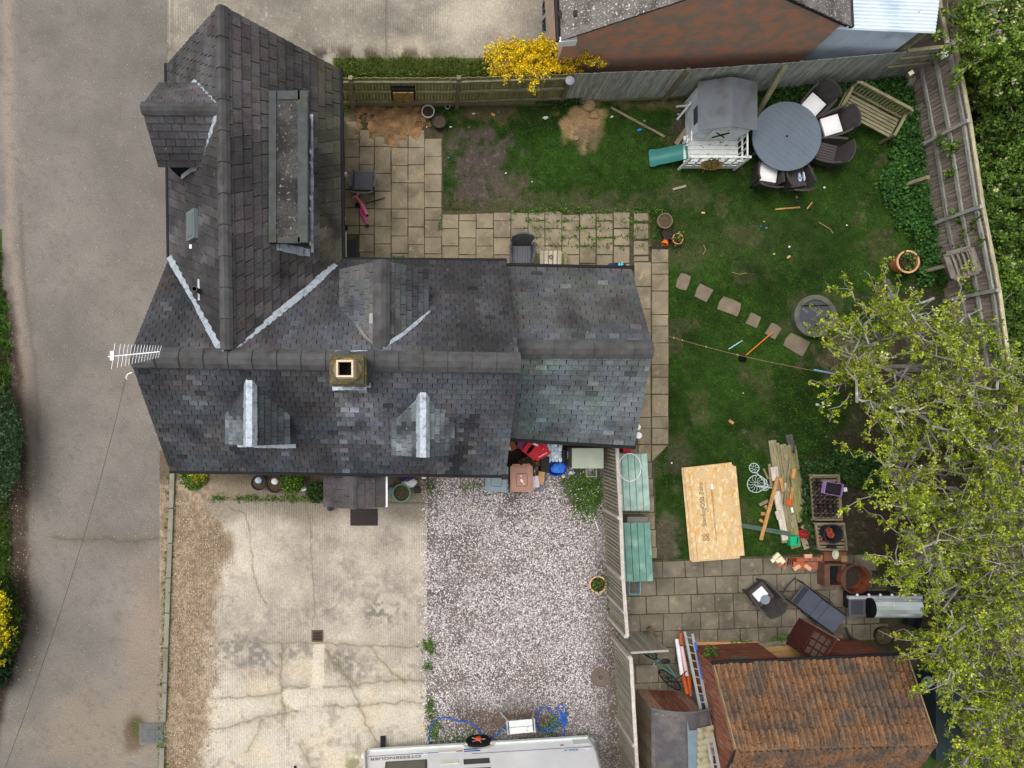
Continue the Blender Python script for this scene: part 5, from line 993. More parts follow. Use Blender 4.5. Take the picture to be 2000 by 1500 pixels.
# ---- pots
m_soil = mat('potting_soil', (56, 46, 40), var=.3, scale=20, fine=.35, fscale=60, bump=.8, bscale=60, bdist=.02, rough=1)
def pot(label, px, py, z, r, h, rgb, rim=None, soil=True, lean=0, base=.72, name='plant_pot', plant=0, pal=None, group=None, rough=.6, fill=None, cat='pot'):
    q = W(px, py, z + h); q.z = z; p = thing(name, label, cat, q, group=group)
    MB().lathe([(r * base, 0), (r * .97, h * .8), (r, h * .8), (r * 1.04, h), (r * .9, h), (r * .86, h * .82), (r * base * .8, .03)], q, 24).build('shell', mat('pot_%d_%d_%d' % rgb, rgb, var=.12, scale=6, fine=.1, rough=rough, bump=.1), p, smooth=False)
    if rim: MB().lathe([(r * .9, h + .002), (r * 1.06, h + .002), (r * 1.06, h - .03)], q, 24, cap=False).build('rim', plain('rim_%d_%d_%d' % rim, rim), p)
    if soil: MB().lathe([(.001, h * .86), (r * .9, h * .84)], q, 20, cap=False).build('soil', fill or m_soil, p)
    if plant: leaves('plant', bush_pts((q.x, q.y, z + h * .85), r * .9, plant, .6), gcol(plant, pal or GREENS), (.04, .09), p)['kind'] = 'stuff'
    return p
twig = mat('dry_stems', (84, 72, 56), var=.3, scale=25, fine=.4, fscale=50, bump=.8, bscale=50, bdist=.03)
pot('white rimmed pot of dark earth beside the mossy fence', 836, 217, 0, .17, .26, (176, 170, 166)); pot('black pot of dead stems beside the white rimmed pot', 858, 236, 0, .19, .28, (44, 44, 46), fill=twig); pot('tiny white pot tipped against the fence foot', 874, 208, 0, .06, .1, (208, 206, 204))
pot('brown wicker pot full of dry stems at the path corner', 1299, 431, 0, .2, .28, (118, 98, 76), fill=twig); pot('black plastic pot of soil between the path corner pots', 1305, 456, 0, .15, .22, (48, 50, 56)); pot('terracotta pot with a green seedling at the path corner', 1324, 466, 0, .14, .22, (186, 108, 70), rim=(204, 132, 92), plant=14)
tp = thing('plant_pot', 'small orange pot lying on its side spilling soil', 'pot', W(1299, 472)); Mq = Matrix.Rotation(R(80), 3, 'Y') @ Matrix.Rotation(R(0), 3, 'X'); MB().lathe([(.05, -.09), (.085, .07), (.095, .07), (.095, .1), (.075, .1), (.04, -.07)], W(1300, 471, .09), 16, m=Matrix.Rotation(R(250), 3, 'Z') @ Mq).build('shell', plain('orange_plastic', (220, 110, 50)), tp)
tag(MB().ball(W(1287, 484, .0), .22, 12, 6, 1.2, .8, .18, .2).build('spilt_soil', m_soil), 'heap of spilt dark soil beside the orange pot', 'soil')
pot('large terracotta pot with sprouting leaves near the east fence', 1774, 511, 0, .29, .42, (176, 112, 76), rim=(206, 156, 118), plant=24)
pot('small terracotta rimmed pot with weeds in the pebble bay', 1168, 1142, 0, .22, .28, (168, 116, 84), rim=(206, 168, 132), plant=22)
for i, (py, lab) in enumerate(((12, 'blue glazed pot furthest along the concrete yard edge'), (46, 'blue glazed pot nearest the yellow flowering shrub'))): pot(lab, 1074, py, 0, .2, .34, (34, 40, 82), rough=.25, plant=10)
for (px, py, lab, k) in ((505, 943, 'dark tub with a pale blue pebble by the house wall', 1), (537, 945, 'dark tub with a white ball by the house wall', 2)): 
    p = pot(lab, px, py, 0, .2 if k == 1 else .24, .3, (46, 42, 42), fill=twig); q = W(px, py - 5, .3); MB().ball((q.x, q.y, .31), .09, 12, 8, 1.1, 1, .8).build('ornament', plain('pale_blue_orn', (176, 196, 214)) if k == 1 else m_white, p)
pot('round tub with a green rim full of dead leaves near the porch', 784, 963, 0, .235, .3, (40, 44, 44), rim=(88, 148, 118), fill=twig)
for nm, c0, lab in (('leafy_shrub', (575, 945), 'leafy green potted shrub with a white bag by the house wall'), ('leafy_shrub', (622, 958), 'dark green shrub in a terracotta pot at the porch corner')):
    q = W(*c0); s = thing(nm, lab, 'shrub', q); MB().lathe([(.13, 0), (.18, .22), (.16, .22), (.12, .03)], q, 16).build('pot', plain('terra_old', (150, 96, 70)), s); leaves('foliage', bush_pts((q.x, q.y + (.1 if c0[0] == 575 else 0), .2), .3 if c0[0] == 575 else .24, 330, .9), gcol(330, GREENS if c0[0] == 575 else [(48, 70, 36), (60, 84, 42)]), (.05, .09), s)
tag(MB().ball(W(588, 955, .2), .1, 10, 6, 1.5, .7, .6, .25).build('plastic_bag', plain('bag_white', (214, 214, 218))), 'crumpled white bag in the green potted shrub', 'bag')
yb = thing('yellow_shrub', 'low yellow flowering plant at the house corner', 'shrub', W(388, 930)); leaves('blossom', bush_pts(tuple(W(388, 926, .05)), .26, 160, .6), gcol(160, [(196, 168, 40), (176, 150, 40), (120, 130, 40)]), (.03, .06), yb); leaves('foliage', bush_pts(tuple(W(380, 932, .03)), .36, 220, .4), gcol(220, GREENS), (.04, .07), yb)
bar('rope_edging', W(420, 923, .05), W(550, 924, .05), .03, .05, wood('rope_white', (190, 182, 168)), label='pale scalloped edging strip along the house foot', cat='edging')
# ---- porch bits
mt = thing('doormat', 'dark brown ribbed doormat in front of the porch', 'doormat', W(711, 1010)); MB().box(W(711, 1010, .02), (.74, .46, .02)).build('mat', plain('mat_brown', (42, 37, 36), fine=.2), mt)
for i in range(9): MB().box(W(711, 995 + i * 3.8, .034), (.68, .022, .008)).build('rib', plain('mat_rib', (56, 49, 47)), mt)
tag(MB().box(W(684, 487, .02), (.36, .5, .02)).build('doormat', plain('mat_grey', (48, 46, 46), fine=.25)), 'grey doormat outside the white back door', 'doormat')
ln = thing('lantern', 'small dark metal lantern standing at the porch foot', 'lantern', W(647, 988)); MB().lathe([(.07, 0), (.075, .02), (.06, .04), (.06, .2), (.085, .22), (.03, .29), (.001, .3)], W(647, 990, .0), 10).build('body', plain('lantern_iron', (44, 54, 56), rough=.4), ln); MB().tube([W(647, 990, .29), W(647, 984, .36), W(650, 986, .3)], .008, 5).build('handle', m_gut, ln)
for (px, py, rgb, lab, w) in ((765, 957, (120, 132, 150), 'grey blue tin beside the green rimmed tub', .12), (815, 957, (44, 42, 46), 'black box beside the green rimmed tub', .17)): tag(MB().box(W(px, py, .12), (w, .16, .2), .1).build('tin' if w < .15 else 'small_box', plain('tin_%d' % px, rgb)), lab, 'tin' if w < .15 else 'box')
hg = thing('carrier_bag', 'purple and white carrier bag beside the porch', 'bag', W(797, 938)); MB().ball(W(800, 943, .15), .17, 12, 7, 1.2, .8, .8, .15).build('bag', plain('bag_white', (214, 214, 218)), hg); MB().ball(W(795, 935, .2), .13, 10, 6, 1.5, .8, .8, .2).build('contents', plain('purple_cloth', (70, 54, 96)), hg)
tag(MB().box(W(828, 931, .2), (.11, .1, .2)).build('utility_box', m_white), 'white plastic meter box under the house eave', 'box')
# drain grate, round cover
gr = thing('drain_grate', 'rusty square iron drain grate in the concrete drive', 'drain', W(620, 1242)); MB().box(W(620, 1242, .012), (.32, .32, .02)).build('frame', mat('rust_iron', (96, 78, 70), var=.2), gr); MB().box(W(620, 1242, .024), (.24, .26, .004)).build('pit', m_dark, gr)
for i in range(7): MB().box(W(620, 1233 + i * 3, .03), (.26, .018, .014)).build('grate_bar', mat('rust_iron', (96, 78, 70)), gr)
mc = thing('manhole_cover', 'round brown inspection cover set in the pebbles', 'drain cover', W(1172, 1322)); MB().lathe([(.001, .05), (.24, .05), (.27, .03), (.28, .0)], W(1172, 1322), 28).build('lid', mat('brown_cover', (104, 92, 84), var=.12, fine=.15), mc); MB().lathe([(.03, .056), (.05, .056)], W(1172, 1322), 14, cap=False).build('lifting_eye', m_gut, mc)
# ================================================================== GOODS IN THE GARDEN
m_osb = mat('osb_board', (198, 170, 128), var=.08, scale=3, rgb2=(200, 156, 94), thr=(.5, .64), scale2=9, rgb3=(218, 194, 150), thr3=(.54, .64), scale3=14, fine=.14, fscale=34, stretch=(1, .45, 1), space='P', rough=.8, bump=.1)
m_osbe = mat('osb_edge', (196, 152, 92), var=.15, fine=.2); m_ink = plain('black_ink', (88, 74, 62), var=.3)
def osb(label, cx, cy, z, rz, w=1.30, l=2.52):
    q = W(cx, cy, z); s = thing('board_sheet', label, 'board', q, rz, 'sheets of chipboard stacked on the lawn'); MB().box((0, 0, 0), (w, l, .018)).build('sheet', m_osb, s, False); return s
OR = [(1390, 1001, .06, 3.0, 'lowest chipboard sheet of the stack on the lawn'), (1386, 1000, .085, 5.2, 'second chipboard sheet from the bottom of the stack'), (1391, 1003, .11, 4.4, 'third chipboard sheet from the bottom of the stack'), (1392, 999, .135, 6.5, 'chipboard sheet poking out just below the lettered top sheet')]
for (x, y, z, a, lab) in OR: osb(lab, x, y, z, R(a))
top = osb('top chipboard sheet with printed lettering on the lawn stack', 1400, 1002, .16, R(5.6), 1.26, 2.42)
for (x, y, lab) in ((1385, 930, 'timber bearer under the far end of the chipboard stack'), (1398, 1070, 'timber bearer under the near end of the chipboard stack')): bar('timber_bearer', W(x - 40, y, .025), W(x + 40, y, .025), .09, .05, wood('bearer', (150, 120, 84)), label=lab, cat='timber')
Mt = wmtx(top); tz = .0115
def tprint(body, x, y, size, bold=0.): text_mesh('print', body, size, Mt @ Matrix.Translation((x, y, tz)) @ Matrix.Rotation(R(90), 4, 'Z'), m_ink, top, .0006, 1.0, bold)
tprint('SterlingOSB Zero', -.36, .27, .165, 0); tprint('18mm OSB3 2397 x 1197 conditioned panel', -.23, .46, .045); tprint('THIS WAY UP STRENGTH AXIS THIS WAY UP STRENGTH', -.08, -.05, .055)
lg = MB()
for k in range(4): lg.lathe([(.028, 0), (.045, 0)], (-.36 + (.05 if k % 2 else -.05), -.62 + (.05 if k > 1 else -.05), tz), 12, cap=False)
lg.build('logo_mark', m_ink, top, False)
tag(MB().box(Mt @ Vector((-.06, .72, .013)), (.06, .14, .004), R(8)).build('white_label', m_white), 'small white sticker on the lettered chipboard', 'sticker')
# ---- plank pile
wd_old = wood('old_plank', (142, 132, 108), (112, 102, 76)); wd_moss = wood('mossy_plank', (128, 122, 82), (108, 100, 62)); wd_dark = wood('dark_plank', (86, 84, 84), (70, 68, 68)); wd_new = wood('fresh_offcut', (188, 144, 92), (164, 116, 66)); wd_pale = wood('pale_offcut', (196, 184, 170), (170, 156, 140)); wd_green = wood('green_plank', (84, 104, 92), (76, 92, 76))
PLK = [((1508, 860), (1534, 1060), .20, .06, wd_old, 'grey plank along the outer west side of the pile'), ((1514, 866), (1545, 1062), .20, .08, wd_old, 'long grey plank second from the west in the pile'), ((1524, 868), (1556, 1068), .22, .10, wd_moss, 'wide mossy plank in the middle of the pile'), ((1536, 870), (1566, 1020), .22, .10, wd_moss, 'mossy plank beside the middle of the pile'), ((1546, 886), (1569, 1002), .16, .09, wd_moss, 'narrow mossy plank on the east side of the pile'), ((1540, 849), (1548, 880), .18, .05, wd_dark, 'dark plank end sticking out at the top of the pile'), ((1528, 868), (1538, 930), .17, .13, wd_old, 'short plank lying on the top end of the pile'), ((1502, 906), (1507, 950), .07, .06, wd_old, 'thin lath beside the wire tricycle'), ((1516, 960), (1534, 1055), .17, .14, wd_pale, 'pale board on the near end of the pile'), ((1552, 870), (1571, 985), .05, .05, wd_old, 'thin edge board along the east of the pile'), ((1544, 896), (1532, 985), .055, .17, wd_old, 'slim grey lath lying slantwise on the pile'), ((1519, 932), (1486, 1054), .09, .19, wd_new, 'long fresh timber lying across the plank pile'), ((1448, 1026), (1543, 1043), .12, .16, wd_green, 'green painted plank lying across the pile to the chipboard'), ((1511, 912), (1515, 938), .19, .15, wd_pale, 'pale square board on the west planks'), ((1518, 998), (1523, 1014), .14, .17, wd_pale, 'pale wooden block on the pile near the green plank'), ((1524, 933), (1530, 960), .08, .18, wd_new, 'fresh timber offcut beside the slim lath'), ((1548, 952), (1544, 978), .085, .16, wd_new, 'fresh timber offcut with a dark knot on the pile'), ((1551, 916), (1548, 934), .10, .16, wd_new, 'short fresh block at the east side of the pile'), ((1535, 944), (1536, 958), .08, .15, wd_pale, 'small pale wedge on the pile'), ((1546, 1006), (1552, 1030), .16, .14, wd_old, 'stained offcut on the pile above the green box'), ((1567, 1025), (1578, 1034), .16, .1, wd_old, 'grey block above the red box'), ((1568, 1050), (1576, 1072), .15, .08, wd_old, 'grey offcut under the red box'), ((1546, 1040), (1554, 1070), .24, .09, wd_moss, 'wide plank under the green box'), ((1483, 986), (1500, 978), .08, .05, wd_old, 'grey offcut in the grass beside the pile'), ((1494, 988), (1500, 996), .08, .05, wd_new, 'small offcut below the grey one in the grass'), ((1486, 1003), (1496, 1004), .09, .05, wd_new, 'small timber block in the grass by the long timber'), ((1483, 1015), (1492, 1020), .07, .05, wd_new, 'light offcut in the grass just above the green plank'), ((1491, 915), (1500, 936), .05, .07, wd_old, 'thin lath leaning between tricycle and pile')]
for (a, b, w, z, m, lab) in PLK: bar('plank', W(*a, z), W(*b, z), w, .035 if w > .06 else .03, m, label=lab, cat='plank', group='timber in the plank pile', jit=.008)
def tray_box(name, label, px, py, z, w, d, h, rgb, rz=0, open_=True, fill=None):
    q = W(px, py, z + h); q.z = z; t = thing(name, label, 'box', q, rz); mm = plain('bx_%d_%d_%d' % rgb, rgb, rough=.45)
    for (x, y, dx, dy) in ((0, d / 2, w, .012), (0, -d / 2, w, .012), (w / 2, 0, .012, d - .012), (-w / 2, 0, .012, d - .012)): MB().box((x, y, h / 2), (dx, dy, h)).build('side', mm, t, False)
    MB().box((0, 0, .01), (w - .02, d - .02, .012)).build('base', mm, t, False)
    if fill: MB().box((0, 0, h * .6), (w - .03, d - .03, .02)).build('contents', fill, t, False)
    return t
g_ = tray_box('storage_box', 'green plastic tool box on the plank pile', 1552, 1057, .10, .24, .26, .16, (24, 150, 100)); MB().box((0, 0, .155), (.22, .24, .03)).build('lid', plain('bright_green', (30, 164, 112), rough=.4), g_, False); MB().tube([(.06, -.08, .17), (.06, .08, .2), (.09, .1, .17)], .012, 6).build('handle', m_gut, g_, False)
r_ = tray_box('storage_box', 'red plastic box of screws on the plank pile', 1572, 1044, .10, .2, .2, .12, (190, 30, 34), R(-12), fill=mat('screws', (90, 50, 48), var=.4, scale=30, fine=.4)); MB().beam((-.09, 0, .11), (.09, 0, .11), .03, .03).build('handle', plain('bx_190_30_34', (190, 30, 34)), r_, False)
tray_box('small_tray', 'small orange tray on the plank pile', 1542, 981, .19, .14, .16, .04, (200, 92, 44), R(-8))
tag(MB().box(W(1547, 996, .21), (.05, .14, .02), R(12)).build('tape_roll', m_white), 'white and navy packet beside the orange tray', 'packet')
# ---- wire tricycle plant stand
m_wire = plain('pale_wire', (176, 190, 184), rough=.5); ts = thing('tricycle_planter', 'pale wire tricycle plant stand lying on the grass', 'plant stand', W(1480, 945))
def wheel(par, c, r, n, name, m, ax=None, rr=.012, hub=.03, flat=.12):
    c = Vector(c); M = ax or Matrix.Rotation(flat, 3, 'X'); w = MB(); w.tube([c + M @ Vector((r * math.cos(t), r * math.sin(t), 0)) for t in np.linspace(0, 6.283, 25)], rr, 6); w = w.build(name, m, par)
    for k in range(n): t = 6.283 * k / n; MB().tube([c + M @ Vector((hub * math.cos(t), hub * math.sin(t), 0)), c + M @ Vector((r * .6 * math.cos(t + .25), r * .6 * math.sin(t + .25), .0)), c + M @ Vector((r * math.cos(t), r * math.sin(t), 0))], rr * .55, 5).build('spoke', m, w)
    return w
wheel(ts, W(1477, 945, .10), .24, 12, 'wheel', m_wire); wheel(ts, W(1473, 914, .12), .13, 8, 'wheel', m_wire, flat=-.2); wheel(ts, W(1495, 952, .05), .1, 6, 'wheel', m_wire, flat=.5)
for P in ([(1476, 922), (1482, 928), (1492, 940)], [(1492, 940), (1494, 952), (1477, 950)], [(1480, 949), (1508, 953)], [(1486, 930), (1497, 938), (1499, 950), (1490, 958)]): MB().tube([W(x, y, .14) for x, y in P], .014, 6).build('frame_tube', m_wire, ts)
# ---- slatted pot bench (two crates), black pot trays, purple basket
wd_bench = wood('bench_wood', (128, 116, 94), (100, 92, 72))
def slat_bench(label, x0, y0, x1, y1, z, n, ends=True):
    b = thing('slatted_stand', label, 'stand', W((x0 + x1) / 2, (y0 + y1) / 2)); A, B, C, D = W(x0, y0, z), W(x1, y0, z), W(x1 + 6, y1, z), W(x0 + 6, y1, z)
    for k in range(n): t = (k + .5) / n; bar('slat', A.lerp(D, t), B.lerp(C, t), .06, .02, wd_bench, b)
    for (p, q) in ((A, D), (B, C)):
        bar('side_rail', p + Vector((0, 0, .02)), q + Vector((0, 0, .02)), .06, .06, wd_bench, b)
        for e in (p, q): bar('leg', Vector((e.x, e.y, 0)), e, .05, .05, wd_bench, b, up=(0, 1, 0))
    for (p, q) in ((A, B), (D, C)): bar('end_rail', p + Vector((0, 0, .06)), q + Vector((0, 0, .06)), .05, .07, wd_bench, b)
    return b
slat_bench('slatted stand under the black pots and purple basket', 1583, 928, 1636, 1014, .32, 12); slat_bench('slatted stand holding the big black bucket', 1592, 1022, 1646, 1072, .32, 7)
ORD = 'first second third fourth fifth sixth seventh eighth ninth tenth'.split()
m_bp = plain('black_plastic', (36, 38, 44), rough=.4); k = 0
for i in range(5):
    for j in range(9):
        px, py = 1590 + i * 9.5 + j * .6, 938 + j * 8.6
        if i > 1 and j < 3: continue
        q = W(px, py, .44); q.z = .34; p_ = thing('plant_pot', 'black nursery pot, %s from the far end in the %s row counted from the planks' % (ORD[j], ORD[i]), 'pot', q, group='black nursery pots on the slatted stand'); rr = .056
        MB().lathe([(rr * .75, 0), (rr, .10), (rr * .86, .10), (rr * .7, .02)], q, 10).build('shell', m_bp, p_); MB().lathe([(.001, .08), (rr * .85, .078)], q, 8, cap=False).build('soil', m_soil if (i + j) % 3 else twig, p_)
pb = tray_box('plastic_basket', 'lilac plastic basket of dark pots on the slatted stand', 1629, 955, .48, .46, .32, .16, (160, 128, 186), R(-10), fill=mat('dark_pots', (44, 38, 44), var=.6, scale=26, fine=.5, bump=1, bscale=40, bdist=.03)); tag(MB().box(W(1650, 956, .5), (.08, .1, .08), .2).build('white_tub', m_white), 'small white tub beside the lilac basket', 'tub')
bk = pot('big black bucket holding terracotta pots', 1628, 1043, .34, .25, .34, (40, 42, 48), soil=False)
for (dx, dy, rr, lab) in ((-.05, .07, .075, 'upper terracotta pot standing inside the black bucket'), (.0, -.04, .08, 'lower terracotta pot standing inside the black bucket')): q = wmtx(bk).translation + Vector((dx, dy, .05)); o = thing('plant_pot', lab, 'pot', q); MB().lathe([(rr * .7, 0), (rr, .14), (rr * 1.08, .14), (rr * 1.08, .18), (rr * .9, .18), (rr * .6, .03)], q, 14).build('shell', mat('terracotta', (168, 84, 58), var=.15, fine=.1), o)
for (px, py, lab) in ((1609, 1054, 'terracotta pot beside the big black bucket, left one'), (1622, 1058, 'terracotta pot beside the big black bucket, right one')): pot(lab, px, py, .34, .062, .12, (156, 78, 58), rim=(178, 96, 74), soil=True)
tag(MB().ball(W(1624, 1070, .36), .1, 10, 6, 1.5, .7, .5, .2).build('glove', m_bp), 'black gardening glove at the edge of the slatted stand', 'glove')
rk = thing('hand_fork', 'pale blue handled garden fork beside the pot stand', 'garden tool', W(1572, 968)); MB().tube([W(1572, 952, .1), W(1573, 970, .1)], .012, 6).build('handle', plain('tool_blue', (128, 160, 164)), rk); MB().tube([W(1566, 980, .1), W(1573, 970, .1), W(1580, 980, .1), W(1566, 980, .1)], .012, 6).build('grip', plain('tool_blue', (128, 160, 164)), rk)
# ---- brick pile
m_br = mat('loose_brick', (172, 92, 66), var=.2, scale=8, rgb2=(148, 104, 84), fine=.15, orand=.14, bump=.4); m_by = mat('cream_brick', (216, 204, 172), var=.1, fine=.1, orand=.05)
BR = []
for i in range(9): BR.append((1553 + i * 7.4, 1104 + (i % 2), .05, 85, m_br, 'red brick standing in the lower row, %s from its west end' % ORD[i]))
for i in range(5): BR.append((1560 + i * 13, 1092, .05, 3, m_br, 'red brick lying in the back row of the pile, %s from the west' % ORD[i]))
for i in range(5): BR.append((1536 + i * 4.4, 1096, .04, 82, m_br if i % 2 else mat('brown_brick', (128, 100, 86), orand=.1), 'worn brick on edge at the west end of the pile, %s from the outside' % ORD[i]))
for (x, y, z, a, m, lab) in BR + [(1562, 1094, .16, 4, m_br, 'red brick resting on top of the pile'), (1578, 1086, .16, 2, mat('salmon_brick', (206, 162, 124), orand=.04), 'salmon coloured brick on top of the brick pile'), (1556, 1108, .12, 35, mat('salmon_brick', (206, 162, 124)), 'salmon brick fragment lying aslant at the front of the pile'), (1577, 1108, .12, -32, mat('salmon_brick', (206, 162, 124)), 'salmon brick lying aslant beside the fragment'), (1610, 1088, .06, 0, mat('grey_brick', (150, 136, 108)), 'greyish brick at the east end of the pile'), (1516, 1086, .10, 40, m_by, 'cream brick at the top of the little cream heap'), (1522, 1093, .10, 35, m_by, 'cream brick in the middle of the little cream heap'), (1512, 1092, .04, 40, m_by, 'cream brick low in the little cream heap'), (1528, 1096, .05, 40, m_by, 'half cream brick beside the cream heap'), (1523, 1103, .03, 40, m_br, 'red half brick below the cream heap'), (1531, 1108, .03, 35, m_br, 'red half brick lowest on the paving'), (1606, 1104, .14, 85, m_br, 'bright red brick on top at the east end')]:
    tag(MB().box(W(x, y, z), (.2 if 'half' not in lab else .12, .1, .065 if z < .1 else .06), R(a) + random.uniform(-.05, .05)).build('brick', m), lab, 'brick', 'loose bricks on the terrace')
tag(MB().lathe([(.001, 0), (.09, .0), (.11, .05), (.1, .055), (.001, .03)], W(1630, 1082, .2), 18, .8, 1.25).build('soap_dish', plain('cream_glaze', (186, 194, 168), rough=.3)), 'oval pale green dish on the brickwork', 'dish'); tag(MB().box(W(1628, 1085, .09), (.6, .26, .18)).build('brick_plinth', mat('plinth_brick', (120, 78, 60), rgb2=(92, 80, 66))), 'low brick plinth under the oval dish', 'plinth')
tag(MB().box(W(1645, 1090, .1), (.16, .16, .2)).build('timber_block', wood('blk', (140, 112, 78))), 'square timber block beside the oval dish', 'block')
# rusty brazier and box
rb = thing('rusty_tub', 'round rusty steel fire tub half hidden under the tree', 'fire tub', W(1672, 1132)); m_rust = mat('rust', (128, 70, 46), var=.25, scale=6, rgb2=(92, 54, 40), fine=.2)
q = W(1672, 1132, .5); q.z = 0; MB().lathe([(.30, 0), (.36, .2), (.38, .5), (.36, .5), (.33, .2), (.26, .06), (.001, .06)], q, 26).build('tub', m_rust, rb); MB().lathe([(.36, .5), (.40, .51), (.36, .52)], q, 26, cap=False).build('rim', plain('rim_dark', (84, 60, 50)), rb); MB().lathe([(.001, .14), (.30, .16)], q, 20, cap=False).build('ash', mat('ash', (60, 52, 46), var=.4, scale=20), rb)
fb_ = thing('firebox', 'rusty open metal box with dark coals beside the fire tub', 'box', W(1630, 1125)); q = W(1632, 1124, .4); q.z = 0
for (x, y, dx, dy) in ((-.22, 0, .14, .6), (.22, 0, .12, .6), (0, .28, .3, .05), (0, -.28, .3, .05)): MB().box(q + Vector((x, y, .2)), (dx, dy, .4)).build('side', mat('brown_steel', (96, 70, 58), var=.2), fb_)
MB().box(q + Vector((0, 0, .12)), (.32, .5, .2)).build('coals', mat('coal', (30, 32, 36), var=.4, scale=30, bump=1, bscale=50, bdist=.03), fb_)
# ---- fire pit ring with mesh lid
fp = thing('fire_pit', 'round stone fire pit covered by dark mesh with rods', 'fire pit', W(1593, 617)); q = W(1593, 617, .2); q.z = 0
MB().lathe([(.56, 0), (.57, .2), (.44, .21), (.42, .16)], q, 36, cap=False).build('rim', mat('grey_stone_rim', (92, 92, 82), var=.2, rgb2=(72, 74, 60), fine=.2), fp); MB().lathe([(.001, .165), (.43, .165)], q, 32, cap=False).build('mesh_lid', plain('mesh_grey', (70, 72, 78), fine=.15), fp)
for (a, b) in (((-.42, .27), (.4, .29)), ((-.2, -.42), (.42, .05))): MB().tube([q + Vector((*a, .2)), q + Vector((*b, .2))], .012, 6).build('rod', m_dark, fp)
for (x, y, a) in ((-.27, .15, -.6), (-.18, -.28, 1.0), (.1, .05, .6), (.25, -.2, -.4)): MB().box(q + Vector((x, y, .175)), (.18, .07, .01), a).build('patch', plain('patch_grey', (96, 94, 92)), fp)
st = thing('tree_stump', 'mossy log stump with a metal band beside the tree', 'log', W(1737, 568)); MB().tube([W(1731, 549, .08), W(1737, 565, .3), W(1744, 580, .55)], [.09, .1, .085], 10).build('log', mat('bark_moss', (92, 84, 70), var=.3, scale=12, fine=.3, bump=.8), st); MB().tube([W(1741, 574, .45), W(1745, 580, .55)], .11, 12).build('band', plain('zinc', (150, 156, 164), rough=.4, metal=.5), st)
for k in range(2): MB().tube([W(1741, 576, .5), W(1712, 588 + k * 6, .3)], .014, 6).build('strut', m_railg, st)
# ---- rope line, poles, broom
rp = thing('rope_line', 'thin pinkish washing line sagging across the lawn', 'rope', W(1305, 656)); a, b = W(1306, 657, 1.0), W(1680, 740, 1.0); MB().tube([a.lerp(b, i / 20) - Vector((0, 0, .5 * math.sin(math.pi * i / 20))) for i in range(21)], .008, 5).build('cord', plain('rope_pink', (142, 112, 92)), rp)
for k, t in enumerate((.03, .08, .22, .40)): MB().ball(a.lerp(b, t) - Vector((0, 0, .5 * math.sin(math.pi * t) - .01)), .02, 6, 4).build('peg', plain('peg_cream', (200, 180, 130)), rp)
tag(MB().tube([W(1590, 722, .7), W(1650, 734, .7)], .018, 8).build('prop_pole', plain('pole_blue', (126, 186, 226), rough=.4)), 'pale blue pole under the washing line end', 'pole'); tag(MB().tube([W(1423, 682, .03), W(1450, 665, .05)], .014, 8).build('short_pole', plain('pole_pale', (170, 200, 206))), 'short pale blue stick on the lawn beside the line', 'stick')
br = thing('broom', 'orange handled broom with black bristles on the lawn', 'broom', W(1456, 695)); MB().tube([W(1457, 694, .08), W(1510, 648, .10)], .016, 8).build('handle', plain('broom_orange', (208, 118, 44)), br); MB().ball(W(1450, 700, .04), .1, 12, 6, 1.1, .9, .8, .15).build('bristles', m_dark, br)
# ---- scooter
sc = thing('toy_scooter', 'pink toddler scooter lying on the patio', 'scooter', W(706, 405)); m_pk = plain('hot_pink', (232, 58, 166), rough=.4); m_pk2 = plain('salmon_pink', (240, 132, 156), rough=.4)
MB().tube([W(689, 386, .14), W(703, 377, .14)], .02, 8).build('handlebar', m_pk2, sc)
for (p, q, w, m, nm) in (((696, 384), (706, 398), .07, m_pk2, 'fork'), ((706, 398), (717, 419), .10, m_pk2, 'footboard'), ((712, 398), (704, 412), .05, m_pk, 'stem'), ((703, 410), (717, 438), .05, m_pk, 'stem')): MB().tube([W(*p, .1), W(*q, .1)], w / 2, 8).build(nm, m, sc)
MB().tube([W(716, 397, .06), W(733, 392, .06), W(750, 387, .06)], .014, 6).build('bar', m_gut, sc); MB().ball(W(750, 386, .07), .03, 8, 5).build('grip', plain('grip_plum', (150, 60, 110)), sc)
for (x, y, r_) in ((698, 401, .065), (717, 441, .05), (717, 420, .035)): MB().lathe([(r_ * .4, -.02), (r_, -.02), (r_, .02), (r_ * .4, .02)], W(x, y, .07), 14).build('wheel', m_gut, sc)
tag(MB().lathe([(.001, .0), (.07, 0), (.08, .07), (.03, .12), (.001, .12)], W(675, 446, .0), 12).build('drain_pot', m_gut), 'black round pot at the foot of the wing wall', 'pot')
# ---- slatted table by house, parasol base bag
pt_ = thing('slatted_table', 'weathered slatted picnic table against the house', 'table', W(1079, 508)); wt = wood('bleached_slat', (168, 160, 142), (136, 130, 104)); wg = wood('mossy_slat', (128, 126, 84), (104, 108, 62))
for i in range(5): x = 1058 + i * 8.6; bar('top_slat', W(x, 490, .62), W(x, 534, .62), .095, .025, wt, pt_)
for x in (1036, 1045, 1095, 1104): bar('bench_slat', W(x, 492, .36), W(x, 534, .36), .085, .025, wg, pt_)
for y in (500, 530): bar('cross_rail', W(1034, y, .33), W(1106, y, .33), .04, .06, wg, pt_)
for x in (1062, 1090): bar('leg', W(x, 500, 0), W(x, 500, .6), .06, .06, wg, pt_, up=(0, 1, 0))
for x in (1036, 1104): bar('leg', W(x, 500, 0), W(x, 500, .33), .05, .05, wg, pt_, up=(0, 1, 0))
tag(MB().lathe([(.03, .0), (.055, .0), (.055, .02), (.03, .02)], W(1076, 502, .64), 16, cap=False).build('coaster', plain('plum', (110, 50, 84))), 'plum coloured ring on the slatted table', 'coaster')
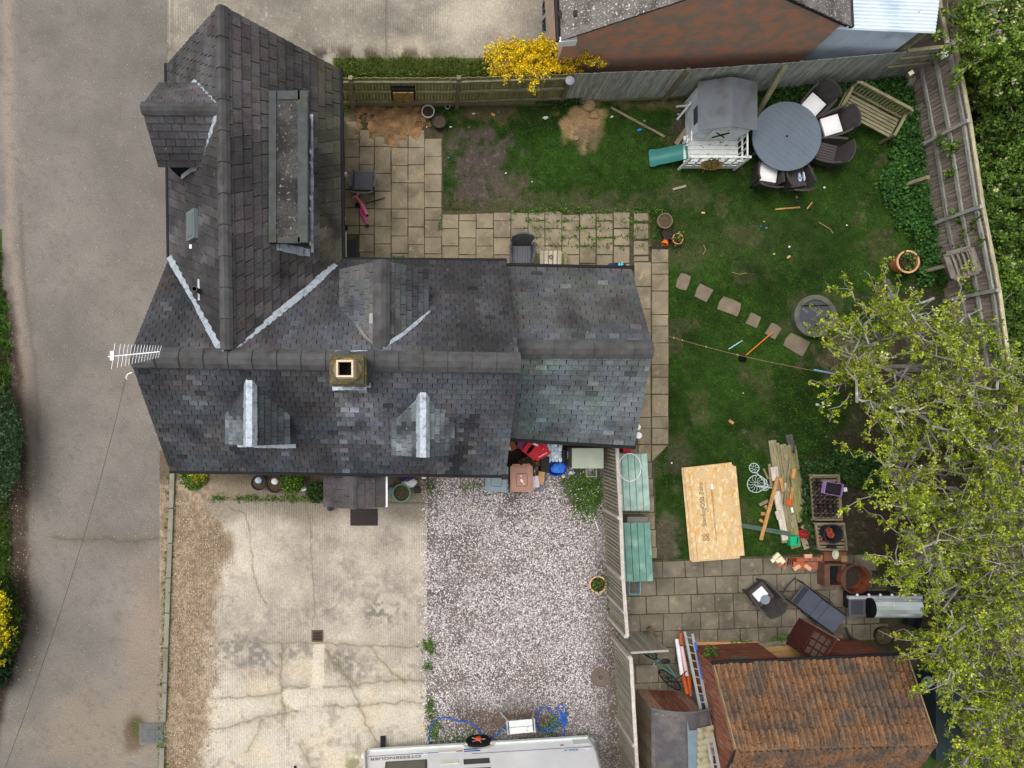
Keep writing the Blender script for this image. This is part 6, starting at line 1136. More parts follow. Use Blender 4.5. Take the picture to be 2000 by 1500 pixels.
bq = thing('covered_bag', 'round navy cover with a cyan mark beside the house', 'cover', W(1210, 540)); q = W(1212, 528, .45); q.z = 0; MB().lathe([(.26, 0), (.27, .3), (.24, .44), (.14, .48), (.001, .48)], q, 24, 1, .8).build('cover', plain('navy_cloth', (36, 42, 54), rough=.8), bq); MB().ball(W(1194, 524, .3), .16, 12, 7, .9, .9, .8, .05).build('side_pouch', plain('navy_blue', (42, 60, 92), rough=.8), bq)
text_mesh('mark', 'AE', .13, Matrix.Translation(W(1212, 517, .50)), plain('cyan_print', (96, 208, 220)), bq, .012, 1.0, .003)
# ---- green tables beyond the fence
m_teal = mat('teal_boards', (98, 136, 124), var=.14, scale=5, rgb2=(134, 162, 148), thr=(.5, .72), scale2=3, fine=.12, orand=.05); m_mint = mat('mint_boards', (150, 174, 164), var=.14, scale=5, rgb2=(120, 150, 138), thr=(.48, .68), scale2=3, rgb3=(158, 148, 104), thr3=(.6, .72), scale3=4, fine=.12, orand=.05)
def plank_table(label, x0, y0, x1, y1, dx, z, m, n=5):
    t = thing('plank_table', label, 'table', W((x0 + x1) / 2, (y0 + y1) / 2)); A, B, C, D = W(x0, y0, z), W(x1, y0, z), W(x1 + dx, y1, z), W(x0 + dx, y1, z); w = (B - A).length / n - .016
    for k in range(n): tt = (k + .5) / n; bar('top_board', A.lerp(B, tt), D.lerp(C, tt), w, .022, m, t)
    for tt in (.12, .88):
        p, q = A.lerp(D, tt), B.lerp(C, tt); bar('bearer', p + Vector((0, 0, -.03)), q + Vector((0, 0, -.03)), .05, .04, wood('bearer_grey', (92, 90, 86)), t)
        for e, f in ((p, q), (q, p)): MB().tube([e.lerp(f, .08) + Vector((0, 0, -.05)), Vector((e.lerp(f, .2).x, e.lerp(f, .2).y, 0.03))], .014, 6).build('leg', m_gut, t)
    return t
plank_table('pale mint plank table under the white hoop', 1200, 886, 1264, 997, 6, .62, m_mint); plank_table('teal plank table with folding legs beyond the fence', 1205, 1021, 1270, 1135, 6, .62, m_teal)
tag(MB().tube([W(1230 + 22 * math.cos(t), 913 + 27 * math.sin(t), .66) for t in np.linspace(0, 6.283, 37)], .013, 6).build('hoop', m_white), 'white plastic hoop lying on the mint table', 'hoop')
tag(MB().box(W(1222, 878, .3), (.22, .14, .3), .0).build('red_crate', plain('red_plastic', (170, 34, 44))), 'red plastic crate corner behind the mint table', 'crate')
pt2 = tray_box('storage_tub', 'pale blue storage tub under the teal table end', 1240, 1148, .0, .3, .34, .3, (140, 170, 182)); bxg = tag(MB().box(W(1240, 1014, .3), (.55, .2, .5)).build('grey_chest', plain('chest_grey', (108, 106, 98))), 'grey chest between the two plank tables', 'chest')
# ---- bins and recycling in the nook
def bin_(label, px, py, rz, rgb, lid, group='wheelie bins'):
    q = W(px, py, 1.06); q.z = 0; b = thing('wheelie_bin', label, 'bin', q, rz, group); mb_ = plain('bin_%d' % rgb[0], rgb, rough=.5); ml = plain('lid_%d' % lid[0], lid, rough=.5)
    V = MB().box((0, 0, .53), (.46, .52, .9), top=(1.2, 1.25)); V.build('body', mb_, b, False)
    l = MB(); P = []
    for (sx, sy) in ((1, 1), (-1, 1), (-1, -1), (1, -1)):
        for k in range(4): t = k / 3 * math.pi / 2 + (0 if (sx, sy) == (1, 1) else math.pi / 2 if (sx, sy) == (-1, 1) else math.pi if (sx, sy) == (-1, -1) else -math.pi / 2); P.append((sx * .225 + .065 * math.cos(t), sy * .275 + .065 * math.sin(t)))
    l.prism(P, 1.0, 1.035); l = l.build('lid', ml, b, False); MB().prism([(x * .86, y * .86) for x, y in P], 1.03, 1.06).build('lid_dome', ml, l, False)
    MB().prism([(x * .46, y * .46 - .03) for x, y in P], 1.055, 1.064).build('lid_panel', ml, l, False)
    o = [(x * .48, y * .48 - .03) for x, y in P]; MB().tube([(x, y, 1.063) for x, y in o + o[:1]], .006, 5).build('lid_groove', plain('groove_%d' % lid[0], tuple(int(v * .6) for v in lid)), l, False)
    for sx in (-.13, .13): MB().box((sx, .36, 1.0), (.2, .03, .03)).build('handle', ml, b, False)
    for sx in (-.22, .22): MB().lathe([(.001, -.03), (.1, -.03), (.1, .03), (.001, .03)], (sx, .27, .1), 14, m=Matrix.Rotation(R(90), 3, 'Y')).build('wheel', m_gut, b, False)
    return b
bb = bin_('brown lidded wheelie bin beside the cardboard', 1019, 935, R(1), (124, 92, 76), (166, 126, 108)); MB().box((0, -.05, 1.067), (.05, .09, .004), .5).box((.05, -.13, 1.067), (.03, .03, .004)).box((-.02, .07, 1.067), (.05, .03, .004), .3).build('lid_marks', m_white, bb, False)
bin_('grey wheelie bin tucked under the house gutter', 970, 935, R(-3), (96, 108, 114), (128, 142, 148))
for (p, w, d, h, z, a, rgb, nm, lab, cat) in (((1054, 932), .16, .34, .5, 0, -8, (182, 142, 98), 'cardboard_sheet', 'brown cardboard piece standing beside the brown bin', 'cardboard'), ((1046, 941), .17, .30, .02, .5, 8, (216, 206, 214), 'milk_carton', 'white and purple carton beside the brown bin', 'carton'), ((1060, 942), .1, .44, .06, .2, -12, (120, 122, 138), 'plastic_tube', 'long grey packet leaning beside the carton', 'packet'), ((997, 868), .2, .3, .5, 0, 25, (150, 96, 52), 'cardboard_box', 'brown cardboard box in the house corner', 'box'), ((1016, 869), .18, .2, .2, .2, -30, (150, 84, 130), 'carton', 'mauve carton next to the brown cardboard box', 'carton'), ((994, 876), .1, .09, .02, .5, 12, (230, 230, 230), 'paper_label', 'white label on the brown cardboard box', 'label')):
    tag(MB().box(W(p[0], p[1], z + h / 2), (w, d, h), R(a)).build(nm, mat('goods_%d_%d' % p, rgb, var=.12, fine=.08)), lab, cat)
m_red = mat('red_bag', (204, 38, 54), var=.12, fine=.08, rough=.4)
for i, (p, w, d, a, z, lab) in enumerate((((1040, 878), .42, .40, -38, .62, 'red shopping bag with a grey oval print'), ((1050, 876), .36, .44, -52, .55, 'red bag tucked behind the printed red bag'), ((1056, 882), .34, .42, -62, .5, 'red bag nearest the recycling box'))):
    t = thing('shopping_bag', lab, 'bag', W(p[0], p[1], z), R(a), 'red shopping bags'); MB().box((0, 0, 0), (w, d, .06)).build('bag', m_red, t, False)
    if i == 0: MB().lathe([(.001, .034), (.1, .034)], (-.05, -.02, 0), 18, .45, 1.6).build('print', plain('print_grey', (76, 66, 66)), t, False); MB().box((-.02, .15, .034), (.14, .05, .004), .3).build('lettering', m_white, t, False)
    else: MB().box((.1, 0, .034), (.02, .26, .004)).build('lettering', m_white, t, False)
rb_ = tray_box('recycling_box', 'black recycling box full of white plastic bottles', 1083, 884, .1, .42, .5, .34, (34, 38, 46))
for i in range(20): p = (-.15 + .1 * (i % 4) + random.uniform(-.02, .02), -.19 + .095 * (i // 4) + random.uniform(-.02, .02), .32); MB().ball(p, .06, 10, 6, random.uniform(.8, 1.2), random.uniform(.9, 1.4), .7, .12).build('bottle', plain('bottle_w%d' % (i % 3), [(222, 228, 230), (172, 206, 216), (196, 200, 214)][i % 3], rough=.35), rb_, False)
bl = thing('blue_tub', 'round blue tub with a crumpled bright blue bag', 'tub', W(1086, 915)); q = W(1087, 915, .4); q.z = 0; MB().lathe([(.2, 0), (.245, .38), (.23, .4), (.2, .38), (.17, .1)], q, 22, 1.12, .85).build('tub', plain('deep_blue', (36, 66, 168), rough=.4), bl); MB().ball(q + Vector((.06, .0, .36)), .17, 14, 7, 1.1, .8, .45, .22).build('bag', plain('bright_blue', (52, 122, 214), rough=.4), bl)
tag(MB().ball(W(1035, 903, .3), .24, 14, 8, 1.2, .7, .6, .25).build('rubbish_bag', mat('dark_rubbish', (64, 58, 48), var=.6, scale=12, rgb2=(120, 86, 40), scale2=7, fine=.3)), 'dark bag of mixed rubbish behind the brown bin', 'bag'); tag(MB().ball(W(1005, 893, .05), .34, 14, 6, 1, 1, .35, .2).build('leaf_heap', mat('dead_leaves', (58, 48, 44), var=.5, scale=30, fine=.5, fscale=60, bump=1, bdist=.03)), 'heap of dead leaves in the house corner', 'leaves')
tag(MB().box(W(1062, 905, .25), (.22, .4, .5)).build('black_box', plain('blackish', (40, 40, 36))), 'dark upright box behind the blue tub', 'box')
cb = thing('metal_cabinet', 'olive grey metal cabinet beside the boarded fence', 'cabinet', W(1135, 893)); c0, c1 = W(1118, 876, .95), W(1178, 914, .95); MB().prism([(c0.x, c1.y), (c1.x, c1.y), (c1.x, c0.y), (c0.x, c0.y)], .02, .93).build('body', plain('olive_dark', (84, 86, 74)), cb); MB().prism([(c0.x - .01, c1.y - .01), (c1.x + .01, c1.y - .01), (c1.x + .01, c0.y + .01), (c0.x - .01, c0.y + .01)], .932, .955).build('lid', plain('olive_grey', (164, 170, 154), rough=.5), cb); MB().tube([(c0.x - .03, c0.y - .1, .5), (c0.x - .03, c0.y - .3, .5)], .012, 6).build('handle', m_lead, cb)
tc_ = tray_box('clear_tub', 'clear plastic tub on the pebbles below the cabinet', 1156, 921, 0, .26, .28, .2, (190, 186, 182)); tag(MB().lathe([(.001, .0), (.07, .0), (.06, .05), (.001, .06)], W(1115, 924, .03), 12).build('glass_jar', glass_mat('jar_glass', (170, 180, 184))), 'small glass jar on the pebbles', 'jar'); tag(MB().ball(W(1100, 930, .06), .06, 10, 6).build('ball', plain('cream_ball', (222, 206, 172))), 'cream coloured ball beside the blue tub', 'ball')
for j, (P, lab) in enumerate((([(1085, 945), (1100, 938), (1115, 933), (1130, 925)], 'thin bare twig lying across the pebbles near the cabinet'), ([(1110, 980), (1125, 976), (1145, 982), (1158, 995), (1165, 1008)], 'long curved bare twig among the weeds in the pebbles'), ([(1070, 1075), (1100, 1066), (1130, 1062), (1165, 1040)], 'long thin twig lying mid pebble bay'))): tag(MB().tube([W(x, y, .05) for x, y in P], .008, 5).build('twig', mat('twig_bark', (96, 88, 78))), lab, 'twig')
tag(MB().tube([W(1158, 1003, .05), W(1169, 1036, .05)], .012, 6).build('cane', m_white), 'short white cane lying on the pebbles by the fence', 'cane')
# ---- pots and planters on terrace; lounger; barbecue
m_lg = plain('lounger_mesh', (74, 78, 90), rough=.7, fine=.12); lgq = W(1588, 1182, .3); lgq.z = 0; lo = thing('sun_lounger', 'dark grey folding sun lounger on the terrace', 'lounger', lgq, R(-38))
MB().slab([(-.55, -.27, .32), (.1, -.27, .30), (.1, .27, .30), (-.55, .27, .32)], .02).build('seat_panel', m_lg, lo, False); MB().slab([(.11, -.27, .30), (.32, -.27, .33), (.32, .27, .33), (.11, .27, .30)], .02).build('middle_panel', m_lg, lo, False); MB().slab([(.33, -.27, .33), (.74, -.27, .52), (.74, .27, .52), (.33, .27, .33)], .02).build('backrest', m_lg, lo, False)
for s in (-1, 1): MB().tube([(-.62, s * .3, .32), (.1, s * .3, .31), (.34, s * .3, .34), (.76, s * .3, .53)], .016, 8).build('side_rail', m_gut, lo, False); MB().tube([(-.2, s * .33, .34), (.1, s * .36, .42), (.38, s * .34, .36)], .014, 6).build('armrest', m_gut, lo, False)
for x0_, h in ((-.5, 0), (.35, 0)): MB().tube([(x0_, -.3, .31), (x0_ - .08, -.3, .02), (x0_ - .08, .3, .02), (x0_, .3, .31)], .014, 6).build('leg', m_gut, lo, False)
MB().tube([(-.62, .3, .32), (-.80, .27, .25), (-.82, .0, .22), (-.80, -.27, .25), (-.62, -.3, .32)], .016, 8).build('foot_frame', m_gut, lo, False)
for i in range(5): MB().tube([(-.5 + i * .03, -.26, .335), (-.5 + i * .03, .26, .335)], .006, 5).build('strap', m_gut, lo, False)
bbq = thing('barbecue', 'gas barbecue with silver hood and black ends', 'barbecue', W(1700, 1190)); b0, b1 = W(1656, 1204, .86), W(1800, 1166, .86)
MB().box(((b0.x + b1.x) / 2, (b0.y + b1.y) / 2, .45), (b1.x - b0.x - .7, b1.y - b0.y - .1, .8)).build('cabinet', plain('bbq_dark', (38, 36, 42)), bbq)
MB().box((b0.x + .24, (b0.y + b1.y) / 2, .84), (.42, b1.y - b0.y, .05)).build('side_shelf', plain('bbq_grey', (82, 84, 90)), bbq); MB().box((b0.x + .24, (b0.y + b1.y) / 2 - .02, .872), (.3, .36, .012)).build('shelf_lid', plain('bbq_grey2', (60, 62, 68)), bbq)
V = []; hx0, hx1 = b0.x + .60, b1.x - .1
for (nm, xa, xb, m) in (('hood_end', b0.x + .46, hx0, m_dark), ('hood', hx0 + .003, hx1, plain('hood_steel', (206, 214, 210), rough=.25, metal=.55))):
    V = [];
    for k in range(9): t = math.pi * k / 8; V += [(xa, (b0.y + b1.y) / 2 - .02 + .26 * math.cos(t), .88 + .22 * math.sin(t)), (xb, (b0.y + b1.y) / 2 - .02 + .26 * math.cos(t), .88 + .22 * math.sin(t))]
    MB()._add(V, [(2 * i, 2 * i + 2, 2 * i + 3, 2 * i + 1) for i in range(8)] + [tuple(range(0, 18, 2)), tuple(range(1, 18, 2))[::-1]]).build(nm, m, bbq, smooth=False)
MB().box(((b0.x + b1.x) / 2, b1.y - .01, .85), (b1.x - b0.x, .08, .09)).build('control_panel', plain('panel_steel', (186, 186, 196), rough=.3, metal=.4), bbq)
for i in range(6): MB().lathe([(.001, .05), (.026, .05), (.03, 0)], (b0.x + .25 + i * .3, b1.y + .03, .85), 10, m=Matrix.Rotation(R(-90), 3, 'X')).build('knob', m_white, bbq)
MB().tube([(hx0 + .1, b1.y - .06, 1.0), (hx1 - .1, b1.y - .06, 1.0)], .014, 8).build('hood_handle', plain('panel_steel', (186, 186, 196)), bbq); MB().ball((hx0 + .45, (b0.y + b1.y) / 2 + .1, 1.08), .03, 8, 5).build('gauge', m_white, bbq)
ap = thing('garden_spigot', 'dark standpipe with a bent spout on the terrace', 'pipe', W(1655, 1240)); MB().tube([W(1648, 1229, .5), W(1652, 1226, .52), W(1656, 1238, .4), W(1664, 1250, .1), W(1668, 1254, 0)], .035, 8).build('pipe', plain('pipe_green', (50, 62, 58)), ap)
pot('dark round planter of dead growth on the terrace', 1729, 1243, 0, .26, .22, (58, 48, 38), fill=twig); bar('log', W(1727, 1256, .08), W(1752, 1247, .08), .06, .06, wd_new, label='pale stick lying beside the dark round planter', cat='stick'); tray_box('plastic_trug', 'black plastic trough half under the tree', 1788, 1215, 0, .34, .3, .25, (48, 50, 56), R(-20))
bar('sleeper', W(1818, 1258, .12), W(1870, 1268, .12), .3, .24, wood('sleeper', (112, 96, 78)), label='broad weathered timber sleeper under the tree', cat='timber')
pot('pot of seedlings on the shed front shelf', 1389, 1275, .9, .13, .14, (92, 60, 50), plant=26); tag(MB().box(W(1443, 1284, 1.4), (.46, .1, .06), -.03).build('shelf_plank', wood('shelf_old', (92, 80, 68))), 'narrow plank shelf on the shed front', 'shelf')
# green water butt area right of the shed
bt_ = thing('storage_boxes', 'dark green plastic storage unit beside the shed under the tree', 'storage', W(1820, 1370)); MB().box(W(1830, 1395, .5), (.7, 2.0, .9)).build('body', plain('unit_green', (44, 56, 58)), bt_); MB().lathe([(.001, .02), (.14, .02), (.15, 0)], W(1812, 1332, .98), 16).build('cap', plain('cap_pale', (120, 140, 140)), bt_); MB().box(W(1838, 1345, .98), (.3, .5, .06)).build('lid', plain('unit_lid', (62, 74, 78)), bt_)
# ---- ladders, pipes, bicycle by the sheds
la = thing('ladder', 'long aluminium ladder with a blue stile against the shed', 'ladder', W(1345, 1250)); m_al = plain('ladder_alu', (164, 164, 160), rough=.45, metal=.3); m_blu = plain('ladder_blue', (44, 104, 190), rough=.45)
la0, la1, lb0, lb1 = W(1337, 1234, .15), W(1392, 1500, 2.0), W(1352, 1238, .15), W(1404, 1500, 2.0)
bar('stile', la0, la1, .07, .04, m_al, la); bar('stile', lb0, lb1, .07, .04, m_al, la); bar('blue_cover', lb0.lerp(lb1, .07) + Vector((.02, 0, .03)), lb0.lerp(lb1, .36) + Vector((.02, 0, .03)), .06, .03, m_blu, la)
for k in range(16): t = (k + .6) / 16; MB().tube([la0.lerp(la1, t), lb0.lerp(lb1, t)], .016, 6).build('rung', m_al, la)
for i, (p, q, rgb, r_, lab) in enumerate((((1322, 1248), (1332, 1318), (220, 216, 220), .055, 'white plastic pipe beside the ladder'), ((1331, 1262), (1342, 1320), (200, 168, 168), .05, 'pinkish plastic pipe beside the white one'), ((1329, 1236), (1331, 1260), (160, 78, 42), .05, 'upper orange drain pipe beside the ladder'), ((1334, 1319), (1343, 1356), (176, 84, 40), .055, 'left orange drain pipe below the white pipe'), ((1344, 1319), (1350, 1360), (176, 84, 40), .055, 'right orange drain pipe below the pink pipe'))): tag(MB().tube([W(*p, .3 + .1 * (i == 2)), W(*q, .5)], r_, 12).build('drain_pipe', plain('pipe_%d' % rgb[1], rgb, rough=.4)), lab, 'pipe', 'plastic pipes by the ladder')
tag(MB().box(W(1356, 1362, .5), (.16, .45, .9)).build('grey_slab', plain('slab_grey', (86, 90, 96))), 'grey boxy slab beside the orange pipes', 'slab')
bi = thing('bicycle', 'dark green bicycle parked behind the open gate', 'bicycle', W(1280, 1310)); m_tyre = plain('tyre', (28, 28, 30), rough=.7); m_bg = plain('bike_green', (70, 112, 100), rough=.35)
Ax = Matrix.Rotation(R(-62), 3, 'Z') @ Matrix.Rotation(R(78), 3, 'X'); c1, c2 = W(1308, 1328, .34), W(1262, 1268, .34)
wd_ = (c1 - c2); wd_.z = 0; ang = math.atan2(wd_.y, wd_.x); Ax = Matrix.Rotation(ang, 3, 'Z') @ Matrix.Rotation(R(90), 3, 'X') @ Matrix.Rotation(R(18), 3, 'X') if False else Matrix.Rotation(ang, 3, 'Z') @ Matrix.Rotation(R(68), 3, 'X')
for c in (c1, c2): wheel(bi, c, .33, 10, 'wheel', m_tyre, Ax, .018, .03)
e = wd_.normalized(); sd2 = Matrix.Rotation(ang, 3, 'Z') @ Matrix.Rotation(R(68), 3, 'X') @ Vector((0, 1, 0)); mid = (c1 + c2) / 2
seat_p, head_p, bb_p = mid - e * .18 + sd2 * .46, mid + e * .34 + sd2 * .44, mid - e * .05 - sd2 * .05
for (p, q, r_) in ((bb_p, seat_p, .018), (bb_p, head_p, .022), (seat_p, head_p, .02), (c2, bb_p, .012), (c2, seat_p, .012), (c1, head_p, .018)): MB().tube([p, q], r_, 8).build('frame_tube', m_bg, bi)
MB().tube([head_p + sd2 * .1 + Vector((-e.y, e.x, 0)) * .28, head_p + sd2 * .14, head_p + sd2 * .1 - Vector((-e.y, e.x, 0)) * .28], .014, 8).build('handlebar', m_gut, bi); MB().ball(seat_p + sd2 * .06, .1, 12, 6, 1.3, .7, .4).build('saddle', m_gut, bi); MB().tube([bb_p + Vector((-e.y, e.x, 0)) * .12 - sd2 * .14, bb_p + Vector((-e.y, e.x, 0)) * .1, bb_p - Vector((-e.y, e.x, 0)) * .1, bb_p - Vector((-e.y, e.x, 0)) * .12 + sd2 * .14], .012, 6).build('pedal_crank', m_lead, bi)
wheel(thing('spare_wheel', 'spare bicycle wheel leaning on the fence', 'wheel', W(1230, 1312)), W(1232, 1304, .5), .24, 8, 'rim', m_gut, Matrix.Rotation(R(80), 3, 'Y'), .014); bar('log', W(1266, 1226, .1), W(1280, 1245, .1), .13, .13, wood('log_bark', (96, 82, 66)), label='short dark log lying behind the open gate', cat='log')
# ================================================================== CARAVAN, STEP, HOSE, PERSON
m_cv = plain('caravan_white', (244, 245, 246), rough=.25, spec=.5, fine=.02, var=.03); m_cvt = plain('caravan_trim', (206, 212, 208), rough=.4); m_cvg = plain('caravan_grey', (150, 152, 154), rough=.4)
ca0, ca1 = W(719, 1466, .42), W(1150, 1440, .42); cdir = (ca1 - ca0); cdir.z = 0; CL = cdir.length; cang = math.atan2(cdir.y, cdir.x)
cvn = thing('caravan', 'white touring caravan with blue stripes and dark windows', 'caravan', Vector((ca0.x, ca0.y, 0)), cang); BW = 2.15
# local: x along, y = 0 is the visible side, body towards -y
def side_prof(): return [(-.10, .75), (-.06, .48), (.02, .40), (CL - .05, .40), (CL + .04, .5), (CL + .03, 1.3), (CL - .10, 2.35), (CL - .35, 2.55), (.45, 2.55), (.10, 2.2), (-.05, 1.4)]
P = side_prof(); n = len(P); V = [(x, 0, z) for x, z in P] + [(x, -BW, z) for x, z in P]
MB()._add(V, [tuple(range(n)), tuple(range(n, 2 * n))[::-1]] + [(i, n + i, n + (i + 1) % n, (i + 1) % n) for i in range(n)]).build('body', m_cv, cvn, False)
MB().beam((.0, .02, .44), (CL - .02, .02, .44), .05, .10).build('skirt_rail', m_cvt, cvn, False)
for (pp) in ([(-.06, .02, .48), (-.03, .03, .8), (.03, .03, 1.4), (.14, .02, 2.2)], [(CL - .02, .02, .46), (CL + .01, .03, .9), (CL + .0, .03, 1.3), (CL - .12, .02, 2.3)]): MB().tube(pp, .028, 8).build('corner_trim', m_cvg, cvn, False)
MB().ball((-.05, -.06, .55), .14, 12, 8, 1, .7, 1.1).build('corner_bumper', m_cvt, cvn, False); MB().ball((CL, -.06, .52), .13, 12, 8, 1, .7, 1.1).build('corner_bumper', m_cvt, cvn, False)
def decal(name, x0, x1, z0, z1, m, y=.006, par=None, sl=0): return MB()._add([(x0, y, z0), (x1, y, z0 + sl), (x1, y, z1 + sl), (x0, y, z1)] + [(x0, y - .012, z0), (x1, y - .012, z0 + sl), (x1, y - .012, z1 + sl), (x0, y - .012, z1)], [(0, 1, 2, 3), (0, 4, 5, 1), (1, 5, 6, 2), (2, 6, 7, 3), (3, 7, 4, 0)]).build(name, m, par or cvn, False)
m_bs = plain('stripe_blue', (44, 84, 160)); m_gs = plain('stripe_grey', (96, 98, 108)); ppm = CL / 431.0
fx_ = lambda px: (px - 719) * ppm
decal('stripe', fx_(722), fx_(893), .74, .76, m_bs); decal('stripe', fx_(905), fx_(932), .66, .71, m_bs); decal('stripe', fx_(905), fx_(936), .76, .81, m_bs); decal('stripe', fx_(920), CL - .03, .92, .94, m_gs); decal('badge', fx_(893), fx_(902), .72, .78, plain('badge_orange', (196, 120, 50)))
for (x0, x1, z0, z1) in ((856, 890, .66, .80), (858, 892, 1.22, 1.40)): decal('vent', fx_(x0), fx_(x1), z0, z1, plain('vent_cream', (228, 226, 210)), .018)
decal('hatch', fx_(1115), fx_(1145), .56, .80, m_cvt, .02); decal('mains_flap', fx_(826), fx_(836), .68, .86, m_white, .02); decal('side_light', fx_(1089), fx_(1096), .76, .79, plain('red_light', (140, 50, 44)), .016); decal('latch', fx_(1132), fx_(1142), .98, 1.06, m_white, .02)
for (x0, x1, nm) in ((756, 834, 'side'), (902, 950, 'small')):
    w = decal('window', fx_(x0) * 1.0, fx_(x1), 1.10 if nm == 'side' else 1.22, 1.75 if nm == 'side' else 1.46, plain('window_rubber', (64, 66, 66), rough=.4), .015); decal('pane', fx_(x0) + .05, fx_(x1) - .05, (1.15 if nm == 'side' else 1.26), 1.7 if nm == 'side' else 1.42, glass_mat('caravan_glass', (74, 76, 70), .12), .022, w)
w = decal('window', fx_(902), fx_(950), 1.68, 2.05, plain('window_rubber', (64, 66, 66)), .015); decal('pane', fx_(902) + .05, fx_(950) - .05, 1.72, 2.0, glass_mat('caravan_glass2', (110, 118, 126), .12), .022, w)
Mc = wmtx(cvn)
def ctext(body, x, z, size, m, sx=1.): text_mesh('lettering', body, size, Mc @ Matrix.Translation((x, .012, z)) @ Matrix.Rotation(R(180), 4, 'Z') @ Matrix.Rotation(R(90), 4, 'X'), m, cvn, .001, sx)
ctext('OTESSENGUER', fx_(774), .91, .19, m_gs, 1.05); ctext('550-4', fx_(1106), 1.06, .13, m_bs, 1.2)
wh = thing('road_wheel', None, None, Mc @ Vector((fx_(935), .0, .33))); wh.parent = cvn; wh.matrix_local = wmtx(cvn).inverted() @ MTX[wh]; [wh.__delitem__(k) for k in ('label', 'category') if k in wh]
Mw = Matrix.Rotation(cang, 3, 'Z') @ Matrix.Rotation(R(-90), 3, 'X'); wc_ = Mc @ Vector((fx_(935), -.02, .33)); MB().lathe([(.2, -.1), (.32, -.1), (.34, -.06), (.34, .06), (.32, .09), (.2, .09)], wc_, 26, m=Mw).build('tyre', m_tyre, wh); MB().lathe([(.001, .05), (.08, .07), (.18, .05), (.2, .09), (.21, .06)], wc_, 20, m=Mw, cap=False).build('rim', plain('alloy', (176, 178, 180), rough=.35, metal=.5), wh)
for k in range(5): t = 6.283 * k / 5; MB().beam(wc_ + Mw @ Vector((.05 * math.cos(t), .05 * math.sin(t), .085)), wc_ + Mw @ Vector((.19 * math.cos(t), .19 * math.sin(t), .085)), .05, .02).build('spoke', plain('alloy', (176, 178, 180)), wh)
MB().lathe([(.001, .16), (.07, .15), (.1, .1)], wc_, 12, m=Mw).build('wheel_clamp', plain('clamp_orange', (214, 78, 34), rough=.4), wh)
V = [];
for k in range(13): t = math.pi * k / 12; V += [(fx_(935) + .36 * math.cos(t), .03, .42 + .26 * math.sin(t)), (fx_(935) + .46 * math.cos(t), .05, .42 + .34 * math.sin(t))]
MB()._add(V, [(2 * i, 2 * i + 1, 2 * i + 3, 2 * i + 2) for i in range(12)]).build('wheel_arch', plain('vent_cream', (228, 226, 210)), cvn, False); V = [(fx_(935) + .36 * math.cos(math.pi * k / 12), .005, .38 + .28 * math.sin(math.pi * k / 12)) for k in range(13)]; MB()._add(V, [tuple(range(13))]).build('wheel_well', m_dark, cvn, False)
js = thing('corner_steady', None, None, Mc @ Vector((fx_(747), .1, .05))); js.parent = cvn; js.matrix_local = wmtx(cvn).inverted() @ MTX[js]; [js.__delitem__(k) for k in ('label', 'category') if k in js]; MB().beam(Mc @ Vector((fx_(747), .18, .03)), Mc @ Vector((fx_(747), -.2, .4)), .14, .04).build('jack_leg', m_gut, js)
# white folding step bench
stp = thing('folding_step', 'white folding work step between hose coils', 'step', Vector((*W(1016, 1419, .46)[:2], 0)), R(5)); q = wmtx(stp)
for y in (-.09, .09): MB().box((0.02, y, .46), (.62, .165, .03)).build('tread', m_pwt, stp, False)
for sx in (-1, 1):
    MB().beam((sx * .36 + .02, -.19, .46), (sx * .36 + .02, .19, .46), .035, .03).build('end_frame', m_lead, stp, False)
    for sy in (-1, 1): MB().beam((sx * .33 + .02, sy * .17, .45), (sx * .46 + .0, sy * .22, .0), .035, .025).build('leg', m_lead, stp, False)
m_hose = plain('blue_hose', (40, 92, 186), rough=.4); ho = thing('garden_hose', 'bright blue hose coiled beside the caravan', 'hose', W(1060, 1410))
def smooth(pts, n=6):
    out = []; P = [Vector(p) for p in pts]
    for i in range(len(P) - 1):
        p0, p1, p2, p3 = P[max(i - 1, 0)], P[i], P[i + 1], P[min(i + 2, len(P) - 1)]
        for k in range(n): t = k / n; out.append(.5 * ((2 * p1) + (-p0 + p2) * t + (2 * p0 - 5 * p1 + 4 * p2 - p3) * t * t + (-p0 + 3 * p1 - 3 * p2 + p3) * t ** 3))
    return out + [P[-1]]
H1 = [(839, 1462), (839, 1430), (850, 1408), (868, 1402), (895, 1408), (920, 1412), (935, 1425), (945, 1440), (960, 1442), (975, 1430), (988, 1420), (1010, 1428), (1040, 1424), (1052, 1408), (1050, 1395), (1056, 1385), (1070, 1382), (1085, 1398), (1100, 1410), (1106, 1395), (1102, 1380), (1094, 1376), (1090, 1384), (1098, 1400), (1102, 1425), (1100, 1440), (1092, 1446)]
MB().tube(smooth([W(x, y, .06) for x, y in H1]), .016, 6).build('hose', m_hose, ho); MB().tube(smooth([W(x, y, .09) for x, y in [(1052, 1427), (1070, 1430), (1090, 1420), (1104, 1408), (1104, 1392), (1098, 1402), (1085, 1412), (1066, 1424), (1050, 1420)]]), .016, 6).build('hose', m_hose, ho)
MB().tube(smooth([W(x, y, .12) for x, y in [(1094, 1388), (1104, 1400), (1106, 1416), (1100, 1404), (1096, 1398), (1106, 1394)]]), .016, 6).build('hose', m_hose, ho)
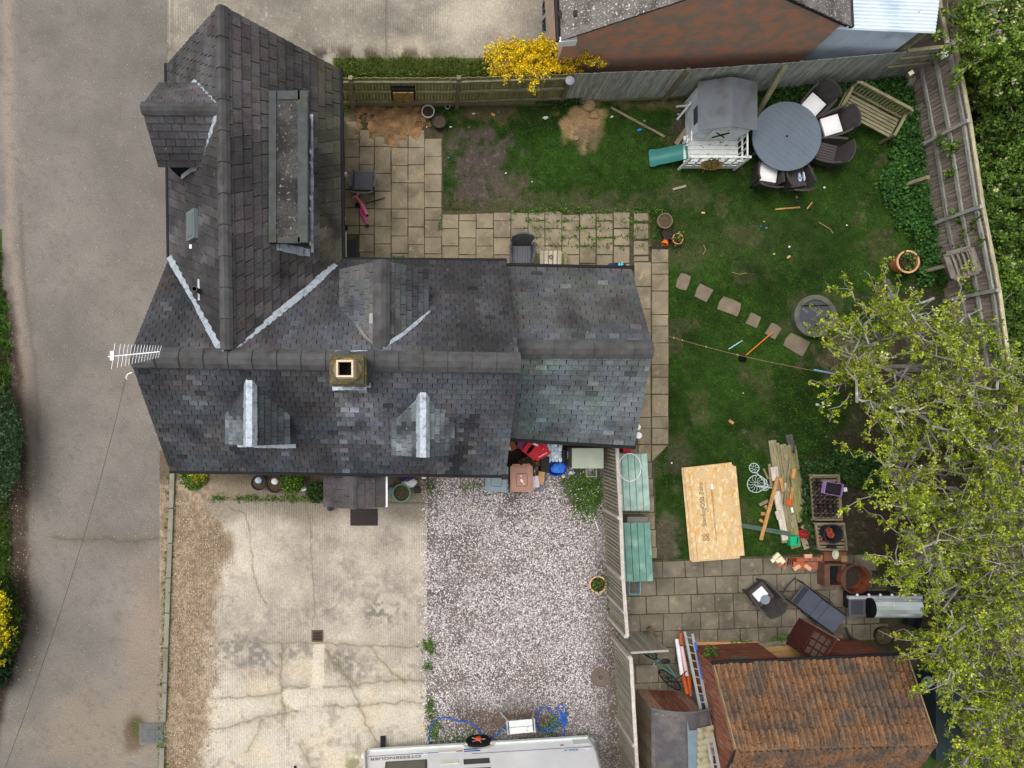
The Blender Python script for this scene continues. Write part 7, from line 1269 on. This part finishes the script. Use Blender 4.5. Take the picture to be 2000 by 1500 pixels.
# drone pilot at the bottom edge: only the shoe tips reach the frame
def person():
    f0, f1 = W(577, 1507), W(601, 1513); hip = (f0 + f1) / 2 + Vector((0, -.05, .92)); pr = thing('person', 'person in dark shoes standing at the bottom edge of the drive', 'person', (f0 + f1) / 2)
    J = {'pel': hip, 'ch': hip + Vector((0, .02, .38)), 'nk': hip + Vector((0, .02, .56)), 'hd': hip + Vector((0, .06, .66)), 'tp': hip + Vector((0, .03, .80))}
    for s, f in ((-1, f0), (1, f1)):
        J['hp%d' % s] = hip + Vector((s * .1, 0, -.04)); J['kn%d' % s] = f + Vector((0, -.02, .48)); J['an%d' % s] = f + Vector((0, -.07, .08)); J['to%d' % s] = f + Vector((0, .12, .04))
        J['sh%d' % s] = hip + Vector((s * .19, .01, .48)); J['el%d' % s] = hip + Vector((s * .25, .04, .2)); J['wr%d' % s] = hip + Vector((s * .1, .26, .25)); J['ha%d' % s] = hip + Vector((s * .05, .33, .27))
    rad = {'pel': .13, 'ch': .15, 'nk': .055, 'hd': .095, 'tp': .07}
    names = list(J); idx = {k: i for i, k in enumerate(names)}; E = [('pel', 'ch'), ('ch', 'nk'), ('nk', 'hd'), ('hd', 'tp')]
    for s in (-1, 1): E += [('pel', 'hp%d' % s), ('hp%d' % s, 'kn%d' % s), ('kn%d' % s, 'an%d' % s), ('an%d' % s, 'to%d' % s), ('ch', 'sh%d' % s), ('sh%d' % s, 'el%d' % s), ('el%d' % s, 'wr%d' % s), ('wr%d' % s, 'ha%d' % s)]
    base = wmtx(pr).translation; me = bpy.data.meshes.new('body'); me.from_pydata([tuple(J[k] - base) for k in names], [(idx[a], idx[b]) for a, b in E], []); o = bpy.data.objects.new('body', me); COL.objects.link(o); o.parent = pr
    sm = o.modifiers.new('skin', 'SKIN'); sub = o.modifiers.new('sub', 'SUBSURF'); sub.levels = 2; sub.render_levels = 2
    rr = {'hp': .085, 'kn': .06, 'an': .045, 'to': .042, 'sh': .06, 'el': .045, 'wr': .032, 'ha': .035}
    for i, k in enumerate(names): r_ = rad.get(k, rr.get(k[:2], .05)); me.skin_vertices[0].data[i].radius = (r_, r_); me.skin_vertices[0].data[i].use_root = (k == 'pel')
    me.materials.append(plain('navy_clothes', (36, 40, 60), rough=.9))
    for s, f in ((-1, f0), (1, f1)): MB().ball(f + Vector((0, .04, .045)), .15, 14, 8, .34, 1.0, .32).build('shoe', plain('dark_shoe', (38, 34, 44), rough=.6), pr, smooth=True)
    MB().ball(J['hd'] + Vector((0, -.02, .06)), .1, 14, 8, .95, 1.05, .9).build('hair', plain('dark_hair', (50, 40, 34)), pr, smooth=True)
    MB().box(hip + Vector((0, .34, .29)), (.16, .09, .04)).build('controller', m_gut, pr)
person()
# ================================================================== VEGETATION
m_bark = mat('grey_bark', (132, 127, 119), var=.25, scale=8, rgb2=(164, 160, 154), thr=(.5, .66), scale2=5, fine=.2, bump=.5)
m_tleaf = mat('tree_leaf', attr=True, var=.1, scale=1.2, fine=0, bump=0, rough=.55, trans=.3)
TREEPAL = [(138, 154, 30), (118, 138, 26), (156, 168, 40), (96, 114, 24), (164, 168, 64), (80, 98, 24)]
def tree(label, base, crown_c, rx, ry, zc, rz_, seed, n_limb=7, n_sub=7, n_twig=5, lean=None, pal=TREEPAL, size=(.03, .056), dens=.85, group='leafing trees along the east side', trunk_r=.14, blossom=.05, xmin=None):
    rnd = random.Random(seed); t = thing('hawthorn_tree', label, 'tree', base, group=group); br = []; pts = []; tw = []
    base = Vector(base); cc = Vector(crown_c); fork = base.lerp(Vector((cc.x, cc.y, zc * .45)), .75); fork.z = zc * .42
    def wig(a, b, n, amp): return [a.lerp(b, i / n) + (Vector((rnd.gauss(0, amp), rnd.gauss(0, amp), rnd.gauss(0, amp * .6))) if 0 < i < n else Vector()) for i in range(n + 1)]
    tp = wig(base, fork, 4, .06); trunk = MB().tube(tp, [trunk_r * (1.25 - .12 * i) for i in range(5)], 9).build('trunk', m_bark, t)
    limbs = MB()
    def ell(u): return Vector((cc.x + rx * u.x, cc.y + ry * u.y, zc + rz_ * u.z))
    for i in range(n_limb):
        a = 2 * math.pi * (i + rnd.uniform(-.3, .3)) / n_limb; u = Vector((math.cos(a), math.sin(a), rnd.uniform(-.25, .6))) * rnd.uniform(.72, .95); end = ell(u); P = wig(fork, end, 5, .16)
        limbs.tube(P, [trunk_r * .5 * (1 - .16 * k) for k in range(6)], 6)
        for j in range(n_sub):
            s = P[rnd.randint(1, 5)].lerp(P[rnd.randint(2, 5)], rnd.random()); a2 = a + rnd.gauss(0, .9); u2 = Vector((math.cos(a2), math.sin(a2), rnd.uniform(-.45, .85))) * rnd.uniform(.35, 1.06); e2 = s.lerp(ell(u2), rnd.uniform(.45, 1.)); P2 = wig(s, e2, 4, .10)
            limbs.tube(P2, [.028, .022, .017, .012, .007], 5)
            for k in range(n_twig):
                s3 = P2[rnd.randint(1, 4)].lerp(P2[rnd.randint(2, 4)], rnd.random()); d = Vector((rnd.gauss(0, 1), rnd.gauss(0, 1), rnd.gauss(.1, .5))).normalized(); d = (d * .75 + (P2[-1] - P2[0]).normalized() * .9 + (s3 - cc).normalized() * .25).normalized(); l = rnd.uniform(.3, .9); P3 = wig(s3, s3 + d * l, 4, .04); limbs.tube(P3, [.008, .007, .006, .005, .003], 4, cap=False)
                nl = max(3, int(l * 15 * dens))
                for q in range(nl): f = rnd.random() ** .7; p = s3 + d * l * f + Vector((rnd.gauss(0, .038), rnd.gauss(0, .038), rnd.gauss(0, .04))); pts.append(tuple(p))
    for i in range(n_limb * 2):   # long whippy shoots beyond the crown
        a = rnd.uniform(0, 6.283); u = Vector((math.cos(a), math.sin(a), rnd.uniform(-.3, .7))); s3 = ell(u * .8); d = (Vector((u.x, u.y, rnd.uniform(-.3, .4))) + Vector((rnd.gauss(0, .4), rnd.gauss(0, .4), 0))).normalized(); l = rnd.uniform(.6, 1.25); P3 = wig(s3, s3 + d * l, 5, .06); limbs.tube(P3, [.014, .012, .010, .008, .006, .004], 4, cap=False)
        for q in range(int(l * 16)): f = rnd.random(); p = s3 + d * l * f + Vector((rnd.gauss(0, .045), rnd.gauss(0, .045), rnd.gauss(0, .04))); pts.append(tuple(p))
    lo = limbs.build('limbs', m_bark, t); lo['kind'] = 'stuff'
    pts = np.array(pts); n = len(pts); c = gcol(n, pal); hgt = 0 * np.clip((pts[:, 2] - (zc - rz_)) / (2 * rz_), 0, 1)[:, None]; pat = fbm(pts[:, 0], pts[:, 1], .9, 3, seed)[:, None]; c = c * (.82 + .4 * pat); bl_ = RNG.uniform(0, 1, n) < blossom * (1 + 3 * (pat[:, 0] > .58)); c[bl_] = (196, 198, 140)
    cr = leaves('crown', pts, c, size, t, per=8, up=.5, m=m_tleaf, shape=1.25, spread=.5); cr['kind'] = 'stuff'; return t
tree('large hawthorn beside the fire pit, whitish with blossom', W(1690, 745), W(1800, 706, 4.2), 2.0, 1.65, 3.9, 1.2, 11, 10, 6, 6, blossom=.025)
tree('hawthorn leaning over the planks and lilac basket', W(1770, 960), W(1870, 930, 4.2), 1.8, 1.3, 3.9, 1.2, 23, 9, 5, 6, blossom=.015)
tree('hawthorn overhanging the rusty tub and barbecue', W(1800, 1090), W(1900, 1110, 4.0), 1.7, 1.2, 3.7, 1.2, 37, 9, 5, 6, blossom=.01)
tree('hawthorn beside the pantiled shed at the bottom edge', W(1880, 1290), W(1950, 1300, 4.0), 1.25, 1.3, 3.6, 1.2, 41, 8, 5, 6, blossom=.01)
tree('hawthorn in the bottom corner past the shed', W(1920, 1440), W(1985, 1470, 3.6), 1.1, 1.1, 3.2, 1.2, 53, 7, 6, 5, blossom=.0)
tree('hawthorn at the frame edge beyond the east fence', W(1930, 830), W(2020, 850, 4.2), 1.5, 2.0, 3.9, 1.2, 59, 8, 7, 5, blossom=.015)
HEDGE = [(84, 110, 36), (100, 130, 42), (68, 92, 34), (116, 144, 48), (76, 100, 46)]
tree('blossoming hawthorn in the top corner beyond the fence', W(1950, 60), W(1990, 45, 2.6), 1.15, 1.1, 2.3, .8, 61, 7, 6, 5, pal=HEDGE + [(120, 140, 52)], blossom=.03, group='shrubs beyond the east fence', trunk_r=.07, dens=1.4, size=(.045, .08))
for i, (x, y, r_, z, lab) in enumerate(((1950, 165, .7, 1.3, 'bright green shrub behind the security lamp corner'), (1950, 300, .7, 1.2, 'thick dark shrub behind the upper east fence'), (1970, 420, .75, 1.2, 'brambly shrub behind the middle of the east fence'), (2015, 300, .6, 1.2, 'shrub with bright tips at the photo edge'), (2005, 530, .75, 1.3, 'leafy shrub behind the slatted crate'), (2020, 650, .8, 1.4, 'dark shrub behind the hawthorn canopy'), (1995, 200, .5, 1.2, 'low dark shrub beyond the bare track'))):
    tree(lab, W(x, y), W(x, y, z), r_, r_ * .95, z * .8, z * .55, 70 + i, 6, 6, 5, pal=[(70, 94, 36), (86, 114, 42), (58, 78, 32), (98, 124, 46)] if i in (1, 2, 5, 6) else HEDGE, blossom=.006, group='shrubs beyond the east fence', trunk_r=.05, dens=1.7, size=(.05, .09))
# nettles and ivy by the fences
def scatter(poly, n, seed=1, noise=.0):
    xs = [p[0] for p in poly]; ys = [p[1] for p in poly]; px = RNG.uniform(min(xs), max(xs), n); py = RNG.uniform(min(ys), max(ys), n); k = inpoly(px + (fbm(px, py, .04, 3, seed) - .5) * 60 * noise, py + (fbm(px, py, .04, 3, seed + 9) - .5) * 60 * noise, poly); return px[k], py[k]
px, py = scatter([(1600, 165), (1780, 155), (1798, 290), (1822, 440), (1846, 560), (1800, 560), (1775, 470), (1730, 400), (1722, 350), (1745, 280), (1730, 225), (1640, 190), (1560, 200)], 9000, 3, .7)
P = np.stack([(px - NX) / 72, (NY - py) / 72, RNG.uniform(.03, .22, px.size)], 1); o = leaves('nettles', P, gcol(px.size, [(66, 106, 44), (54, 90, 38), (78, 120, 50), (60, 98, 52)]), (.05, .09), per=4, m=m_tleaf, shape=1.4); tag(o, 'dense green nettles along the foot of the fences', 'nettles', kind='stuff')
px, py = scatter([(1480, 178), (1600, 160), (1620, 200), (1500, 240)], 1100, 5, .6); P = np.stack([(px - NX) / 72, (NY - py) / 72, RNG.uniform(.03, .22, px.size)], 1); o = leaves('ground_ivy', P, gcol(px.size, [(48, 80, 34), (64, 96, 42)]), (.04, .08), per=4, m=m_tleaf, shape=1.3); tag(o, 'ground ivy behind the round table', 'ivy', kind='stuff')
PT = []
for (poly, n) in (([(1560, 900), (1600, 890), (1640, 920), (1580, 935), (1576, 1070), (1560, 1000)], 700), ([(1620, 880), (1700, 880), (1720, 960), (1650, 940)], 900), ([(1040, 180), (1110, 175), (1130, 200), (1050, 205)], 260)):
    px, py = scatter(poly, n * 3, 4, .4); PT.append(np.stack([(px - NX) / 72, (NY - py) / 72, RNG.uniform(.02, .25, px.size)], 1))
P = np.concatenate(PT); o = leaves('undergrowth', P, gcol(len(P), [(54, 84, 38), (66, 98, 44), (46, 70, 36)]), (.04, .08), per=4, m=m_tleaf, shape=1.2); tag(o, 'leafy undergrowth around planks and pot stands', 'undergrowth', kind='stuff')
# weeds in gravel and joints
PT = []
for (x, y, rx, ry, n) in ((1130, 945, 40, 30, 420), (1152, 985, 30, 36, 420), (1160, 935, 20, 30, 120), (838, 1258, 14, 16, 160), (836, 1300, 8, 10, 60), (840, 1380, 10, 24, 130), (848, 1425, 14, 28, 160), (905, 1440, 50, 16, 170), (1070, 1425, 20, 22, 130), (925, 950, 30, 10, 50), (1010, 958, 10, 6, 40), (1085, 1408, 14, 12, 70), (840, 950, 8, 14, 40), (1195, 1180, 12, 20, 60), (1210, 1360, 8, 40, 100), (1125, 1448, 10, 6, 60), (1330, 1285, 14, 14, 90), (1445, 1255, 30, 5, 80), (1525, 1248, 24, 10, 130), (860, 440, 4, 20, 30), (780, 505, 20, 6, 50)): a = RNG.normal(0, .5, (n, 2)); PT.append(np.stack([(x + a[:, 0] * rx - NX) / 72, (NY - y - a[:, 1] * ry) / 72, RNG.uniform(.02, .09, n)], 1))
for k in range(260):   # joints of the path
    x = RNG.uniform(1000, 1300); y = RNG.choice([416, 447, 481, 432, 465, 412, 410]) + RNG.normal(0, 2); PT.append(np.stack([(x + RNG.normal(0, 4, 4) - NX) / 72, (NY - y - RNG.normal(0, 2, 4)) / 72, RNG.uniform(.02, .05, 4)], 1))
for k in range(300): x = RNG.choice([337, 333, 340]) + RNG.normal(0, 3); y = RNG.uniform(930, 1500); x -= (y - 920) * .036; PT.append(np.stack([(x + RNG.normal(0, 2, 3) - NX) / 72, (NY - y - RNG.normal(0, 3, 3)) / 72, RNG.uniform(.01, .04, 3)], 1))
for k in range(70): x = RNG.uniform(410, 620); PT.append(np.stack([(x + RNG.normal(0, 4, 4) - NX) / 72, (NY - 973 - RNG.normal(0, 3, 4)) / 72, RNG.uniform(.01, .06, 4)], 1))
P = np.concatenate(PT); o = leaves('weeds', P, gcol(len(P), [(70, 102, 40), (86, 118, 48), (58, 88, 36), (98, 122, 52)]), (.025, .06), per=3, m=m_leafc, shape=.8); tag(o, 'scattered green weeds in gravel and paving joints', 'weeds', kind='stuff')
# forsythia
fo = thing('forsythia', 'bright yellow flowering forsythia over the north fence', 'shrub', W(1040, 140)); st_ = MB(); PT = []; rnd = random.Random(5); fc_ = W(1040, 140)
arms = []
for i in range(210):
    ex, ey_ = rnd.uniform(930, 1160), rnd.uniform(84, 152) if rnd.random() < .9 else rnd.uniform(72, 162); ex = 1045 + (ex - 1045) * (1 - .25 * abs(ey_ - 115) / 40); arms.append((W(rnd.uniform(1000, 1085), rnd.uniform(125, 150), 0), W(ex, ey_, rnd.uniform(1.2, 1.8))))
for e in ((1175, 118, 1.9), (1185, 128, 1.9), (1150, 100, 2.1), (1040, 180, 1.5), (985, 158, 1.7), (1015, 158, 1.7), (1060, 66, 2.0), (1043, 175, 1.6), (1160, 125, 1.9)): arms.append((W(1085 if e[0] > 1100 else e[0], 135, .6), W(*e)))
for a, b in arms:
    m = a.lerp(b, .5) + Vector((0, 0, .35)); P = smooth([a, m, b], 6); st_.tube(P, .008, 4, cap=False)
    for k in range(40): f = rnd.uniform(.42, 1); p = P[min(int(f * (len(P) - 1)), len(P) - 1)]; PT.append((p.x + rnd.gauss(0, .045), p.y + rnd.gauss(0, .045), p.z + rnd.gauss(0, .05)))
st_.build('stems', m_bark, fo)['kind'] = 'stuff'; c = gcol(len(PT), [(244, 204, 20), (236, 190, 16), (250, 218, 40), (216, 170, 16), (150, 140, 30)]); leaves('blossom', PT, c, (.03, .05), fo, per=4, m=m_tleaf, shape=1.2)['kind'] = 'stuff'
# lane-side hedge plants
def shrubmass(name, label, cat, x, y, rx, ry, z, n, pal, size=(.04, .08), tips=None):
    q = W(x, y); s = thing(name, label, cat, q); MB().tube([q, q + Vector((0, 0, z * .7))], .06, 7).build('trunk', m_bark, s); v = RNG.normal(0, 1, (n, 3)); v /= np.linalg.norm(v, axis=1)[:, None]; r_ = RNG.uniform(.55, 1, n) ** .5; b = 1 + (fbm(v[:, 0] * 3 + v[:, 2] * 2, v[:, 1] * 3, 1.5, 3, x % 7) - .5) * .7; v = v * (r_ * b)[:, None]; P = np.stack([q.x + v[:, 0] * rx / 72, q.y + v[:, 1] * ry / 72, z * .55 + v[:, 2] * z * .5], 1); P[:, 2] = np.maximum(P[:, 2], .05); c = gcol(n, pal)
    if tips is not None: k = (v[:, 2] > .1) & (v[:, 0] + v[:, 1] * .6 * tips[1] > -.15) & (RNG.uniform(0, 1, n) < .85); c[k] = gcol(k.sum(), tips[0])
    leaves('crown', P, c, size, s, per=6, m=m_tleaf, shape=.8)['kind'] = 'stuff'; return s
shrubmass('conifer', 'dark green conifer leaning into the lane edge', 'conifer', 20, 862, 55, 108, 2.0, 3600, [(82, 110, 74), (66, 92, 60), (100, 130, 88), (90, 116, 82)], (.04, .08))
shrubmass('yellow_conifer', 'yellow tipped bush at the lane edge', 'bush', 15, 1195, 52, 82, 1.5, 2600, [(54, 74, 34), (66, 90, 36)], (.04, .08), tips=([(226, 206, 30), (206, 190, 30), (240, 220, 40), (150, 156, 40)], 1))
shrubmass('laurel_bush', 'dark bush below the yellow bush at the lane edge', 'bush', 0, 1290, 40, 45, 1.0, 900, [(40, 60, 38), (52, 72, 46)], (.05, .09))
px, py = scatter([(-60, 470), (4, 480), (14, 600), (20, 740), (24, 980), (22, 1320), (-60, 1380)], 9000, 4, .3); c = np.array([(78., 112., 44.)]) * RNG.uniform(.55, 1.25, (px.size, 1)); o = blades('verge_grass', px, py, c, (.1, .28), (.01, .02), z0=.01, lean=.5); tag(o, 'rough green grass on the bank beside the lane', 'grass')
px = RNG.uniform(5, 75, 420); py = RNG.uniform(900, 1340, 420); P = np.stack([(px - NX) / 72, (NY - py) / 72, RNG.uniform(.015, .03, px.size)], 1); o = leaves('fallen_leaves', P, gcol(px.size, [(190, 160, 96), (150, 116, 70), (206, 186, 120), (110, 84, 56)]), (.02, .045), per=1, up=.2, m=m_leafc); tag(o, 'fallen leaves littering the dark lane edge', 'leaves', kind='stuff')
px, py = scatter([(1840, 0), (2100, 0), (2100, 700), (1960, 640), (1880, 300)], 2600, 6, .2); P = np.stack([(px - NX) / 72, (NY - py) / 72, RNG.uniform(-.03, .10, px.size)], 1); o = leaves('leaf_litter', P, gcol(px.size, [(92, 78, 62), (70, 84, 40), (72, 100, 40), (120, 104, 80)]), (.04, .08), per=3, up=.3, m=m_leafc); tag(o, 'brown leaf litter on the track beyond the fence', 'leaves', kind='stuff')
# ================================================================== LITTER ON THE LAWN
LT = [(1249, 254, 'blue', .09, 'crumpled blue wrapper near the pole by the playhouse'), (1259, 236, 'grey', .07, 'grey disc lying near the playhouse'), (1195, 228, 'white', .07, 'white card scrap beside the sandy patch'), (1065, 230, 'white', .12, 'pale stone west of the sandy patch'), (925, 222, 'white', .06, 'white scrap at the top of the bare soil'), (880, 248, 'white', .07, 'white scrap beside the black pot'), (963, 224, 'wood', .11, 'tan wooden block at the top of the bare soil'), (973, 219, 'blue', .05, 'blue bottle cap beside the tan block'), (833, 248, 'white', .05, 'white crumb beside the patio top'), (876, 308, 'blue', .04, 'tiny blue bottle top on the patio edge'), (988, 338, 'white', .04, 'white pebble on the right of the bare soil'), (1039, 355, 'white', .045, 'yellowish white pebble on the thin grass'), (916, 249, 'red', .04, 'pinkish crumb at the top of the bare soil'), (1325, 223, 'white', .05, 'white blob beside the playhouse wall'), (1373, 416, 'wood', .09, 'tan offcut lying below the playhouse'), (1497, 445, 'grey', .08, 'grey scrap of foil in mid lawn'), (1486, 442, 'blue', .05, 'blue bottle cap in mid lawn'), (1492, 433, 'wood', .05, 'small tan chip in mid lawn'), (1540, 502, 'wood', .1, 'tan shoe shaped chip on the lawn'), (1542, 482, 'white', .06, 'white and blue wrapper on the lawn below the table'), (1512, 496, 'green', .05, 'lime green scrap on the lawn'), (1610, 366, 'white', .07, 'clear bottle below the round table'), (1654, 440, 'white', .05, 'white scrap towards the nettles'), (1428, 824, 'wood', .14, 'tan offcut on the lawn above the chipboard'), (1597, 790, 'white', .1, 'white paper scrap at the edge of the leaves'), (1312, 904, 'white', .05, 'white stone near the chipboard corner'), (1452, 768, 'white', .04, 'white crumb in the lower lawn'), (1556, 385, 'wood', .06, 'tan chip below the flip flop chair'), (1558, 392, 'blue', .04, 'teal scrap below the flip flop chair'), (1585, 330, 'red', .08, 'plum coloured scrap between chairs'), (1150, 205, 'rock', .22, 'rough sandy boulder beside the sandy patch'), (1125, 270, 'rock', .08, 'small stone at the foot of the sandy patch'), (1160, 225, 'rock', .14, 'flat sandstone lump beside the boulder')]
LM = {'blue': plain('lit_blue', (40, 140, 206)), 'grey': plain('lit_grey', (110, 120, 138)), 'white': plain('lit_white', (210, 212, 204)), 'wood': wd_new, 'red': plain('lit_red', (168, 92, 100)), 'green': plain('lit_green', (150, 206, 70)), 'rock': mat('sandstone', (150, 128, 96), var=.2, scale=10, fine=.2, bump=.6)}
for (x, y, k, s, lab) in LT:
    if k == 'wood': o = MB().box(W(x, y, .025), (s, s * .55, .04), random.uniform(-1, 1)).build('wood_offcut', LM[k])
    elif k == 'rock': o = MB().ball(W(x, y, .03), s, 9, 6, random.uniform(.8, 1.1), random.uniform(.7, 1), .5, .15).build('rock', LM[k])
    else: o = MB().ball(W(x, y, .03), s * .5, 8, 5, random.uniform(.8, 1.4), random.uniform(.6, 1), .5, .3).build('litter_scrap', LM[k])
    tag(o, lab, {'wood': 'wood', 'rock': 'rock'}.get(k, 'litter'), 'litter and scraps on the lawn')
for (a, b, w, lab) in (((1193, 210), (1298, 267), .06, 'long thin timber lying beside the playhouse'), ((1314, 370), (1340, 363), .06, 'short weathered lath below the playhouse'), ((1514, 409), (1562, 405), .04, 'thin pale lath on the lawn below the table'), ((1576, 408), (1586, 395), .03, 'short stick on the lawn below the chairs'), ((1320, 282), (1342, 250), .12, 'weathered block under the playhouse side')): bar('lath', W(*a, .03), W(*b, .03), w, .03, wd_old if w > .05 else wd_new, label=lab, cat='timber', group='laths lying on the lawn')
for (P, lab) in (([(1599, 434), (1612, 442), (1622, 448), (1627, 456)], 'forked dry stick on the lawn towards the nettles'), ([(1374, 478), (1378, 488), (1373, 498)], 'small curled twig near the path pots'), ([(1430, 532), (1445, 536), (1458, 533)], 'thin dry stem in the middle of the lawn')): tag(MB().tube([W(x, y, .03) for x, y in P], .012, 5).build('stick', plain('stick_tan', (140, 118, 84))), lab, 'stick', 'sticks on the lawn')
bpy.context.view_layer.update()
